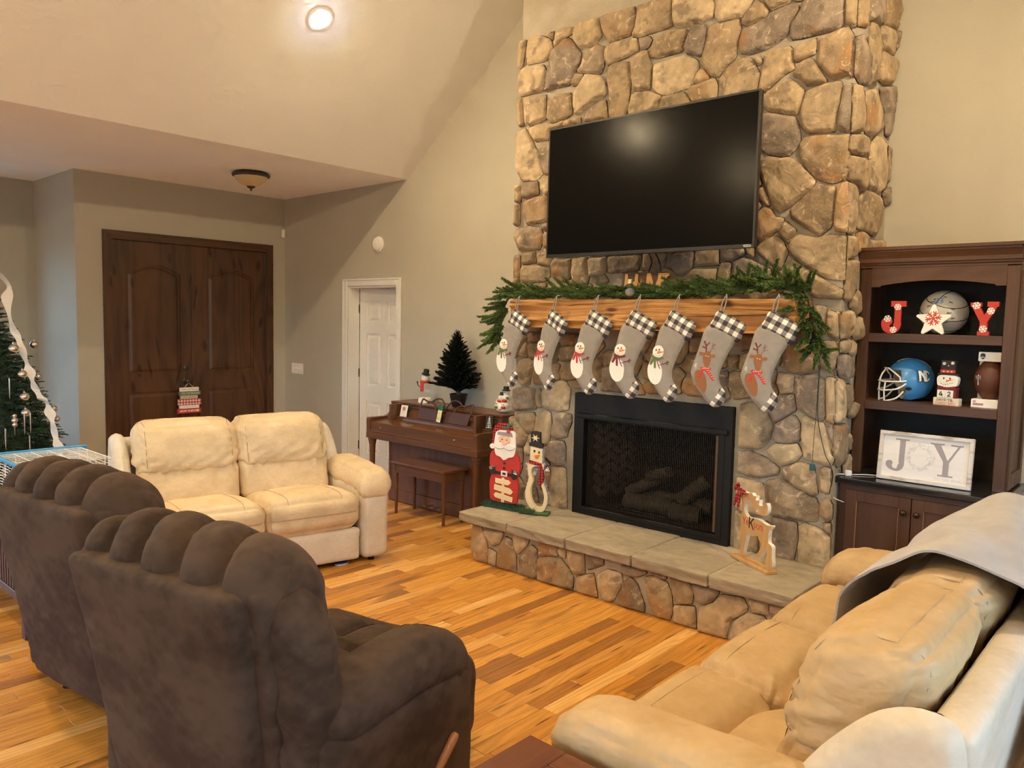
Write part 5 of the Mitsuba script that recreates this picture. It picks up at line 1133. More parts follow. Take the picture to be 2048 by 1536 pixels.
def flake(x, y, r, w): return unary_union([line([(x - r * math.cos(a), y - r * math.sin(a)), (x + r * math.cos(a), y + r * math.sin(a))], w) for a in (0.2, 1.25, 2.3)] + [line([(x + r * .6 * math.cos(a), y + r * .6 * math.sin(a)), (x + r * .95 * math.cos(a + s), y + r * .95 * math.sin(a + s))], w * .8) for a in np.arange(6) * math.pi / 3 + .2 for s in (-.35, .35)])
snowP = {'snowman_body': ('white_felt', smoothpoly([(-.135, -.385), (-.095, -.40), (-.075, -.45), (-.082, -.51), (-.115, -.535), (-.150, -.515), (-.170, -.465), (-.165, -.415)], 5), .004),
  'snowman_head': ('white_felt', circ(-.105, -.335, .036, .038), .006), 'nose': ('carrot', Polygon([(-.108, -.347), (-.106, -.331), (-.066, -.333)]), .011),
  'scarf': ('green_scarf', unary_union([line([(-.140, -.366), (-.105, -.378), (-.075, -.372)], .013), line([(-.13, -.372), (-.15, -.41)], .014), line([(-.125, -.375), (-.122, -.43)], .013)]), .0065),
  'eyes': ('black_paint', unary_union([circ(-.117, -.325, .0042), circ(-.097, -.323, .0042)]), .0095),
  'smile': ('carrot', line([(-.125, -.350), (-.115, -.360), (-.10, -.362), (-.086, -.354)], .002), .0085),
  'twig_arms': ('dark_red', unary_union([line([(-.112, -.385), (-.096, -.425), (-.088, -.437)], .004), line([(-.10, -.415), (-.084, -.415)], .003), line([(-.078, -.41), (-.045, -.40), (-.032, -.396)], .004), line([(-.05, -.402), (-.04, -.388)], .003), line([(-.05, -.402), (-.038, -.412)], .003)]), .0065)}
deerP = {'deer_body': ('brown_felt', smoothpoly([(-.150, -.435), (-.115, -.43), (-.092, -.47), (-.085, -.52), (-.098, -.555), (-.130, -.525), (-.152, -.48)], 5), .004),
  'deer_head': ('brown_felt', smoothpoly([(-.105, -.325), (-.075, -.322), (-.068, -.36), (-.078, -.405), (-.095, -.412), (-.108, -.38), (-.112, -.35)], 5).union(circ(-.122, -.332, .014, .009)).union(circ(-.055, -.345, .012, .009)), .006),
  'antlers': ('dark_red', unary_union([line([(-.095, -.322), (-.097, -.285), (-.107, -.262)], .008), line([(-.097, -.29), (-.078, -.268)], .008), line([(-.097, -.302), (-.116, -.292)], .007), line([(-.075, -.322), (-.062, -.292), (-.058, -.272)], .007), line([(-.062, -.294), (-.046, -.278)], .006), line([(-.067, -.305), (-.045, -.300)], .006)]), .003),
  'scarf': ('red_paint', unary_union([line([(-.118, -.415), (-.095, -.424), (-.072, -.418)], .016), line([(-.11, -.42), (-.128, -.465)], .016), line([(-.09, -.425), (-.066, -.455), (-.052, -.478)], .016)]), .005),
  'scarf_marks': ('white_felt', unary_union([line([(-.114 + i * .009, -.420), (-.110 + i * .009, -.413)], .0022) for i in range(5)] + [line([(-.086 + i * .008, -.430 - i * .011), (-.078 + i * .008, -.430 - i * .011)], .0022) for i in range(5)]), .0062),
  'eyes': ('silver_thread', unary_union([circ(-.095, -.345, .003), circ(-.082, -.348, .003)]), .0095)}
bodyM, cuffM, toeM = pillow(body_poly, .022), pillow(cuff_poly, .026), pillow(toe_poly, .0245)
loopM = tube(np.c_[spline([(-.028, -.09), (-.022, -.045), (-.003, -.002), (.003, -.006), (-.003, -.05), (-.014, -.092)], 6), np.zeros(31)], .004, 8)
hookM = tube(np.array([(0, -.004, 0), (.0, .006, -.002), (0, .012, -.012), (0, .010, -.03)]), .0017, 6)
SK = [(-3.652, 0, 's', 'reddish scarf, leftmost on the mantel'), (-3.311, -7, 's', 'red scarf, narrowest, second from the left'), (-2.966, 6, 's', 'red scarf, third from the left'), (-2.647, 15, 's', 'red and green scarf, middle of the seven'), (-2.373, 5, 's', 'green scarf, beside the reindeer stockings'),
      (-2.068, 22, 'd', 'second from the right end of the mantel'), (-1.760, 22, 'd', 'at the right end of the mantel')]
SCS = ['green_scarf', 'red_paint', 'red_paint', 'dark_red', 'green_scarf', None, None]
for i, (x, yaw, kind, lab) in enumerate(SK):
    k = thing('stocking', f"grey plaid-cuffed stocking with a {'snowman in a ' if kind == 's' else 'reindeer, '}{lab}", 'stocking', 'plaid-cuffed stockings hanging from the mantel')
    M = stand((x, 4.094, 1.862), yaw, 2)
    put('body', xf(bodyM, M), 'grey_felt', 50, parent=k)
    put('cuff', xf(cuffM, M), 'buffalo', True, parent=k, uv=(cuffM.vertices[:, :2] @ np.array([[.886, .463], [-.463, .886]])) + 5, label='black and white checked cuff')
    put('toe', xf(toeM, M), 'buffalo', True, parent=k, uv=(toeM.vertices[:, :2] @ np.array([[.82, .57], [-.57, .82]])) + 5, label='black and white checked toe')
    put('loop', xf(loopM, M), 'grey_felt', True, parent=k); put('hook', xf(hookM, M), 'logo_silver', True, parent=k)
    for nme, (m_, pg, lift) in (snowP if kind == 's' else deerP).items():
        if nme == 'scarf' and SCS[i]: m_ = SCS[i]
        if i == 1: pg = pg
        put(nme, xf(on_top(pg, None, .0175, lift + .0015), M), m_, False, parent=k)
    fl = [(-.035, -.355, .016), (-.062, -.285, .010)] if kind == 's' else [(-.060, -.245, .014), (-.145, -.405, .015)]
    put('snowflake', xf(on_top(unary_union([flake(a, b, r, .0028) for a, b, r in fl]), None, .0175, .0025), M), 'silver_thread', False, parent=k)

# sprigs of needles
def sprig(L, nn, nl, w, rng, droop=0., spread=.75):
    V, Fc = [], []; tw_ = tube(np.array([(0, 0, 0), (L * .5, 0, -droop * .25), (L, 0, -droop)]), [.0022, .0016, .0008], 4)
    for i in range(nn):
        t = (i + rng.uniform()) / nn; p = np.array([t * L, 0, -droop * t * t]); a = rng.uniform(0, 2 * math.pi)
        l = nl * (1 - .45 * t) * rng.uniform(.75, 1.1); s = spread * (1 - .4 * t)
        d = np.array([math.cos(s), math.sin(s) * math.cos(a), math.sin(s) * math.sin(a)]); o = np.cross(d, rng.normal(size=3)); o /= np.linalg.norm(o)
        k = len(V); V += [p - o * w, p + o * w, p + d * l * .6 + o * w * .9, p + d * l, p + d * l * .6 - o * w * .9]; Fc += [[k, k + 1, k + 2], [k, k + 2, k + 4], [k + 4, k + 2, k + 3]]
    m = tm(np.array(V), np.array(Fc)); return m, tw_
def needlecol(a, b):
    return lambda p, n, uv: mix(a, b, fbm(p.x * 25, p.y * 25, p.z * 25, 2))
mat('needles', needlecol((.055, .105, .025), (.13, .20, .055)), .55, .4)
mat('needles_dark', needlecol((.018, .045, .028), (.045, .085, .05)), .6, .4)
mat('needles_black', (.010, .014, .011), .7, .3)
mat('twig', (.07, .045, .025), .8)
def dirframe(o, d, roll, s=1.):
    d = np.array(d, float); d /= np.linalg.norm(d); u = np.cross(d, [0, 0, 1.]); u = u / np.linalg.norm(u) if np.linalg.norm(u) > .05 else np.array([0, 1., 0]); w = np.cross(d, u)
    c, q = math.cos(roll), math.sin(roll); M = frame(o, d * s, (u * c + w * q) * s, (w * c - u * q) * s); return T(M.tolist())
rg = np.random.default_rng(3)
def sprigset(n, mt, **k):
    out = []
    for _ in range(n):
        a, b = sprig(rng=rg, **k); out.append(mikit.ply(cat([a, b]), 'mat_' + mt, False))
    return out
GA = thing('garland', 'green evergreen garland laid along the mantel and hanging over both ends', 'garland')
GS = sprigset(4, 'needles', L=.145, nn=230, nl=.036, w=.0024, spread=.85)
axis = spline([(-3.93, 4.20, 1.56), (-3.90, 4.19, 1.74), (-3.80, 4.20, 1.88), (-3.4, 4.21, 1.885), (-2.7, 4.21, 1.885), (-2.1, 4.21, 1.90), (-1.80, 4.21, 1.92), (-1.66, 4.21, 1.87), (-1.625, 4.22, 1.72), (-1.60, 4.23, 1.56)], 30)
put('stem', tube(axis[::4], .006, 6), 'twig', True, parent=GA)
seg = np.linalg.norm(np.diff(axis, axis=0), axis=1); cs = np.r_[0, np.cumsum(seg)]; NS = 296
for i in range(NS):
    s = (i + .5) / NS * cs[-1]; p = np.array([np.interp(s, cs, axis[:, j]) for j in range(3)]); x = p[0]
    hang_r, hang_l = x > -1.70 and p[2] < 1.86, x < -3.83 and p[2] < 1.85
    if hang_r: d = (rg.uniform(-.5, .7), rg.uniform(-.9, .1), rg.uniform(-1.0, .1))
    elif hang_l: d = (rg.uniform(-1.2, -.1), rg.uniform(-.8, -.1), rg.uniform(-1.1, .1))
    elif x > -2.05: d = (rg.uniform(-1, .6), rg.uniform(-.9, .05), rg.uniform(-.1, .95))
    else: d = (rg.uniform(-1.3, -.3), rg.uniform(-.6, .15), rg.uniform(-.15, .50))
    if -2.98 < x < -2.42: d = (d[0], d[1], min(d[2], .12))
    p = p + rg.uniform(-.025, .025, 3)
    if not (hang_l or hang_r): p[2] = max(p[2], 1.868)
    tip = p + np.array(d) / np.linalg.norm(d) * .13
    if tip[1] > 4.31: d = (d[0], -abs(d[1]), d[2])
    if not (hang_l or hang_r) and tip[2] < 1.872: d = (d[0], d[1], max(d[2], .02))
    puts('sprig', GS[i % 4], GA, dirframe(p, d, rg.uniform(0, 6.28), rg.uniform(.8, 1.2)))
put('light_wire', tube(spline([(-1.60, 4.27, 1.60), (-1.602, 4.315, 1.45), (-1.60, 4.32, 1.2), (-1.55, 4.32, 1.0), (-1.512, 4.318, .93), (-1.508, 4.315, .84)], 8), .0022, 6), mat('dark_wire', (.02, .05, .035), .5), True, parent=GA)
put('battery_pack', bev(-1.625, -1.597, 4.300, 4.318, .895, .93, .003), mat('teal', (.02, .10, .11), .4), parent=GA)
put('pack_wire', tube(spline([(-1.60, 4.30, 1.5), (-1.605, 4.31, 1.25), (-1.612, 4.311, 1.05), (-1.611, 4.309, .93)], 6), .0015, 5), 'dark_wire', True, parent=GA)
HS = thing('home_sign', 'dark wooden sign lettered HOME leaning behind the garland on the mantel', 'sign')
mat('sign_board', wood((.13, .06, .03), (.05, .022, .012), 'x', 2.), .6); mat('sign_letter', (.72, .38, .10), .5)
MH = stand((-2.905, 4.272, 1.848), 0, 6)
put('board', xf(bev(0, .345, 0, .178, 0, .014, .002), MH), 'sign_board', False, parent=HS)
for ch_, x in (('H', .012), ('M', .178), ('E', .262)): put('letter', xf(meshkit.text_mesh(ch_, .118, .005, True), MH @ trimesh.transformations.translation_matrix((x, .046, .0142))), 'sign_letter', False, parent=HS)
ant = unary_union([line([(.118 + s * .006, .05), (.118 + s * .022, .09), (.118 + s * .038, .135)], .004) for s in (-1, 1)] + [line([(.118 + s * .022, .09), (.118 + s * .005, .125)], .0035) for s in (-1, 1)] + [line([(.118 + s * .028, .11), (.118 + s * .05, .12)], .003) for s in (-1, 1)] + [circ(.118, .045, .014, .02)])
put('antlers', xf(extr(ant, .004), MH @ trimesh.transformations.translation_matrix((0, 0, .0142))), 'sign_letter', False, parent=HS)
put('edge_bar', xf(bev(.322, .340, .02, .165, .0142, .020, .002), MH), 'sign_letter', False, parent=HS)
GO = thing('glass_ornament', 'clear glass bauble with gold cap resting in the mantel garland', 'ornament')
scene['mat_clear'] = {'type': 'dielectric', 'int_ior': 1.45}
put('globe', ball((-2.740, 4.120, 1.905), .040, 3), 'white_trim' if False else 'clear', True, parent=GO)
put('cap', cyl((-2.740, 4.120, 1.944), (-2.740, 4.120, 1.972), .018), 'brass', parent=GO)
put('foil', disp(ball((-2.735, 4.117, 1.893), .024, 3), lambda v, n: .010 * nz(v, 60)), 'logo_silver', 20, parent=GO)

# hearth figures
def cut(k, M, parts, lift0=0.):
    for nme, m_, pg, z, th, *lab in parts:
        m = extr(pg, th); m.vertices[:, 2] += z; q = m.vertices[:, :2].copy(); m = xf(m, M)
        put(nme, m, m_, False, parent=k, uv=q + 5 if m_ in ('tartan', 'red_buffalo', 'buffalo') else None)
def zoomP(P, x0, y0, sx, sz): return [((x - x0) / sx, -(y - y0) / sz) for x, y in P]
SN = thing('santa_figure', 'painted wooden Santa figure with signposts standing on the hearth', 'figurine')
Z_ = lambda P, n=4: smoothpoly(zoomP(P, 375, 1275, 1774, 2100), n)
ZR_ = lambda P: Polygon(zoomP(P, 375, 1275, 1774, 2100)).buffer(0)
zc_ = lambda x, y, r, r2=None: Polygon(zoomP([(x + r * math.cos(a), y + (r2 or r) * math.sin(a)) for a in np.linspace(0, 6.28, 20, endpoint=False)], 375, 1275, 1774, 2100))
MSa = stand((-3.712, 4.045, .392), 9)
cut(SN, MSa, [('coat', 'red_paint', Z_([(190, 510), (250, 490), (380, 480), (550, 520), (600, 600), (615, 700), (600, 800), (578, 880), (592, 1000), (585, 1180), (560, 1275), (380, 1285), (190, 1275), (165, 1180), (155, 1000), (182, 880), (165, 800), (150, 690), (162, 570)]), -.012, .018),
  ('beard', 'white_felt', Z_([(275, 200), (400, 180), (530, 190), (548, 300), (552, 430), (525, 560), (450, 590), (382, 635), (325, 590), (255, 560), (228, 430), (240, 290)]), .006, .010),
  ('hat', 'tartan', Z_([(215, 160), (270, 95), (360, 70), (450, 80), (505, 130), (470, 195), (300, 200), (245, 290), (228, 390), (197, 390), (205, 280)]), .004, .010),
  ('pompom', 'white_felt', zc_(203, 440, 40), .006, .012), ('hat_trim', 'white_felt', zc_(520, 240, 32, 55), .006, .012), ('hat_band', 'grey_paint', ZR_([(285, 208), (500, 210), (515, 272), (278, 256)]), .016, .003),
  ('face', 'skin', zc_(388, 318, 95, 62), .016, .002), ('nose', 'skin', zc_(392, 366, 36, 32), .018, .010), ('cheeks', 'carrot', zc_(322, 355, 12, 10).union(zc_(458, 360, 12, 10)), .018, .0015) , ('eyes', 'black_paint', zc_(352, 322, 9).union(zc_(424, 325, 9)), .018, .002),
  ('moustache_shadow', 'grey_paint', zc_(312, 430, 80, 42).union(zc_(462, 436, 80, 42)), .016, .003), ('moustache', 'white_felt', zc_(312, 424, 78, 38).union(zc_(462, 430, 78, 38)), .016, .005),
  ('holly', 'holly', unary_union([zc_(390, 140, 50, 14), zc_(445, 115, 20, 42), zc_(480, 90, 40, 12)]), .014, .006), ('berry', 'red_paint', zc_(452, 195, 24), .016, .012),
  ('button', 'black_paint', zc_(383, 683, 18), .006, .004), ('button', 'black_paint', zc_(380, 760, 18), .006, .004), ('belt', 'black_paint', ZR_([(200, 815), (575, 835), (575, 880), (200, 860)]), .006, .003), ('buckle', 'white_felt', ZR_([(338, 800), (432, 802), (430, 885), (336, 880)]), .009, .003), ('buckle_hole', 'black_paint', ZR_([(360, 825), (410, 826), (410, 862), (360, 860)]), .012, .001),
  ('mitten', 'black_paint', zc_(212, 832, 45), .006, .006), ('mitten', 'black_paint', zc_(535, 858, 45, 55), .006, .006), ('cuff', 'buffalo', ZR_([(150, 765), (245, 745), (248, 785), (160, 808)]), .008, .006), ('cuff', 'buffalo', ZR_([(500, 765), (585, 795), (580, 835), (495, 810)]), .008, .006),
  ('sign_post', 'cream_paint', ZR_([(350, 905), (388, 905), (388, 1285), (344, 1285)]), .006, .003), ('sign_arrow', 'cream_paint', ZR_([(252, 925), (455, 932), (492, 970), (450, 1012), (256, 1000)]), .009, .004), ('sign_arrow', 'cream_paint', ZR_([(240, 1020), (480, 1055), (525, 1105), (490, 1150), (232, 1105)]), .009, .004), ('sign_arrow', 'cream_paint', ZR_([(262, 1145), (522, 1185), (515, 1262), (258, 1225), (230, 1185)]), .009, .004)])
def fuzz(n, x0, x1, y0, y1, z, l, rng):
    V, Fc = [], []
    for _ in range(n):
        p = np.array([rng.uniform(x0, x1), rng.uniform(y0, y1), z]); d = rng.normal(size=3) * .6 + (0, 0, .7); d /= np.linalg.norm(d); o = np.cross(d, rng.normal(size=3)); o = o / np.linalg.norm(o) * .0016; k = len(V)
        V += [p - o, p + o, p + d * l * rng.uniform(.6, 1.1)]; Fc.append([k, k + 1, k + 2])
    return tm(np.array(V), np.array(Fc))
put('base', cat([xf(bev(-.15, .15, -.055, .055, 0, .018, .004), rotz(9, (-3.712, 4.045, ZH + .004))), xf(fuzz(1500, -.155, .155, -.06, .06, .016, .035, rg), rotz(9, (-3.712, 4.045, ZH + .004)))]), mat('base_green', (.02, .075, .05), .8), False, parent=SN)
SM = thing('snowman_figure', 'open wooden snowman with top hat beside the Santa on the hearth', 'figurine')
Y_ = lambda P, n=4: smoothpoly(zoomP(P, 755, 1430, 1900, 2150), n)
YR_ = lambda P: Polygon(zoomP(P, 755, 1430, 1900, 2150)).buffer(0)
yc_ = lambda x, y, r, r2=None: Polygon(zoomP([(x + r * math.cos(a), y + (r2 or r) * math.sin(a)) for a in np.linspace(0, 6.28, 18, endpoint=False)], 755, 1430, 1900, 2150))
MSn = stand((-3.452, 4.10, .362), 24)
outer = Y_([(655, 690), (640, 800), (655, 930), (625, 1060), (612, 1190), (640, 1310), (700, 1395), (790, 1440), (870, 1410), (912, 1300), (918, 1170), (880, 1040), (852, 940), (850, 800), (842, 690)])
hole = Y_([(705, 760), (685, 850), (712, 960), (682, 1080), (685, 1200), (715, 1300), (775, 1365), (840, 1350), (868, 1270), (872, 1180), (842, 1060), (815, 960), (812, 850), (800, 740)])
mat('galvanized', lambda p, n, uv: mix((.20, .23, .27), (.55, .57, .58), smoothstep(.45, .6, noise(p.x * 80, p.y * 80, p.z * 160))), .5)
for a_ in [('hoop', 'cream_paint', outer.difference(hole), -.02, .040), ('hoop_rim', 'galvanized', outer.buffer(.003).difference(outer.buffer(-.001)), -.024, .042), ('face', 'cream_paint', YR_([(668, 440), (828, 462), (832, 690), (668, 660)]), -.02, .036), ('head_rim', 'galvanized', YR_([(660, 430), (840, 455), (842, 695), (660, 665)]).difference(YR_([(668, 440), (828, 462), (832, 690), (668, 660)])), -.03, .044),
  ('hat', 'black_paint', YR_([(668, 225), (720, 215), (795, 228), (800, 390), (832, 402), (832, 468), (648, 432), (650, 388), (674, 376)]), -.022, .042), ('eyes', 'black_paint', yc_(725, 512, 13, 20).union(yc_(788, 527, 12, 19)), .016, .002), ('nose', 'carrot', YR_([(733, 572), (806, 560), (765, 628), (738, 610)]), .016, .012), ('hat_star', 'cream_paint', Polygon([( (735 + r * math.cos(t) - 755) / 1900, -(310 + r * math.sin(t) - 1430) / 2150) for t, r in zip(np.linspace(0, 2 * math.pi, 12, endpoint=False), [60, 22] * 6)]), .020, .003),
  ('scarf', 'tartan', unary_union([YR_([(655, 650), (830, 690), (832, 735), (655, 700)]), Y_([(790, 700), (835, 720), (865, 860), (862, 960), (825, 1020), (782, 990), (810, 900)])]), .010, .016), ('snow_chip', 'galvanized', Y_([(712, 735), (770, 740), (752, 830), (718, 920), (700, 850)]), -.012, .006)]:
    cut(SM, MSn, [a_])
put('twig_hand', cat([xf(tube(np.array(zoomP(q, 755, 1430, 1900, 2150) + [])[:, [0, 1, 1]] * np.array([1, 1, 0]), .003, 6), MSn) for q in ([(650, 770), (600, 705)], [(640, 750), (612, 740)], [(866, 810), (925, 765)], [(870, 800), (910, 742)], [(868, 805), (935, 800)])]), 'white_felt', parent=SM)
put('base', cat([xf(bev(-.135, .075, -.045, .045, 0, .014, .003), rotz(24, (-3.420, 4.095, ZH + .004))), xf(fuzz(500, -.13, -.02, -.055, .02, .012, .04, rg), rotz(24, (-3.420, 4.085, ZH + .004)))]), mat('moss', (.06, .12, .05), .8), False, parent=SM)
DE = thing('reindeer_figure', 'plywood reindeer cutout with plaid bow standing on the hearth', 'figurine')
mat('plywood', wood((.60, .375, .165), (.40, .22, .08), 'z', 1.2), .5); mat('white_edge', (.84, .83, .80), .5)
def dz(P): return [((x - 245) / 525 * .334 - .167, (1190 + .5 * (x - 245) - y) / (2773 + .376 * (x - 245))) for x, y in P]
D_ = lambda P, n=4: smoothpoly(dz(P), n)
dbody = D_([(300, 175), (340, 165), (400, 190), (440, 195), (430, 300), (395, 350), (370, 420), (375, 500), (430, 585), (520, 600), (600, 620), (670, 670), (735, 705), (780, 700), (785, 735), (750, 790), (745, 900), (750, 990), (800, 1050), (805, 1170), (815, 1380), (760, 1375), (710, 1365), (735, 1180), (715, 1090), (690, 1130), (640, 1240), (605, 1245), (585, 1210), (630, 1100), (640, 1010), (600, 930), (590, 890), (500, 890), (435, 870), (420, 960), (400, 1060), (375, 1190), (320, 1170), (345, 1060), (345, 960), (318, 860), (320, 740), (325, 600), (330, 470), (335, 380), (325, 290), (298, 230)], 3)
antl = D_([(430, 215), (470, 185), (500, 230), (545, 235), (540, 300), (590, 300), (590, 380), (640, 385), (690, 340), (715, 400), (715, 480), (680, 540), (620, 545), (560, 510), (510, 440), (480, 340), (435, 300)], 3).difference(Polygon(dz([(550, 450), (590, 450), (590, 490), (550, 490)])))
MD_ = stand((-1.842, 4.105, ZH + .019), -31.5)
pl = dbody.union(antl)
m_ = extr(pl, .022); m_.vertices[:, 2] -= .011
put('cutout', xf(m_, MD_), 'white_edge', False, parent=DE, label='white-painted edge')
cut(DE, MD_, [('face', 'plywood', pl.buffer(-.0008), .0105, .0012)])
put('base', xf(bev(-.172, .180, -.036, .036, .0005, .0185, .002), rotz(-31.5, (-1.842, 4.105, ZH + .001))), 'plywood', False, parent=DE)
tp = lambda s, h, x, z, m_, b=False: put('lettering', xf(meshkit.text_mesh(s, h, .001, b), MD_ @ trimesh.transformations.translation_matrix((x, z, .0118))), m_, False, parent=DE)
tp('Ye', .038, -.100, .200, 'red_paint'); tp('son', .038, .008, .200, 'red_paint'); tp('K', .066, -.042, .186, 'black_paint')
bow = [xf(ball((0, 0, 0), 1, 2), frame(c, np.array(a) * s[0], np.array(b) * s[1], np.cross(a, b) * s[2])) for c, a, b, s in (((-.140, .405, .03), (.6, .8, 0), (-.8, .6, 0), (.030, .014, .014)), ((-.085, .385, .03), (1, -.1, 0), (.1, 1, 0), (.034, .013, .014)), ((-.115, .39, .03), (1, 0, 0), (0, 1, 0), (.014, .013, .016)), ((-.150, .33, .028), (.4, 1, 0), (-1, .4, 0), (.045, .012, .006)), ((-.120, .325, .028), (.1, 1, 0), (-1, .1, 0), (.05, .012, .006)))]
bw_ = cat(bow); put('bow', xf(bw_, MD_), 'tartan', True, parent=DE, uv=bw_.vertices[:, :2] + 5, label='red plaid ribbon bow')

# on the piano
PT = thing('tabletop_tree', 'small dark artificial tree in a black pot on the piano', 'tree')
mat('pot_black', (.012, .012, .012), .35)
put('pot', lathe([(.050, .0005), (.058, .01), (.078, .09), (.084, .118), (.075, .12), (.07, .10)], 28, (-5.035, 4.850, .9075)), 'pot_black', 40, parent=PT)
put('trunk', cyl((-5.035, 4.85, 1.0), (-5.05, 4.85, 1.55), .022, .006), 'twig', parent=PT)
TS = sprigset(3, 'needles_black', L=.20, nn=230, nl=.036, w=.0034, droop=-.02, spread=.9)
for i in range(270):
    t = ((i + .5) / 270) ** 1.25; z = 1.10 + .51 * t; a = i * 2.39996; R = (.205 * (1 - t) ** .8 + .022) * rg.uniform(.75, 1.1)
    puts('sprig', TS[i % 3], PT, dirframe((-5.05, 4.835, z - .02), (math.cos(a), math.sin(a) * .55, .12 + .8 * t), rg.uniform(0, 6), R / .20))
for i in range(14): puts('sprig', TS[i % 3], PT, dirframe((-5.04, 4.85, 1.04), (math.cos(i * 2.4), math.sin(i * 2.4), rg.uniform(.3, 1.2)), 0, .42))
SG = thing('glass_snowman', 'clear glass snowman with red scarf and black hat on the piano', 'figurine')
gp = (-5.485, 4.845, .9075); scene['mat_thin_glass'] = {'type': 'thindielectric', 'int_ior': 1.5}
put('base', lathe([(.066, 0), (.068, .01), (.058, .045), (.05, .048)], 28, gp), 'white_felt', 40, parent=SG)
put('body', lathe([(.038, .049), (.052, .07), (.060, .11), (.055, .15), (.040, .185), (.034, .196)], 28, gp), 'thin_glass', True, parent=SG)
put('head', lathe([(.030, .198), (.040, .215), (.040, .240), (.030, .262), (.012, .268)], 24, gp), mat('frosted', (.72, .70, .64), .3), True, parent=SG)
put('scarf', cat([tube([(gp[0] + .040 * math.cos(a), gp[1] + .040 * math.sin(a), gp[2] + .198) for a in np.linspace(0, 6.28, 16, endpoint=False)], .011, 8, True), xf(bev(-.018, .018, -.004, .004, -.085, 0, .003), rotz(20, (gp[0] + .018, gp[1] - .056, gp[2] + .195)))]), 'red_paint', 40, parent=SG)
put('hat', xf(lathe([(.040, 0), (.041, .006), (.026, .008), (.027, .05), (.02, .052)], 24), frame((gp[0] + .006, gp[1], gp[2] + .266), (.97, 0, -.24), (0, 1, 0), (.24, 0, .97))), 'black_paint', 40, parent=SG)
put('twig_arm', tube(np.array([(gp[0] - .055, gp[1] - .01, gp[2] + .14), (gp[0] - .085, gp[1] - .02, gp[2] + .165), (gp[0] - .090, gp[1] - .02, gp[2] + .195)]), [.003, .004, .008], 7), 'black_paint', parent=SG)
FG = thing('snowman_cluster', 'ceramic cluster of colourful snowmen at the right end of the piano', 'figurine')
fp = np.array((-4.475, 4.855, .9075)); cols = ['white_felt', 'white_felt', 'white_felt', 'cream_paint', 'white_felt']
put('base', ball(fp + (0, 0, .03), 1, 2, (.080, .055, .03)), 'white_felt', True, parent=FG)
for i, (dx, dy, dz_, r) in enumerate(((-.045, -.015, .065, .038), (.035, -.02, .060, .038), (.0, -.03, .05, .034), (-.03, .0, .12, .032), (.028, .0, .125, .036), (.022, .0, .172, .027))): put('snowball', ball(fp + (dx, dy, dz_), r, 2), 'white_felt', True, parent=FG)
for i, (dx, dy, dz_, rx, m_) in enumerate(((-.045, -.045, .045, .022, 'green_scarf'), (.04, -.05, .05, .024, 'red_paint'), (.0, -.058, .035, .022, 'cream_paint'), (.03, -.03, .105, .026, 'red_paint'), (-.035, -.028, .095, .022, 'red_paint'), (.055, -.02, .13, .018, 'green_scarf'), (-.06, -.02, .10, .016, 'cream_paint'))): put('scarf', ball(fp + (dx, dy, dz_), rx, 2, (1, .7, .6)), m_, True, parent=FG)
put('eyes', cat([ball(fp + q, .0045, 1) for q in ((.014, -.027, .178), (.030, -.026, .178), (-.052, -.052, .078), (-.038, -.053, .078), (.03, -.056, .074), (.046, -.054, .074))]), 'black_paint', parent=FG)
put('hat', cat([lathe([(.036, .190), (.037, .196), (.025, .198), (.024, .226), (.018, .228)], 20, fp + (.022, 0, 0)), lathe([(.02, .0), (.012, .025), (.002, .03)], 14, fp + (-.03, 0, .148))]), 'black_paint', 40, parent=FG)
GC = thing('greeting_card', 'white greeting card with a red print standing on the piano ledge', 'card')
put('card', xf(cat([bev(0, .085, 0, .108, 0, .0015, .0005)]), stand((-5.566, 4.605, .787), 6, 14)), 'page', False, parent=GC); put('card_back', xf(bev(0, .085, 0, .108, 0, .0015, .0005), stand((-5.556, 4.640, .787), 30, 4)), 'black_paint', False, parent=GC)
put('print', xf(extr(unary_union([circ(.038, .078, .018, .016), circ(.05, .068, .012), circ(.034, .062, .006, .012)]), .0006), stand((-5.566, 4.605, .787), 6, 14) @ trimesh.transformations.translation_matrix((0, 0, .0016))), mat('pink_print', (.50, .20, .22), .6), False, parent=GC)
TG = thing('snowman_plaque', 'tall cream snowman plaque with dark green cap on the music desk', 'plaque')
MT_ = stand((-5.045, 4.600, .787), -18, 12)
cut(TG, MT_, [('board', 'black_paint', sbox(0, 0, .085, .150), 0, .010), ('face', mat('pale_yellow', (.78, .70, .38), .6), sbox(.002, .002, .083, .112), .0101, .002), ('cap', 'holly', smoothpoly([(.0, .112), (.085, .112), (.080, .150), (.04, .162), (.006, .150)], 4), .0101, .003), ('smile', 'holly', LineString([(.020 + .045 * t, .045 - .02 * math.sin(math.pi * t)) for t in np.linspace(0, 1, 10)]).buffer(.002), .0122, .001), ('eyes', 'carrot', circ(.03, .085, .004).union(circ(.055, .085, .004)), .0122, .001)])
TB = thing('tree_plaque', 'small black block with white pine trees on the piano ledge', 'plaque')
MT2 = stand((-4.462, 4.610, .787), 12, 8)
cut(TB, MT2, [('board', 'black_paint', sbox(0, 0, .072, .118), -.02, .02), ('pine_print', 'white_felt', unary_union([line([(.036, .012), (.036, .108)], .004)] + [line([(.036, .022 + i * .015), (.036 + s * (.024 - i * .003), .014 + i * .015)], .004) for i in range(6) for s in (-1, 1)]), .0001, .0015)])
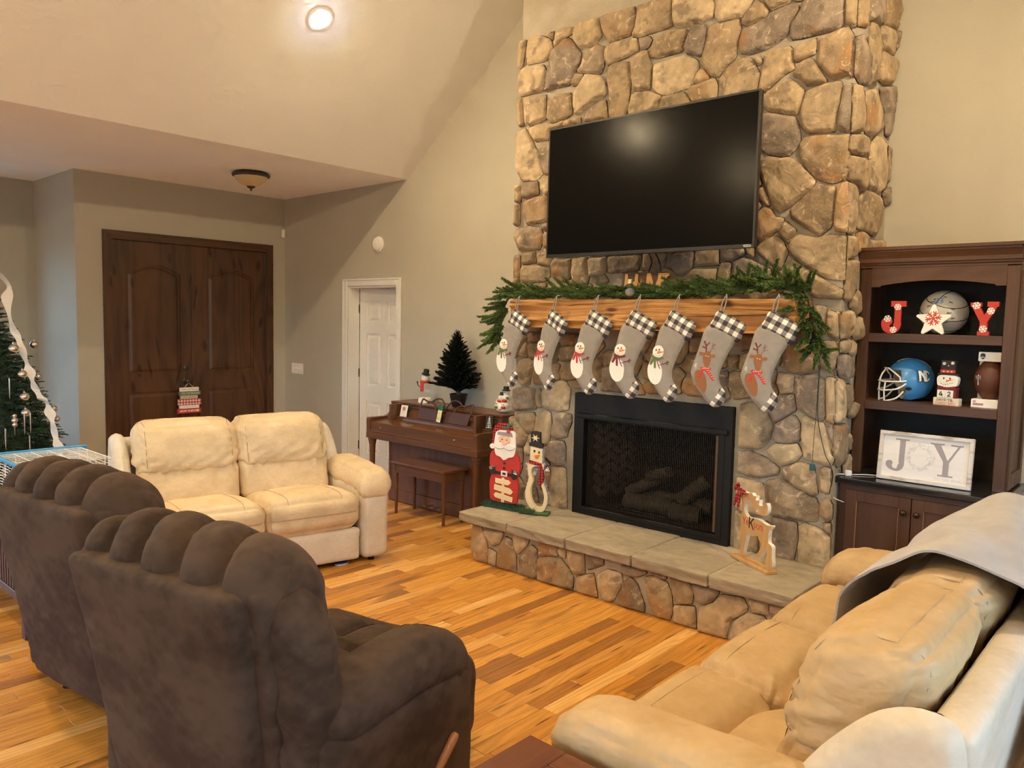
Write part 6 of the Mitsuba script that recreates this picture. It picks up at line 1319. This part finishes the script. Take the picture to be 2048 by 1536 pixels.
# ---------------------------------------------------------------- things on the bookcase
flat('shelf_red', .52, .045, .03); flat('star_white', .86, .85, .80)
def slab_letter(k, poly, flakes, M):
    put('letter', xf(extr(poly, .022), M), 'shelf_red', False, parent=k)
    for a, b, r in flakes: put('snowflake', xf(extr(flake(a, b, r, .0045).union(circ(a, b, .004)), .0015), M @ trimesh.transformations.translation_matrix((0, 0, .022))), 'star_white', False, parent=k)
J_ = unary_union([sbox(.048, .150, .124, .181), sbox(.068, .05, .100, .16), smoothpoly([(.100, .06), (.098, .03), (.080, .006), (.045, .0), (.012, .018), (.002, .055), (.010, .080), (.035, .088), (.055, .075), (.055, .055), (.045, .045), (.050, .034), (.063, .036), (.068, .06)], 5)])
k = thing('letter_j', 'red wooden letter J with white snowflakes on the top shelf', 'letter')
slab_letter(k, J_, [(.083, .148, .017), (.034, .082, .018), (.066, .020, .017)], stand((-1.398, 4.672, 1.6705), 4))
Yp = unary_union([sbox(.036, 0, .090, .022), sbox(.046, .0, .080, .075), Polygon([(.046, .07), (.080, .07), (.122, .152), (.088, .152), (.063, .105), (.040, .152), (.004, .152)]), sbox(-.002, .150, .048, .172), sbox(.076, .150, .128, .176)])
k = thing('letter_y', 'red wooden letter Y with white snowflakes on the top shelf', 'letter')
slab_letter(k, Yp, [(.026, .156, .018), (.094, .128, .017), (.063, .034, .018)], stand((-.952, 4.672, 1.6705), -4))
k = thing('star_ornament', 'white wooden star with a red snowflake leaning before the basketball', 'ornament')
sp_ = Polygon([(.0 + r * math.sin(t), .083 + r * math.cos(t)) for t, r in zip(np.arange(10) * math.pi / 5, [.104, .043] * 5)]).buffer(-.008).buffer(.008, 4)
sp_ = shapely.affinity.translate(sp_, 0, -sp_.bounds[1]) if hasattr(shapely, 'affinity') else sp_
MS2 = stand((-1.128, 4.655, 1.6705), 0, 4)
put('star', xf(extr(sp_, .018), MS2), 'star_white', False, parent=k)
put('snowflake', xf(extr(unary_union([flake(.0, .085, .038, .006), flake(.0, .085, .022, .006)]), .0015), MS2 @ trimesh.transformations.translation_matrix((0, 0, .018))), 'shelf_red', False, parent=k)
k = thing('basketball', 'signed pale grey basketball behind the white star on the top shelf', 'ball')
bc, br = np.array((-1.120, 4.825, 1.793)), .1215
mat('ball_skin', lambda p, n, uv: mix((.62, .59, .51), (.54, .51, .44), noise(p.x * 25, p.y * 25, p.z * 25)), .5, bump=lambda p, n, uv: noise(p.x * 380, p.y * 380, p.z * 380), bs=.0012)
mat('ball_tan', (.46, .36, .25), .5); mat('unc_blue', (.14, .30, .50), .5); mat('ink', (.03, .035, .07), .6)
put('cover', ball(bc, br, 4), 'ball_skin', True, parent=k)
Rb = trimesh.transformations.euler_matrix(.25, .35, -.3)[:3, :3]
def onball(P, lift=.0005): P = np.asarray(P, float); return bc + P / np.linalg.norm(P, axis=1, keepdims=True) * (br + lift)
g = np.linspace(0, 2 * math.pi, 60)
S_ = [np.c_[np.cos(g), np.sin(g), 0 * g], np.c_[0 * g, np.cos(g), np.sin(g)], np.c_[np.cos(g), .62 * np.sin(g), .62 * np.sin(g) * 0 + .55 + .12 * np.cos(2 * g)], np.c_[np.cos(g), .62 * np.sin(g), -.55 - .12 * np.cos(2 * g)]]
put('seam', cat([tube(onball(q @ Rb.T), .0022, 6, True) for q in S_]), 'black_paint', True, parent=k)
def wrap(m, c, r, d, up, lift):
    """Lays a drawing in (x, y) onto a ball around the direction d."""
    d = np.array(d, float) / np.linalg.norm(d); u = np.cross(up, d); u /= np.linalg.norm(u); w = np.cross(d, u); v = m.vertices
    q = d + (v[:, :1] / r) * u + (v[:, 1:2] / r) * w; q /= np.linalg.norm(q, axis=1, keepdims=True); o = m.copy(); o.vertices = c + q * (r + lift + v[:, 2:3]); return o
def dense(m, e=.006):
    v, f = trimesh.remesh.subdivide_to_size(m.vertices, m.faces, e, 12); return tm(v, f)
NCp = lambda s: unary_union([smoothpoly([(-.5 * s, -.35 * s), (-.6 * s, .1 * s), (-.3 * s, .42 * s), (.1 * s, .36 * s), (.3 * s, .5 * s), (.62 * s, .4 * s), (.5 * s, .15 * s), (.66 * s, -.1 * s), (.45 * s, -.42 * s), (.1 * s, -.3 * s), (-.15 * s, -.48 * s)], 4)])
dv = np.array((-.05, -.85, .50))
put('team_logo', wrap(dense(extr(NCp(.040), .0006)), bc, br, dv, (0, 0, 1), .0006), 'unc_blue', True, parent=k)
put('team_logo', cat([wrap(dense(extr(unary_union([line([(-.012, -.012), (-.012, .012), (.006, -.012), (.006, .012)], .003), line([(.02, .008), (.012, .012), (.008, .0), (.012, -.012), (.02, -.008)], .003)]), .0006)), bc, br, dv, (0, 0, 1), .0014)]), 'ball_skin', True, parent=k)
rsig = np.random.default_rng(8); sg = []
for a, b in ((.35, -.05), (.55, .15), (.6, -.35), (.2, -.55), (-.45, .55), (-.35, .75), (-.6, .30), (.15, .95), (.45, .55)):
    t = np.linspace(0, 1, 34); P = np.c_[a + .22 * t + .025 * np.sin(t * 40), np.full(34, -1.), b + .05 * np.sin(t * 31 + rsig.uniform(0, 6)) * (1 - .5 * t)]
    sg.append(tube(onball(P, .0003), .0009, 4))
put('signature', cat(sg), 'ink', True, parent=k)

# helmet
k = thing('football_helmet', 'sky blue football helmet with white face mask on the middle shelf', 'helmet')
hc = np.array((-1.268, 4.790, 1.412)); mat('helmet_blue', (.055, .27, .60), .22, .6, clearcoat=.6, clearcoat_gloss=.95); mat('helmet_pad', (.55, .52, .46), .8); mat('mask_white', (.86, .84, .78), .35); mat('helmet_grey', (.32, .32, .33), .4)
fw = np.array((-.86, -.51, 0)); fw /= np.linalg.norm(fw); sd = np.array((fw[1], -fw[0], 0)) * 1.0; sd = np.cross(fw, (0, 0, 1.))   # fw: where the helmet looks; sd: its right side
if sd[1] > 0: sd = -sd
MHm = frame(hc, fw, np.cross((0, 0, 1.), fw), (0, 0, 1))
s_ = trimesh.creation.icosphere(subdivisions=5, radius=1.0)
def helm(R):
    v = s_.vertices * R; v[:, 2] *= np.where(v[:, 2] > 0, 1, 1.12); v[:, 0] *= np.where(v[:, 0] < 0, 1.10, 1.02); v[:, 1] *= .86
    c = s_.vertices[s_.faces].mean(1); vv = v[s_.faces].mean(1) / .118
    face = (vv[:, 0] > .30) & (vv[:, 2] < .46) & (vv[:, 0] > .30 + .0 * vv[:, 2]); neck = vv[:, 2] < -.98 + .25 * np.clip(-vv[:, 0], 0, 1); ear = (vv[:, 0] > .55 - .55 * np.clip(-vv[:, 2] - .1, 0, 1)) & (vv[:, 2] < .46)
    f = s_.faces[~(neck | (face & ear) | (face & (vv[:, 0] > .52)))]; return tm(v, f)
outer_ = helm(.118); outer_.remove_unreferenced_vertices()
put('shell', xf(thick(outer_, -.004), MHm), 'helmet_blue', 60, parent=k)
inn_ = helm(.108); inn_.remove_unreferenced_vertices(); put('padding', xf(thick(inn_, -.010), MHm), 'helmet_pad', 60, parent=k)
def hpt(P): return trimesh.transform_points(np.array(P, float) * .118, MHm)
bars = [[(.35, .86, -.05), (.70, .80, -.10), (1.22, .45, -.12), (1.32, 0, -.12), (1.22, -.45, -.12), (.70, -.80, -.10), (.35, -.86, -.05)], [(.35, .86, -.18), (.75, .80, -.45), (1.24, .45, -.55), (1.34, 0, -.55), (1.24, -.45, -.55), (.75, -.80, -.45), (.35, -.86, -.18)],
  [(.45, .84, -.55), (.75, .74, -.90), (1.20, .42, -1.08), (1.30, 0, -1.10), (1.20, -.42, -1.08), (.75, -.74, -.90), (.45, -.84, -.55)], [(1.00, 0, .52), (1.18, .0, .30), (1.30, .0, .0), (1.33, 0, -.5), (1.31, 0, -1.10)] , [(1.18, .48, -.12), (1.22, .47, -.55), (1.18, .44, -1.08)], [(1.18, -.48, -.12), (1.22, -.47, -.55), (1.18, -.44, -1.08)], [(.62, .80, .10), (.98, .42, .46), (1.05, .2, .50), (1.02, .12, .42)], [(.62, -.80, .10), (.98, -.42, .46), (1.05, -.2, .50), (1.02, -.12, .42)], [(.62, .82, -.10), (.62, .81, .10)], [(.62, -.82, -.10), (.62, -.81, .10)]]
for q in bars: put('mask_bar', tube(spline(hpt(q), 6), .0048, 8), 'mask_white', True, parent=k)
st_ = []
for y, w, m_ in ((0, .022, 'mask_white'), (-.020, .006, 'ink'), (.020, .006, 'ink')):
    a = np.linspace(.60, -1.0, 26); P = np.c_[np.sin(a + .0) * 1.0 * np.where(np.sin(a) < 0, 1.10, 1.02), np.zeros(26), np.cos(a)] * .1192
    V = np.vstack([np.c_[P[:, 0], np.full(26, y - w / 2), P[:, 2]], np.c_[P[:, 0], np.full(26, y + w / 2), P[:, 2]]]); F_ = np.vstack([[[i, i + 1, 27 + i], [i, 27 + i, 26 + i]] for i in range(25)])
    put('crown_stripe', xf(thick(tm(V, F_), .0008), MHm), m_, 60, parent=k)
side = sd * .9 - fw * .40 + np.array((0, 0, .22)); sidev = np.array((0, 0, 1.))
Nl = unary_union([sbox(-.030, -.030, -.018, .030), sbox(.006, -.030, .018, .030), Polygon([(-.030, .030), (-.016, .030), (.018, -.030), (.004, -.030)])]); Cl = line([(.030, .014), (.022, .024), (.0, .026), (-.006, .0), (.0, -.026), (.022, -.024), (.030, -.014)], .011)
rr_ = .118
put('team_logo', wrap(dense(extr(unary_union([Nl, shapely.affinity.translate(Cl, .004, 0)]).buffer(.0035, 3), .0006)), hc, rr_ * .95, side, sidev, .0055), 'ink', True, parent=k)
put('team_logo', wrap(dense(extr(unary_union([Nl, shapely.affinity.translate(Cl, .004, 0)]), .0006)), hc, rr_ * .95, side, sidev, .0072), 'mask_white', True, parent=k)
put('ear_hole', wrap(extr(circ(0, 0, .016, .010), .0006), hc, rr_ * .93, sd + fw * .30 + np.array((0, 0, -.50)), sidev, .006), 'black_paint', True, parent=k)

# countdown snowman
k = thing('countdown_blocks', 'snowman countdown calendar with number blocks 42 on the middle shelf', 'calendar')
MC = stand((-1.110, 4.672, 1.2885), -8)
B_ = lambda n, a, b, c, d, z0, z1, m_, r=.002, p=None: put(n, xf(bev(a, b, c, d, z0, z1, r), MC), m_, False, parent=p or k)
B_('base', 0, .130, 0, .040, -.045, 0, mat('pale_wood', (.80, .70, .52), .6)); B_('frame', .016, .112, .0405, .092, -.045, -.030, 'dark_red'); B_('frame', .100, .114, .0405, .092, -.03, -.001, 'dark_red')
for a, ch_ in ((.018, '4'), (.0595, '2')):
    b_ = B_('number_block', a, a + .040, .0405, .0825, -.0295, .002, 'star_white'); put('numeral', xf(meshkit.text_mesh(ch_, .026, .001, True), MC @ trimesh.transformations.translation_matrix((a + .008, .049, .0021))), 'black_paint', False, parent=b_)
B_('frame_top', .016, .114, .083, .098, -.045, .001, 'dark_red')
put('lettering', xf(meshkit.text_mesh("DAYS 'TIL", .0125, .001, True), MC @ trimesh.transformations.translation_matrix((.018, .0225, 0))), 'black_paint', False, parent=k)
put('lettering', xf(meshkit.text_mesh('CHRISTMAS', .0125, .001), MC @ trimesh.transformations.translation_matrix((.010, .005, 0))), 'shelf_red', False, parent=k)
put('head', xf(extr(smoothpoly([(.026, .100), (.100, .100), (.118, .130), (.112, .158), (.064, .168), (.018, .158), (.012, .130)], 4), .03), MC @ trimesh.transformations.translation_matrix((0, 0, -.035))), 'star_white', False, parent=k)
put('hat', xf(extr(unary_union([sbox(.014, .164, .118, .172), sbox(.030, .170, .102, .243)]), .035), MC @ trimesh.transformations.translation_matrix((0, 0, -.038))), 'black_paint', False, parent=k)
put('hat_band', xf(bev(.028, .104, .176, .192, -.003, .0008, .001), MC), 'shelf_red', False, parent=k)
put('hat_dots', xf(extr(unary_union([circ(.046 + i * .02, .184, .0035) for i in range(3)] + [flake(.046, .226, .008, .002), flake(.088, .230, .008, .002), circ(.068, .214, .003)]), .0012), MC), 'star_white', False, parent=k)
put('face', xf(extr(unary_union([circ(.046, .146, .0045), circ(.078, .146, .0045)] + [circ(.034 + i * .011, .116 - .005 * math.sin(i), .0022) for i in range(6)]), .001), MC @ trimesh.transformations.translation_matrix((0, 0, -.0049))), 'black_paint', False, parent=k)
put('nose', xf(extr(Polygon([(.058, .126), (.060, .138), (.098, .142)]), .002), MC @ trimesh.transformations.translation_matrix((0, 0, -.0049))), 'carrot', False, parent=k)
put('scarf', xf(extr(smoothpoly([(.022, .106), (.064, .098), (.108, .106), (.104, .096), (.064, .088), (.026, .096)], 3), .034), MC @ trimesh.transformations.translation_matrix((0, 0, -.034))), 'dark_red', False, parent=k)
# football in its display box
k = thing('boxed_football', 'brown football in a white display box at the right of the middle shelf', 'football')
MF = stand((-.932, 4.690, 1.2885), -6)
mat('pigskin', (.105, .035, .018), .5, bump=lambda p, n, uv: noise(p.x * 420, p.y * 420, p.z * 420), bs=.0012)
for a in ((0, .128, 0, .045, -.10, .0), (.020, .128, .246, .296, -.10, -.004)): put('box', xf(bev(*a, .002), MF), 'star_white', False, parent=k)
fbm_ = lathe([(.002 + .074 * math.sin(math.pi * t) ** .8, -.128 + .256 * t) for t in np.linspace(0.02, .98, 26)], 28)
put('ball', xf(fbm_, MF @ frame((.068, .148, -.060), (1, 0, 0), (0, 0, -1), (0, 1, 0))), 'pigskin', True, parent=k)
put('box_back', xf(bev(0, .128, .045, .25, -.10, -.097, .001), MF), 'star_white', False, parent=k)
sh_ = smoothpoly([(.032, .285), (.042, .288), (.052, .285), (.053, .268), (.042, .256), (.031, .268)], 3)
put('shield_logo', xf(extr(sh_, .001), MF @ trimesh.transformations.translation_matrix((0, 0, -.0036))), 'ink', False, parent=k); put('shield_logo', xf(meshkit.text_mesh('NFL', .007, .001, True), MF @ trimesh.transformations.translation_matrix((.034, .264, -.0026))), 'star_white', False, parent=k)
put('box_print', xf(extr(unary_union([sbox(.010, .012, .06, .024), sbox(.010, .028, .024, .036)]), .0008), MF), 'pink_print', False, parent=k)
put('laces', xf(tube(np.array([(.030, .15 + i * .011 - .03, .004) for i in range(6)]), .002, 5), MF), 'star_white', True, parent=k); put('autograph', xf(tube(np.array([(.018 + .03 * t, .16 + .012 * math.sin(t * 30), .0105 + .010 * t) for t in np.linspace(0, 1, 30)]), .0009, 4), MF), 'helmet_grey', True, parent=k)
# JOY sign on the counter
k = thing('joy_sign', 'framed white sign reading JOY leaning on the black counter', 'sign')
W_J, H_J = .462, .268
MJ = stand((-1.338, 4.560, .8625), 0, 7)
mat('white_wash', lambda p, n, uv: mix((.66, .62, .58), (.42, .36, .32), smoothstep(.5, .72, fbm(p.x * 12, p.y * 12, p.z * 40, 3))), .7); mat('sign_white', lambda p, n, uv: mix((.80, .79, .77), (.72, .71, .70), fbm(p.x * 10, p.y * 10, p.z * 90, 3)), .65); mat('sign_grey', (.33, .31, .33), .7); mat('sign_pale', (.55, .54, .54), .7)
for a in ((0, W_J, 0, .020), (0, W_J, H_J - .020, H_J), (0, .020, .0201, H_J - .0201), (W_J - .020, W_J, .0201, H_J - .0201)): put('frame', xf(bev(*a, 0, .030, .002), MJ), 'white_wash', False, parent=k)
put('board', xf(bx(.018, W_J - .018, .018, H_J - .018, .002, .010), MJ), 'sign_white', False, parent=k)
Jb = unary_union([sbox(.080, .222, .150, .230), Polygon([(.103, .222), (.131, .222), (.131, .095), (.103, .095)]), smoothpoly([(.131, .100), (.126, .070), (.105, .052), (.075, .052), (.048, .066), (.038, .085), (.045, .102), (.062, .106), (.074, .096), (.070, .082), (.078, .066), (.096, .066), (.103, .09)], 5)])
Yb = unary_union([sbox(.255, .218, .322, .226), sbox(.352, .218, .412, .226), sbox(.300, .052, .372, .060), sbox(.322, .055, .350, .135), Polygon([(.268, .220), (.304, .220), (.346, .130), (.324, .128)]), Polygon([(.388, .220), (.400, .220), (.348, .125), (.338, .130)])])
put('lettering', xf(extr(Jb, .0012), MJ @ trimesh.transformations.translation_matrix((0, 0, .010))), 'sign_grey', False, parent=k); put('lettering', xf(extr(Yb, .0012), MJ @ trimesh.transformations.translation_matrix((0, 0, .010))), 'sign_grey', False, parent=k)
rw = np.random.default_rng(4); lv = []
for i in range(120):
    a = rw.uniform(0, 2 * math.pi); r = .058 + rw.normal(0, .007); c_x, c_y = .206 + r * math.cos(a), .140 + r * 1.05 * math.sin(a); b = a + rw.uniform(.6, 2.4); lv.append(line([(c_x, c_y), (c_x + .012 * math.cos(b), c_y + .012 * math.sin(b))], .0022))
put('wreath_print', xf(extr(unary_union(lv), .0008), MJ @ trimesh.transformations.translation_matrix((0, 0, .010))), 'sign_pale', False, parent=k)
put('lettering', xf(meshkit.text_mesh('TO THE WORLD', .0145, .001), MJ @ trimesh.transformations.translation_matrix((.285, .028, .010))), 'sign_pale', False, parent=k)
k = thing('charger', 'white plug and cable lying on the left end of the black counter', 'cable')
put('cable', tube(spline([(-1.34, 4.60, .866), (-1.40, 4.56, .868), (-1.47, 4.50, .867), (-1.53, 4.43, .868), (-1.548, 4.408, .85), (-1.545, 4.405, .78), (-1.52, 4.41, .74), (-1.485, 4.430, .722), (-1.475, 4.448, .715)], 8), .0028, 8), 'white_plastic', True, parent=k)
put('plug', xf(bev(-.018, .018, -.014, .014, -.016, .016, .005), rotz(35, (-1.470, 4.475, .8785))), 'white_plastic', False, parent=k)

# book-stack sign hanging on the entry door
k = thing('book_stack_sign', 'stack of painted book-shaped Christmas signs hanging from the entry door knob', 'sign')
rows = [(.205, .042, 'star_white', 'Merry Christmas', 'shelf_red'), (.235, .044, mat('sage', (.13, .19, .11), .7), "'TIS THE SEASON", 'sign_pale'), (.185, .038, mat('oat', (.52, .47, .33), .7), 'Peace on Earth', 'sign_grey'), (.250, .068, 'red_buffalo', None, None), (.215, .036, 'star_white', 'Joy to the World', 'sign_pale'), (.255, .052, 'red_paint', 'MERRY & BRIGHT', 'star_white')]
yc, zz, xo = 3.825, .905, XL + .022
Mb = lambda y, z: frame((xo + .030, y, z), (0, 1, 0), (0, 0, 1), (1, 0, 0))
for i, (w, h, m_, t, tc) in enumerate(rows):
    o = [0, .004, -.004, .002, -.003, -.004][i]; b_ = bev(xo + .0005, xo + .030, yc + o - w / 2, yc + o + w / 2, zz - h, zz - .0008, .002)
    b = put('book', b_, m_, False, parent=k, uv=b_.vertices[:, 1:3] * (.5 if m_ == 'red_buffalo' else 1) + 5)
    if t:
        tx = meshkit.text_mesh(t, h * .40, .0008, t.isupper()); s = min(1., w * .86 / tx.bounds[1, 0]); tx.apply_scale((s, 1, 1)); put('lettering', xf(tx, Mb(yc + o - tx.bounds[1, 0] / 2, zz - h * .68)), tc, False, parent=b)
    zz -= h
put('gift_print', xf(extr(circ(.0, .0, .016, .014), .001), Mb(yc + .085, zz + .028)), 'pale_yellow', False, parent=k)
put('twine', tube(spline([(xo + .012, yc - .05, .905), (XL + .045, yc - .02, .945), (XL + .05, yc - .012, .962), (XL + .05, yc + .0, .945), (xo + .012, yc + .05, .905)], 6), .0022, 6), 'cream_paint', True, parent=k)

# floor bits
k = thing('blue_toy', 'small blue and white toy lying under the front edge of the cream loveseat', 'toy')
put('body', ball((-4.335, 3.085, .0125), 1, 2, (.035, .05, .012)), mat('toy_blue', (.03, .08, .35), .4), True, parent=k); put('rim', xf(lathe([(.05, 0), (.052, .004), (.046, .008)], 24), frame((-4.335, 3.085, .0005), (.72, 0, 0), (0, 1, 0), (0, 0, 1))), 'white_plastic', True, parent=k)

# Christmas tree in the alcove
TC = np.array((-7.44, 1.75, 0.)); ZA = 2.22
XT = thing('christmas_tree', 'tall green Christmas tree with silver ornaments at the left edge', 'tree')
BS = []
for q in range(3):
    ms = []
    for (o, a, L) in (((0, 0, 0), 0, .30), ((.08, 0, 0), .6, .17), ((.08, 0, 0), -.6, .17), ((.16, 0, 0), .5, .12), ((.16, 0, 0), -.5, .12)):
        for m_ in sprig(L, int(420 * L), .034, .0022, rg, .0): ms.append(xf(m_, rotz(math.degrees(a), o)))
    BS.append(mikit.ply(cat(ms), 'mat_needles_dark', False))
put('trunk', cyl(TC + (0, 0, .05), TC + (0, 0, ZA - .05), .035, .008), 'twig', parent=XT)
put('stand', lathe([(.26, .0005), (.27, .02), (.10, .06), (.06, .14), (.05, .15)], 24, TC), 'black_metal', 40, parent=XT)
for i in range(298):
    t = ((i + .5) / 298) ** .62; z = ZA - .08 - t * (ZA - .38); a = i * 2.39996; R = max(.06, .38 * (ZA - z)) * rg.uniform(.9, 1.05); L = min(.34, R) ; d = np.array((math.cos(a), math.sin(a), -.18 + .5 * (1 - t)))
    o = TC + np.array((math.cos(a), math.sin(a), 0)) * max(0, R - L) + (0, 0, z); puts('branch', BS[i % 3], XT, dirframe(o, d, rg.uniform(-.5, .5), L / .30))
core = lathe([(.34 * (ZA - z) * .55 + .005, z) for z in np.linspace(.5, ZA - .12, 14)], 18, TC)
tag(put('inner_needles', disp(core, lambda v, n: .05 * nz(v, 12)), 'needles_dark', False, parent=XT), kind='stuff')
mat('silver_ball', (.78, .76, .74), .16, metal=1.); mat('icicle', (.80, .80, .80), .2, metal=1.)
def orn(p, r, lab, kind=0):
    p = np.array(p); p = p + (p - TC) * np.array((1, 1, 0)) / np.linalg.norm((p - TC)[:2]) * .05
    k = thing('tree_ornament', lab, 'ornament', 'silver ornaments on the Christmas tree')
    put('ball', ball(p, r, 3), 'silver_ball', True, parent=k); put('cap', cyl(p + (0, 0, r * .95), p + (0, 0, r * 1.25), r * .22), 'icicle', parent=k); put('hook', tube(np.array([p + (0, 0, r * 1.2), p + (.006, 0, r * 1.5), p + (-.03, -.03, r * 1.7)]), .0012, 5), 'icicle', parent=k)
OL = ['large oval silver ornament, highest on the tree', 'silver ornament at the tip of a high branch right of the ribbon', 'silver ornament left of the ribbon below the topmost one', 'small silver ornament right of the ribbon, halfway down', 'silver ornament in the middle of the tree', 'silver ornament above the paired icicles', 'small silver ornament right of the ribbon near the cage', 'lowest silver ornament beside the right edge of the tree']
for (p, r), l in zip((([-7.132, 1.873, 1.388], .040), ([-7.357, 2.065, 1.41], .032), ([-7.06, 1.909, 1.186], .036), ([-7.119, 2.028, 1.158], .026), ([-6.983, 1.901, 1.012], .036), ([-6.929, 1.893, .89], .034), ([-7.057, 2.116, .894], .026), ([-7.024, 2.13, .81], .022)), OL): orn(p, r, l)
for p, l in (([-6.985, 1.797, 1.073], 'glass icicle hanging at the left edge of the tree'), ([-6.884, 1.865, .797], 'left one of two paired icicles on the tree'), ([-6.880, 1.905, .803], 'right one of two paired icicles on the tree'), ([-6.833, 1.721, .699], 'icicle low on the tree at the left edge'), ([-6.821, 1.88, .633], 'short icicle just above the wire cage')):
    p = np.array(p) + (.05, .02, 0); k = thing('icicle_ornament', l, 'ornament', 'silver icicles on the tree'); put('icicle', tube(np.array([p + (0, 0, .09), p, p - (0, 0, .07)]), [.006, .005, .0015], 8), 'icicle', True, parent=k); put('hook', tube(np.array([p + (0, 0, .09), p + (-.02, -.01, .11)]), .001, 5), 'icicle', parent=k)
p = np.array([-6.842, 1.82, .841]); k = thing('snowman_ornament', 'small silver snowman ornament left of the paired icicles on the tree', 'ornament')
put('body', cat([ball(p, .024, 2), ball(p + (0, 0, .036), .017, 2), ball(p - (0, 0, .034), .020, 2)]), 'silver_ball', True, parent=k); put('drop', tube(np.array([p - (0, 0, .05), p - (0, 0, .12)]), [.005, .001], 6), 'icicle', parent=k)
k = thing('ribbon', 'sheer silver ribbon winding down the Christmas tree', 'ribbon')
rp_ = spline([[-7.42, 1.80, 2.02], [-7.36, 1.89, 1.90], [-7.307, 1.868, 1.774], [-7.219, 1.881, 1.574], [-7.187, 1.915, 1.462], [-7.141, 1.938, 1.334], [-7.107, 1.958, 1.234], [-7.074, 1.971, 1.147], [-7.048, 1.984, 1.075], [-7.032, 2.02, .993], [-7.02, 2.056, .95], [-6.985, 2.068, .858], [-6.95, 2.077, .771], [-6.90, 2.079, .673], [-6.875, 2.094, .594], [-6.83, 2.105, .496]], 6)
rp_ = rp_ + (rp_ - TC) * np.array((1, 1, 0)) / np.linalg.norm((rp_ - TC)[:, :2], axis=1, keepdims=True) * .055
w = .026 * (1 + .35 * np.sin(np.arange(len(rp_)) * .7)); o = np.array((.62, .78, 0)); tw2 = .4 * np.sin(np.arange(len(rp_)) * .45)
V = np.vstack([rp_ - w[:, None] * (o + np.c_[tw2, -tw2, tw2 * .2]), rp_ + w[:, None] * (o + np.c_[tw2, -tw2, tw2 * .2])]); n_ = len(rp_); F_ = np.vstack([[[i, i + 1, n_ + i + 1], [i, n_ + i + 1, n_ + i]] for i in range(n_ - 1)])
put('band', thick(tm(V, F_), .0012), mat('ribbon_silver', (.66, .65, .64), .35), 60, parent=k)
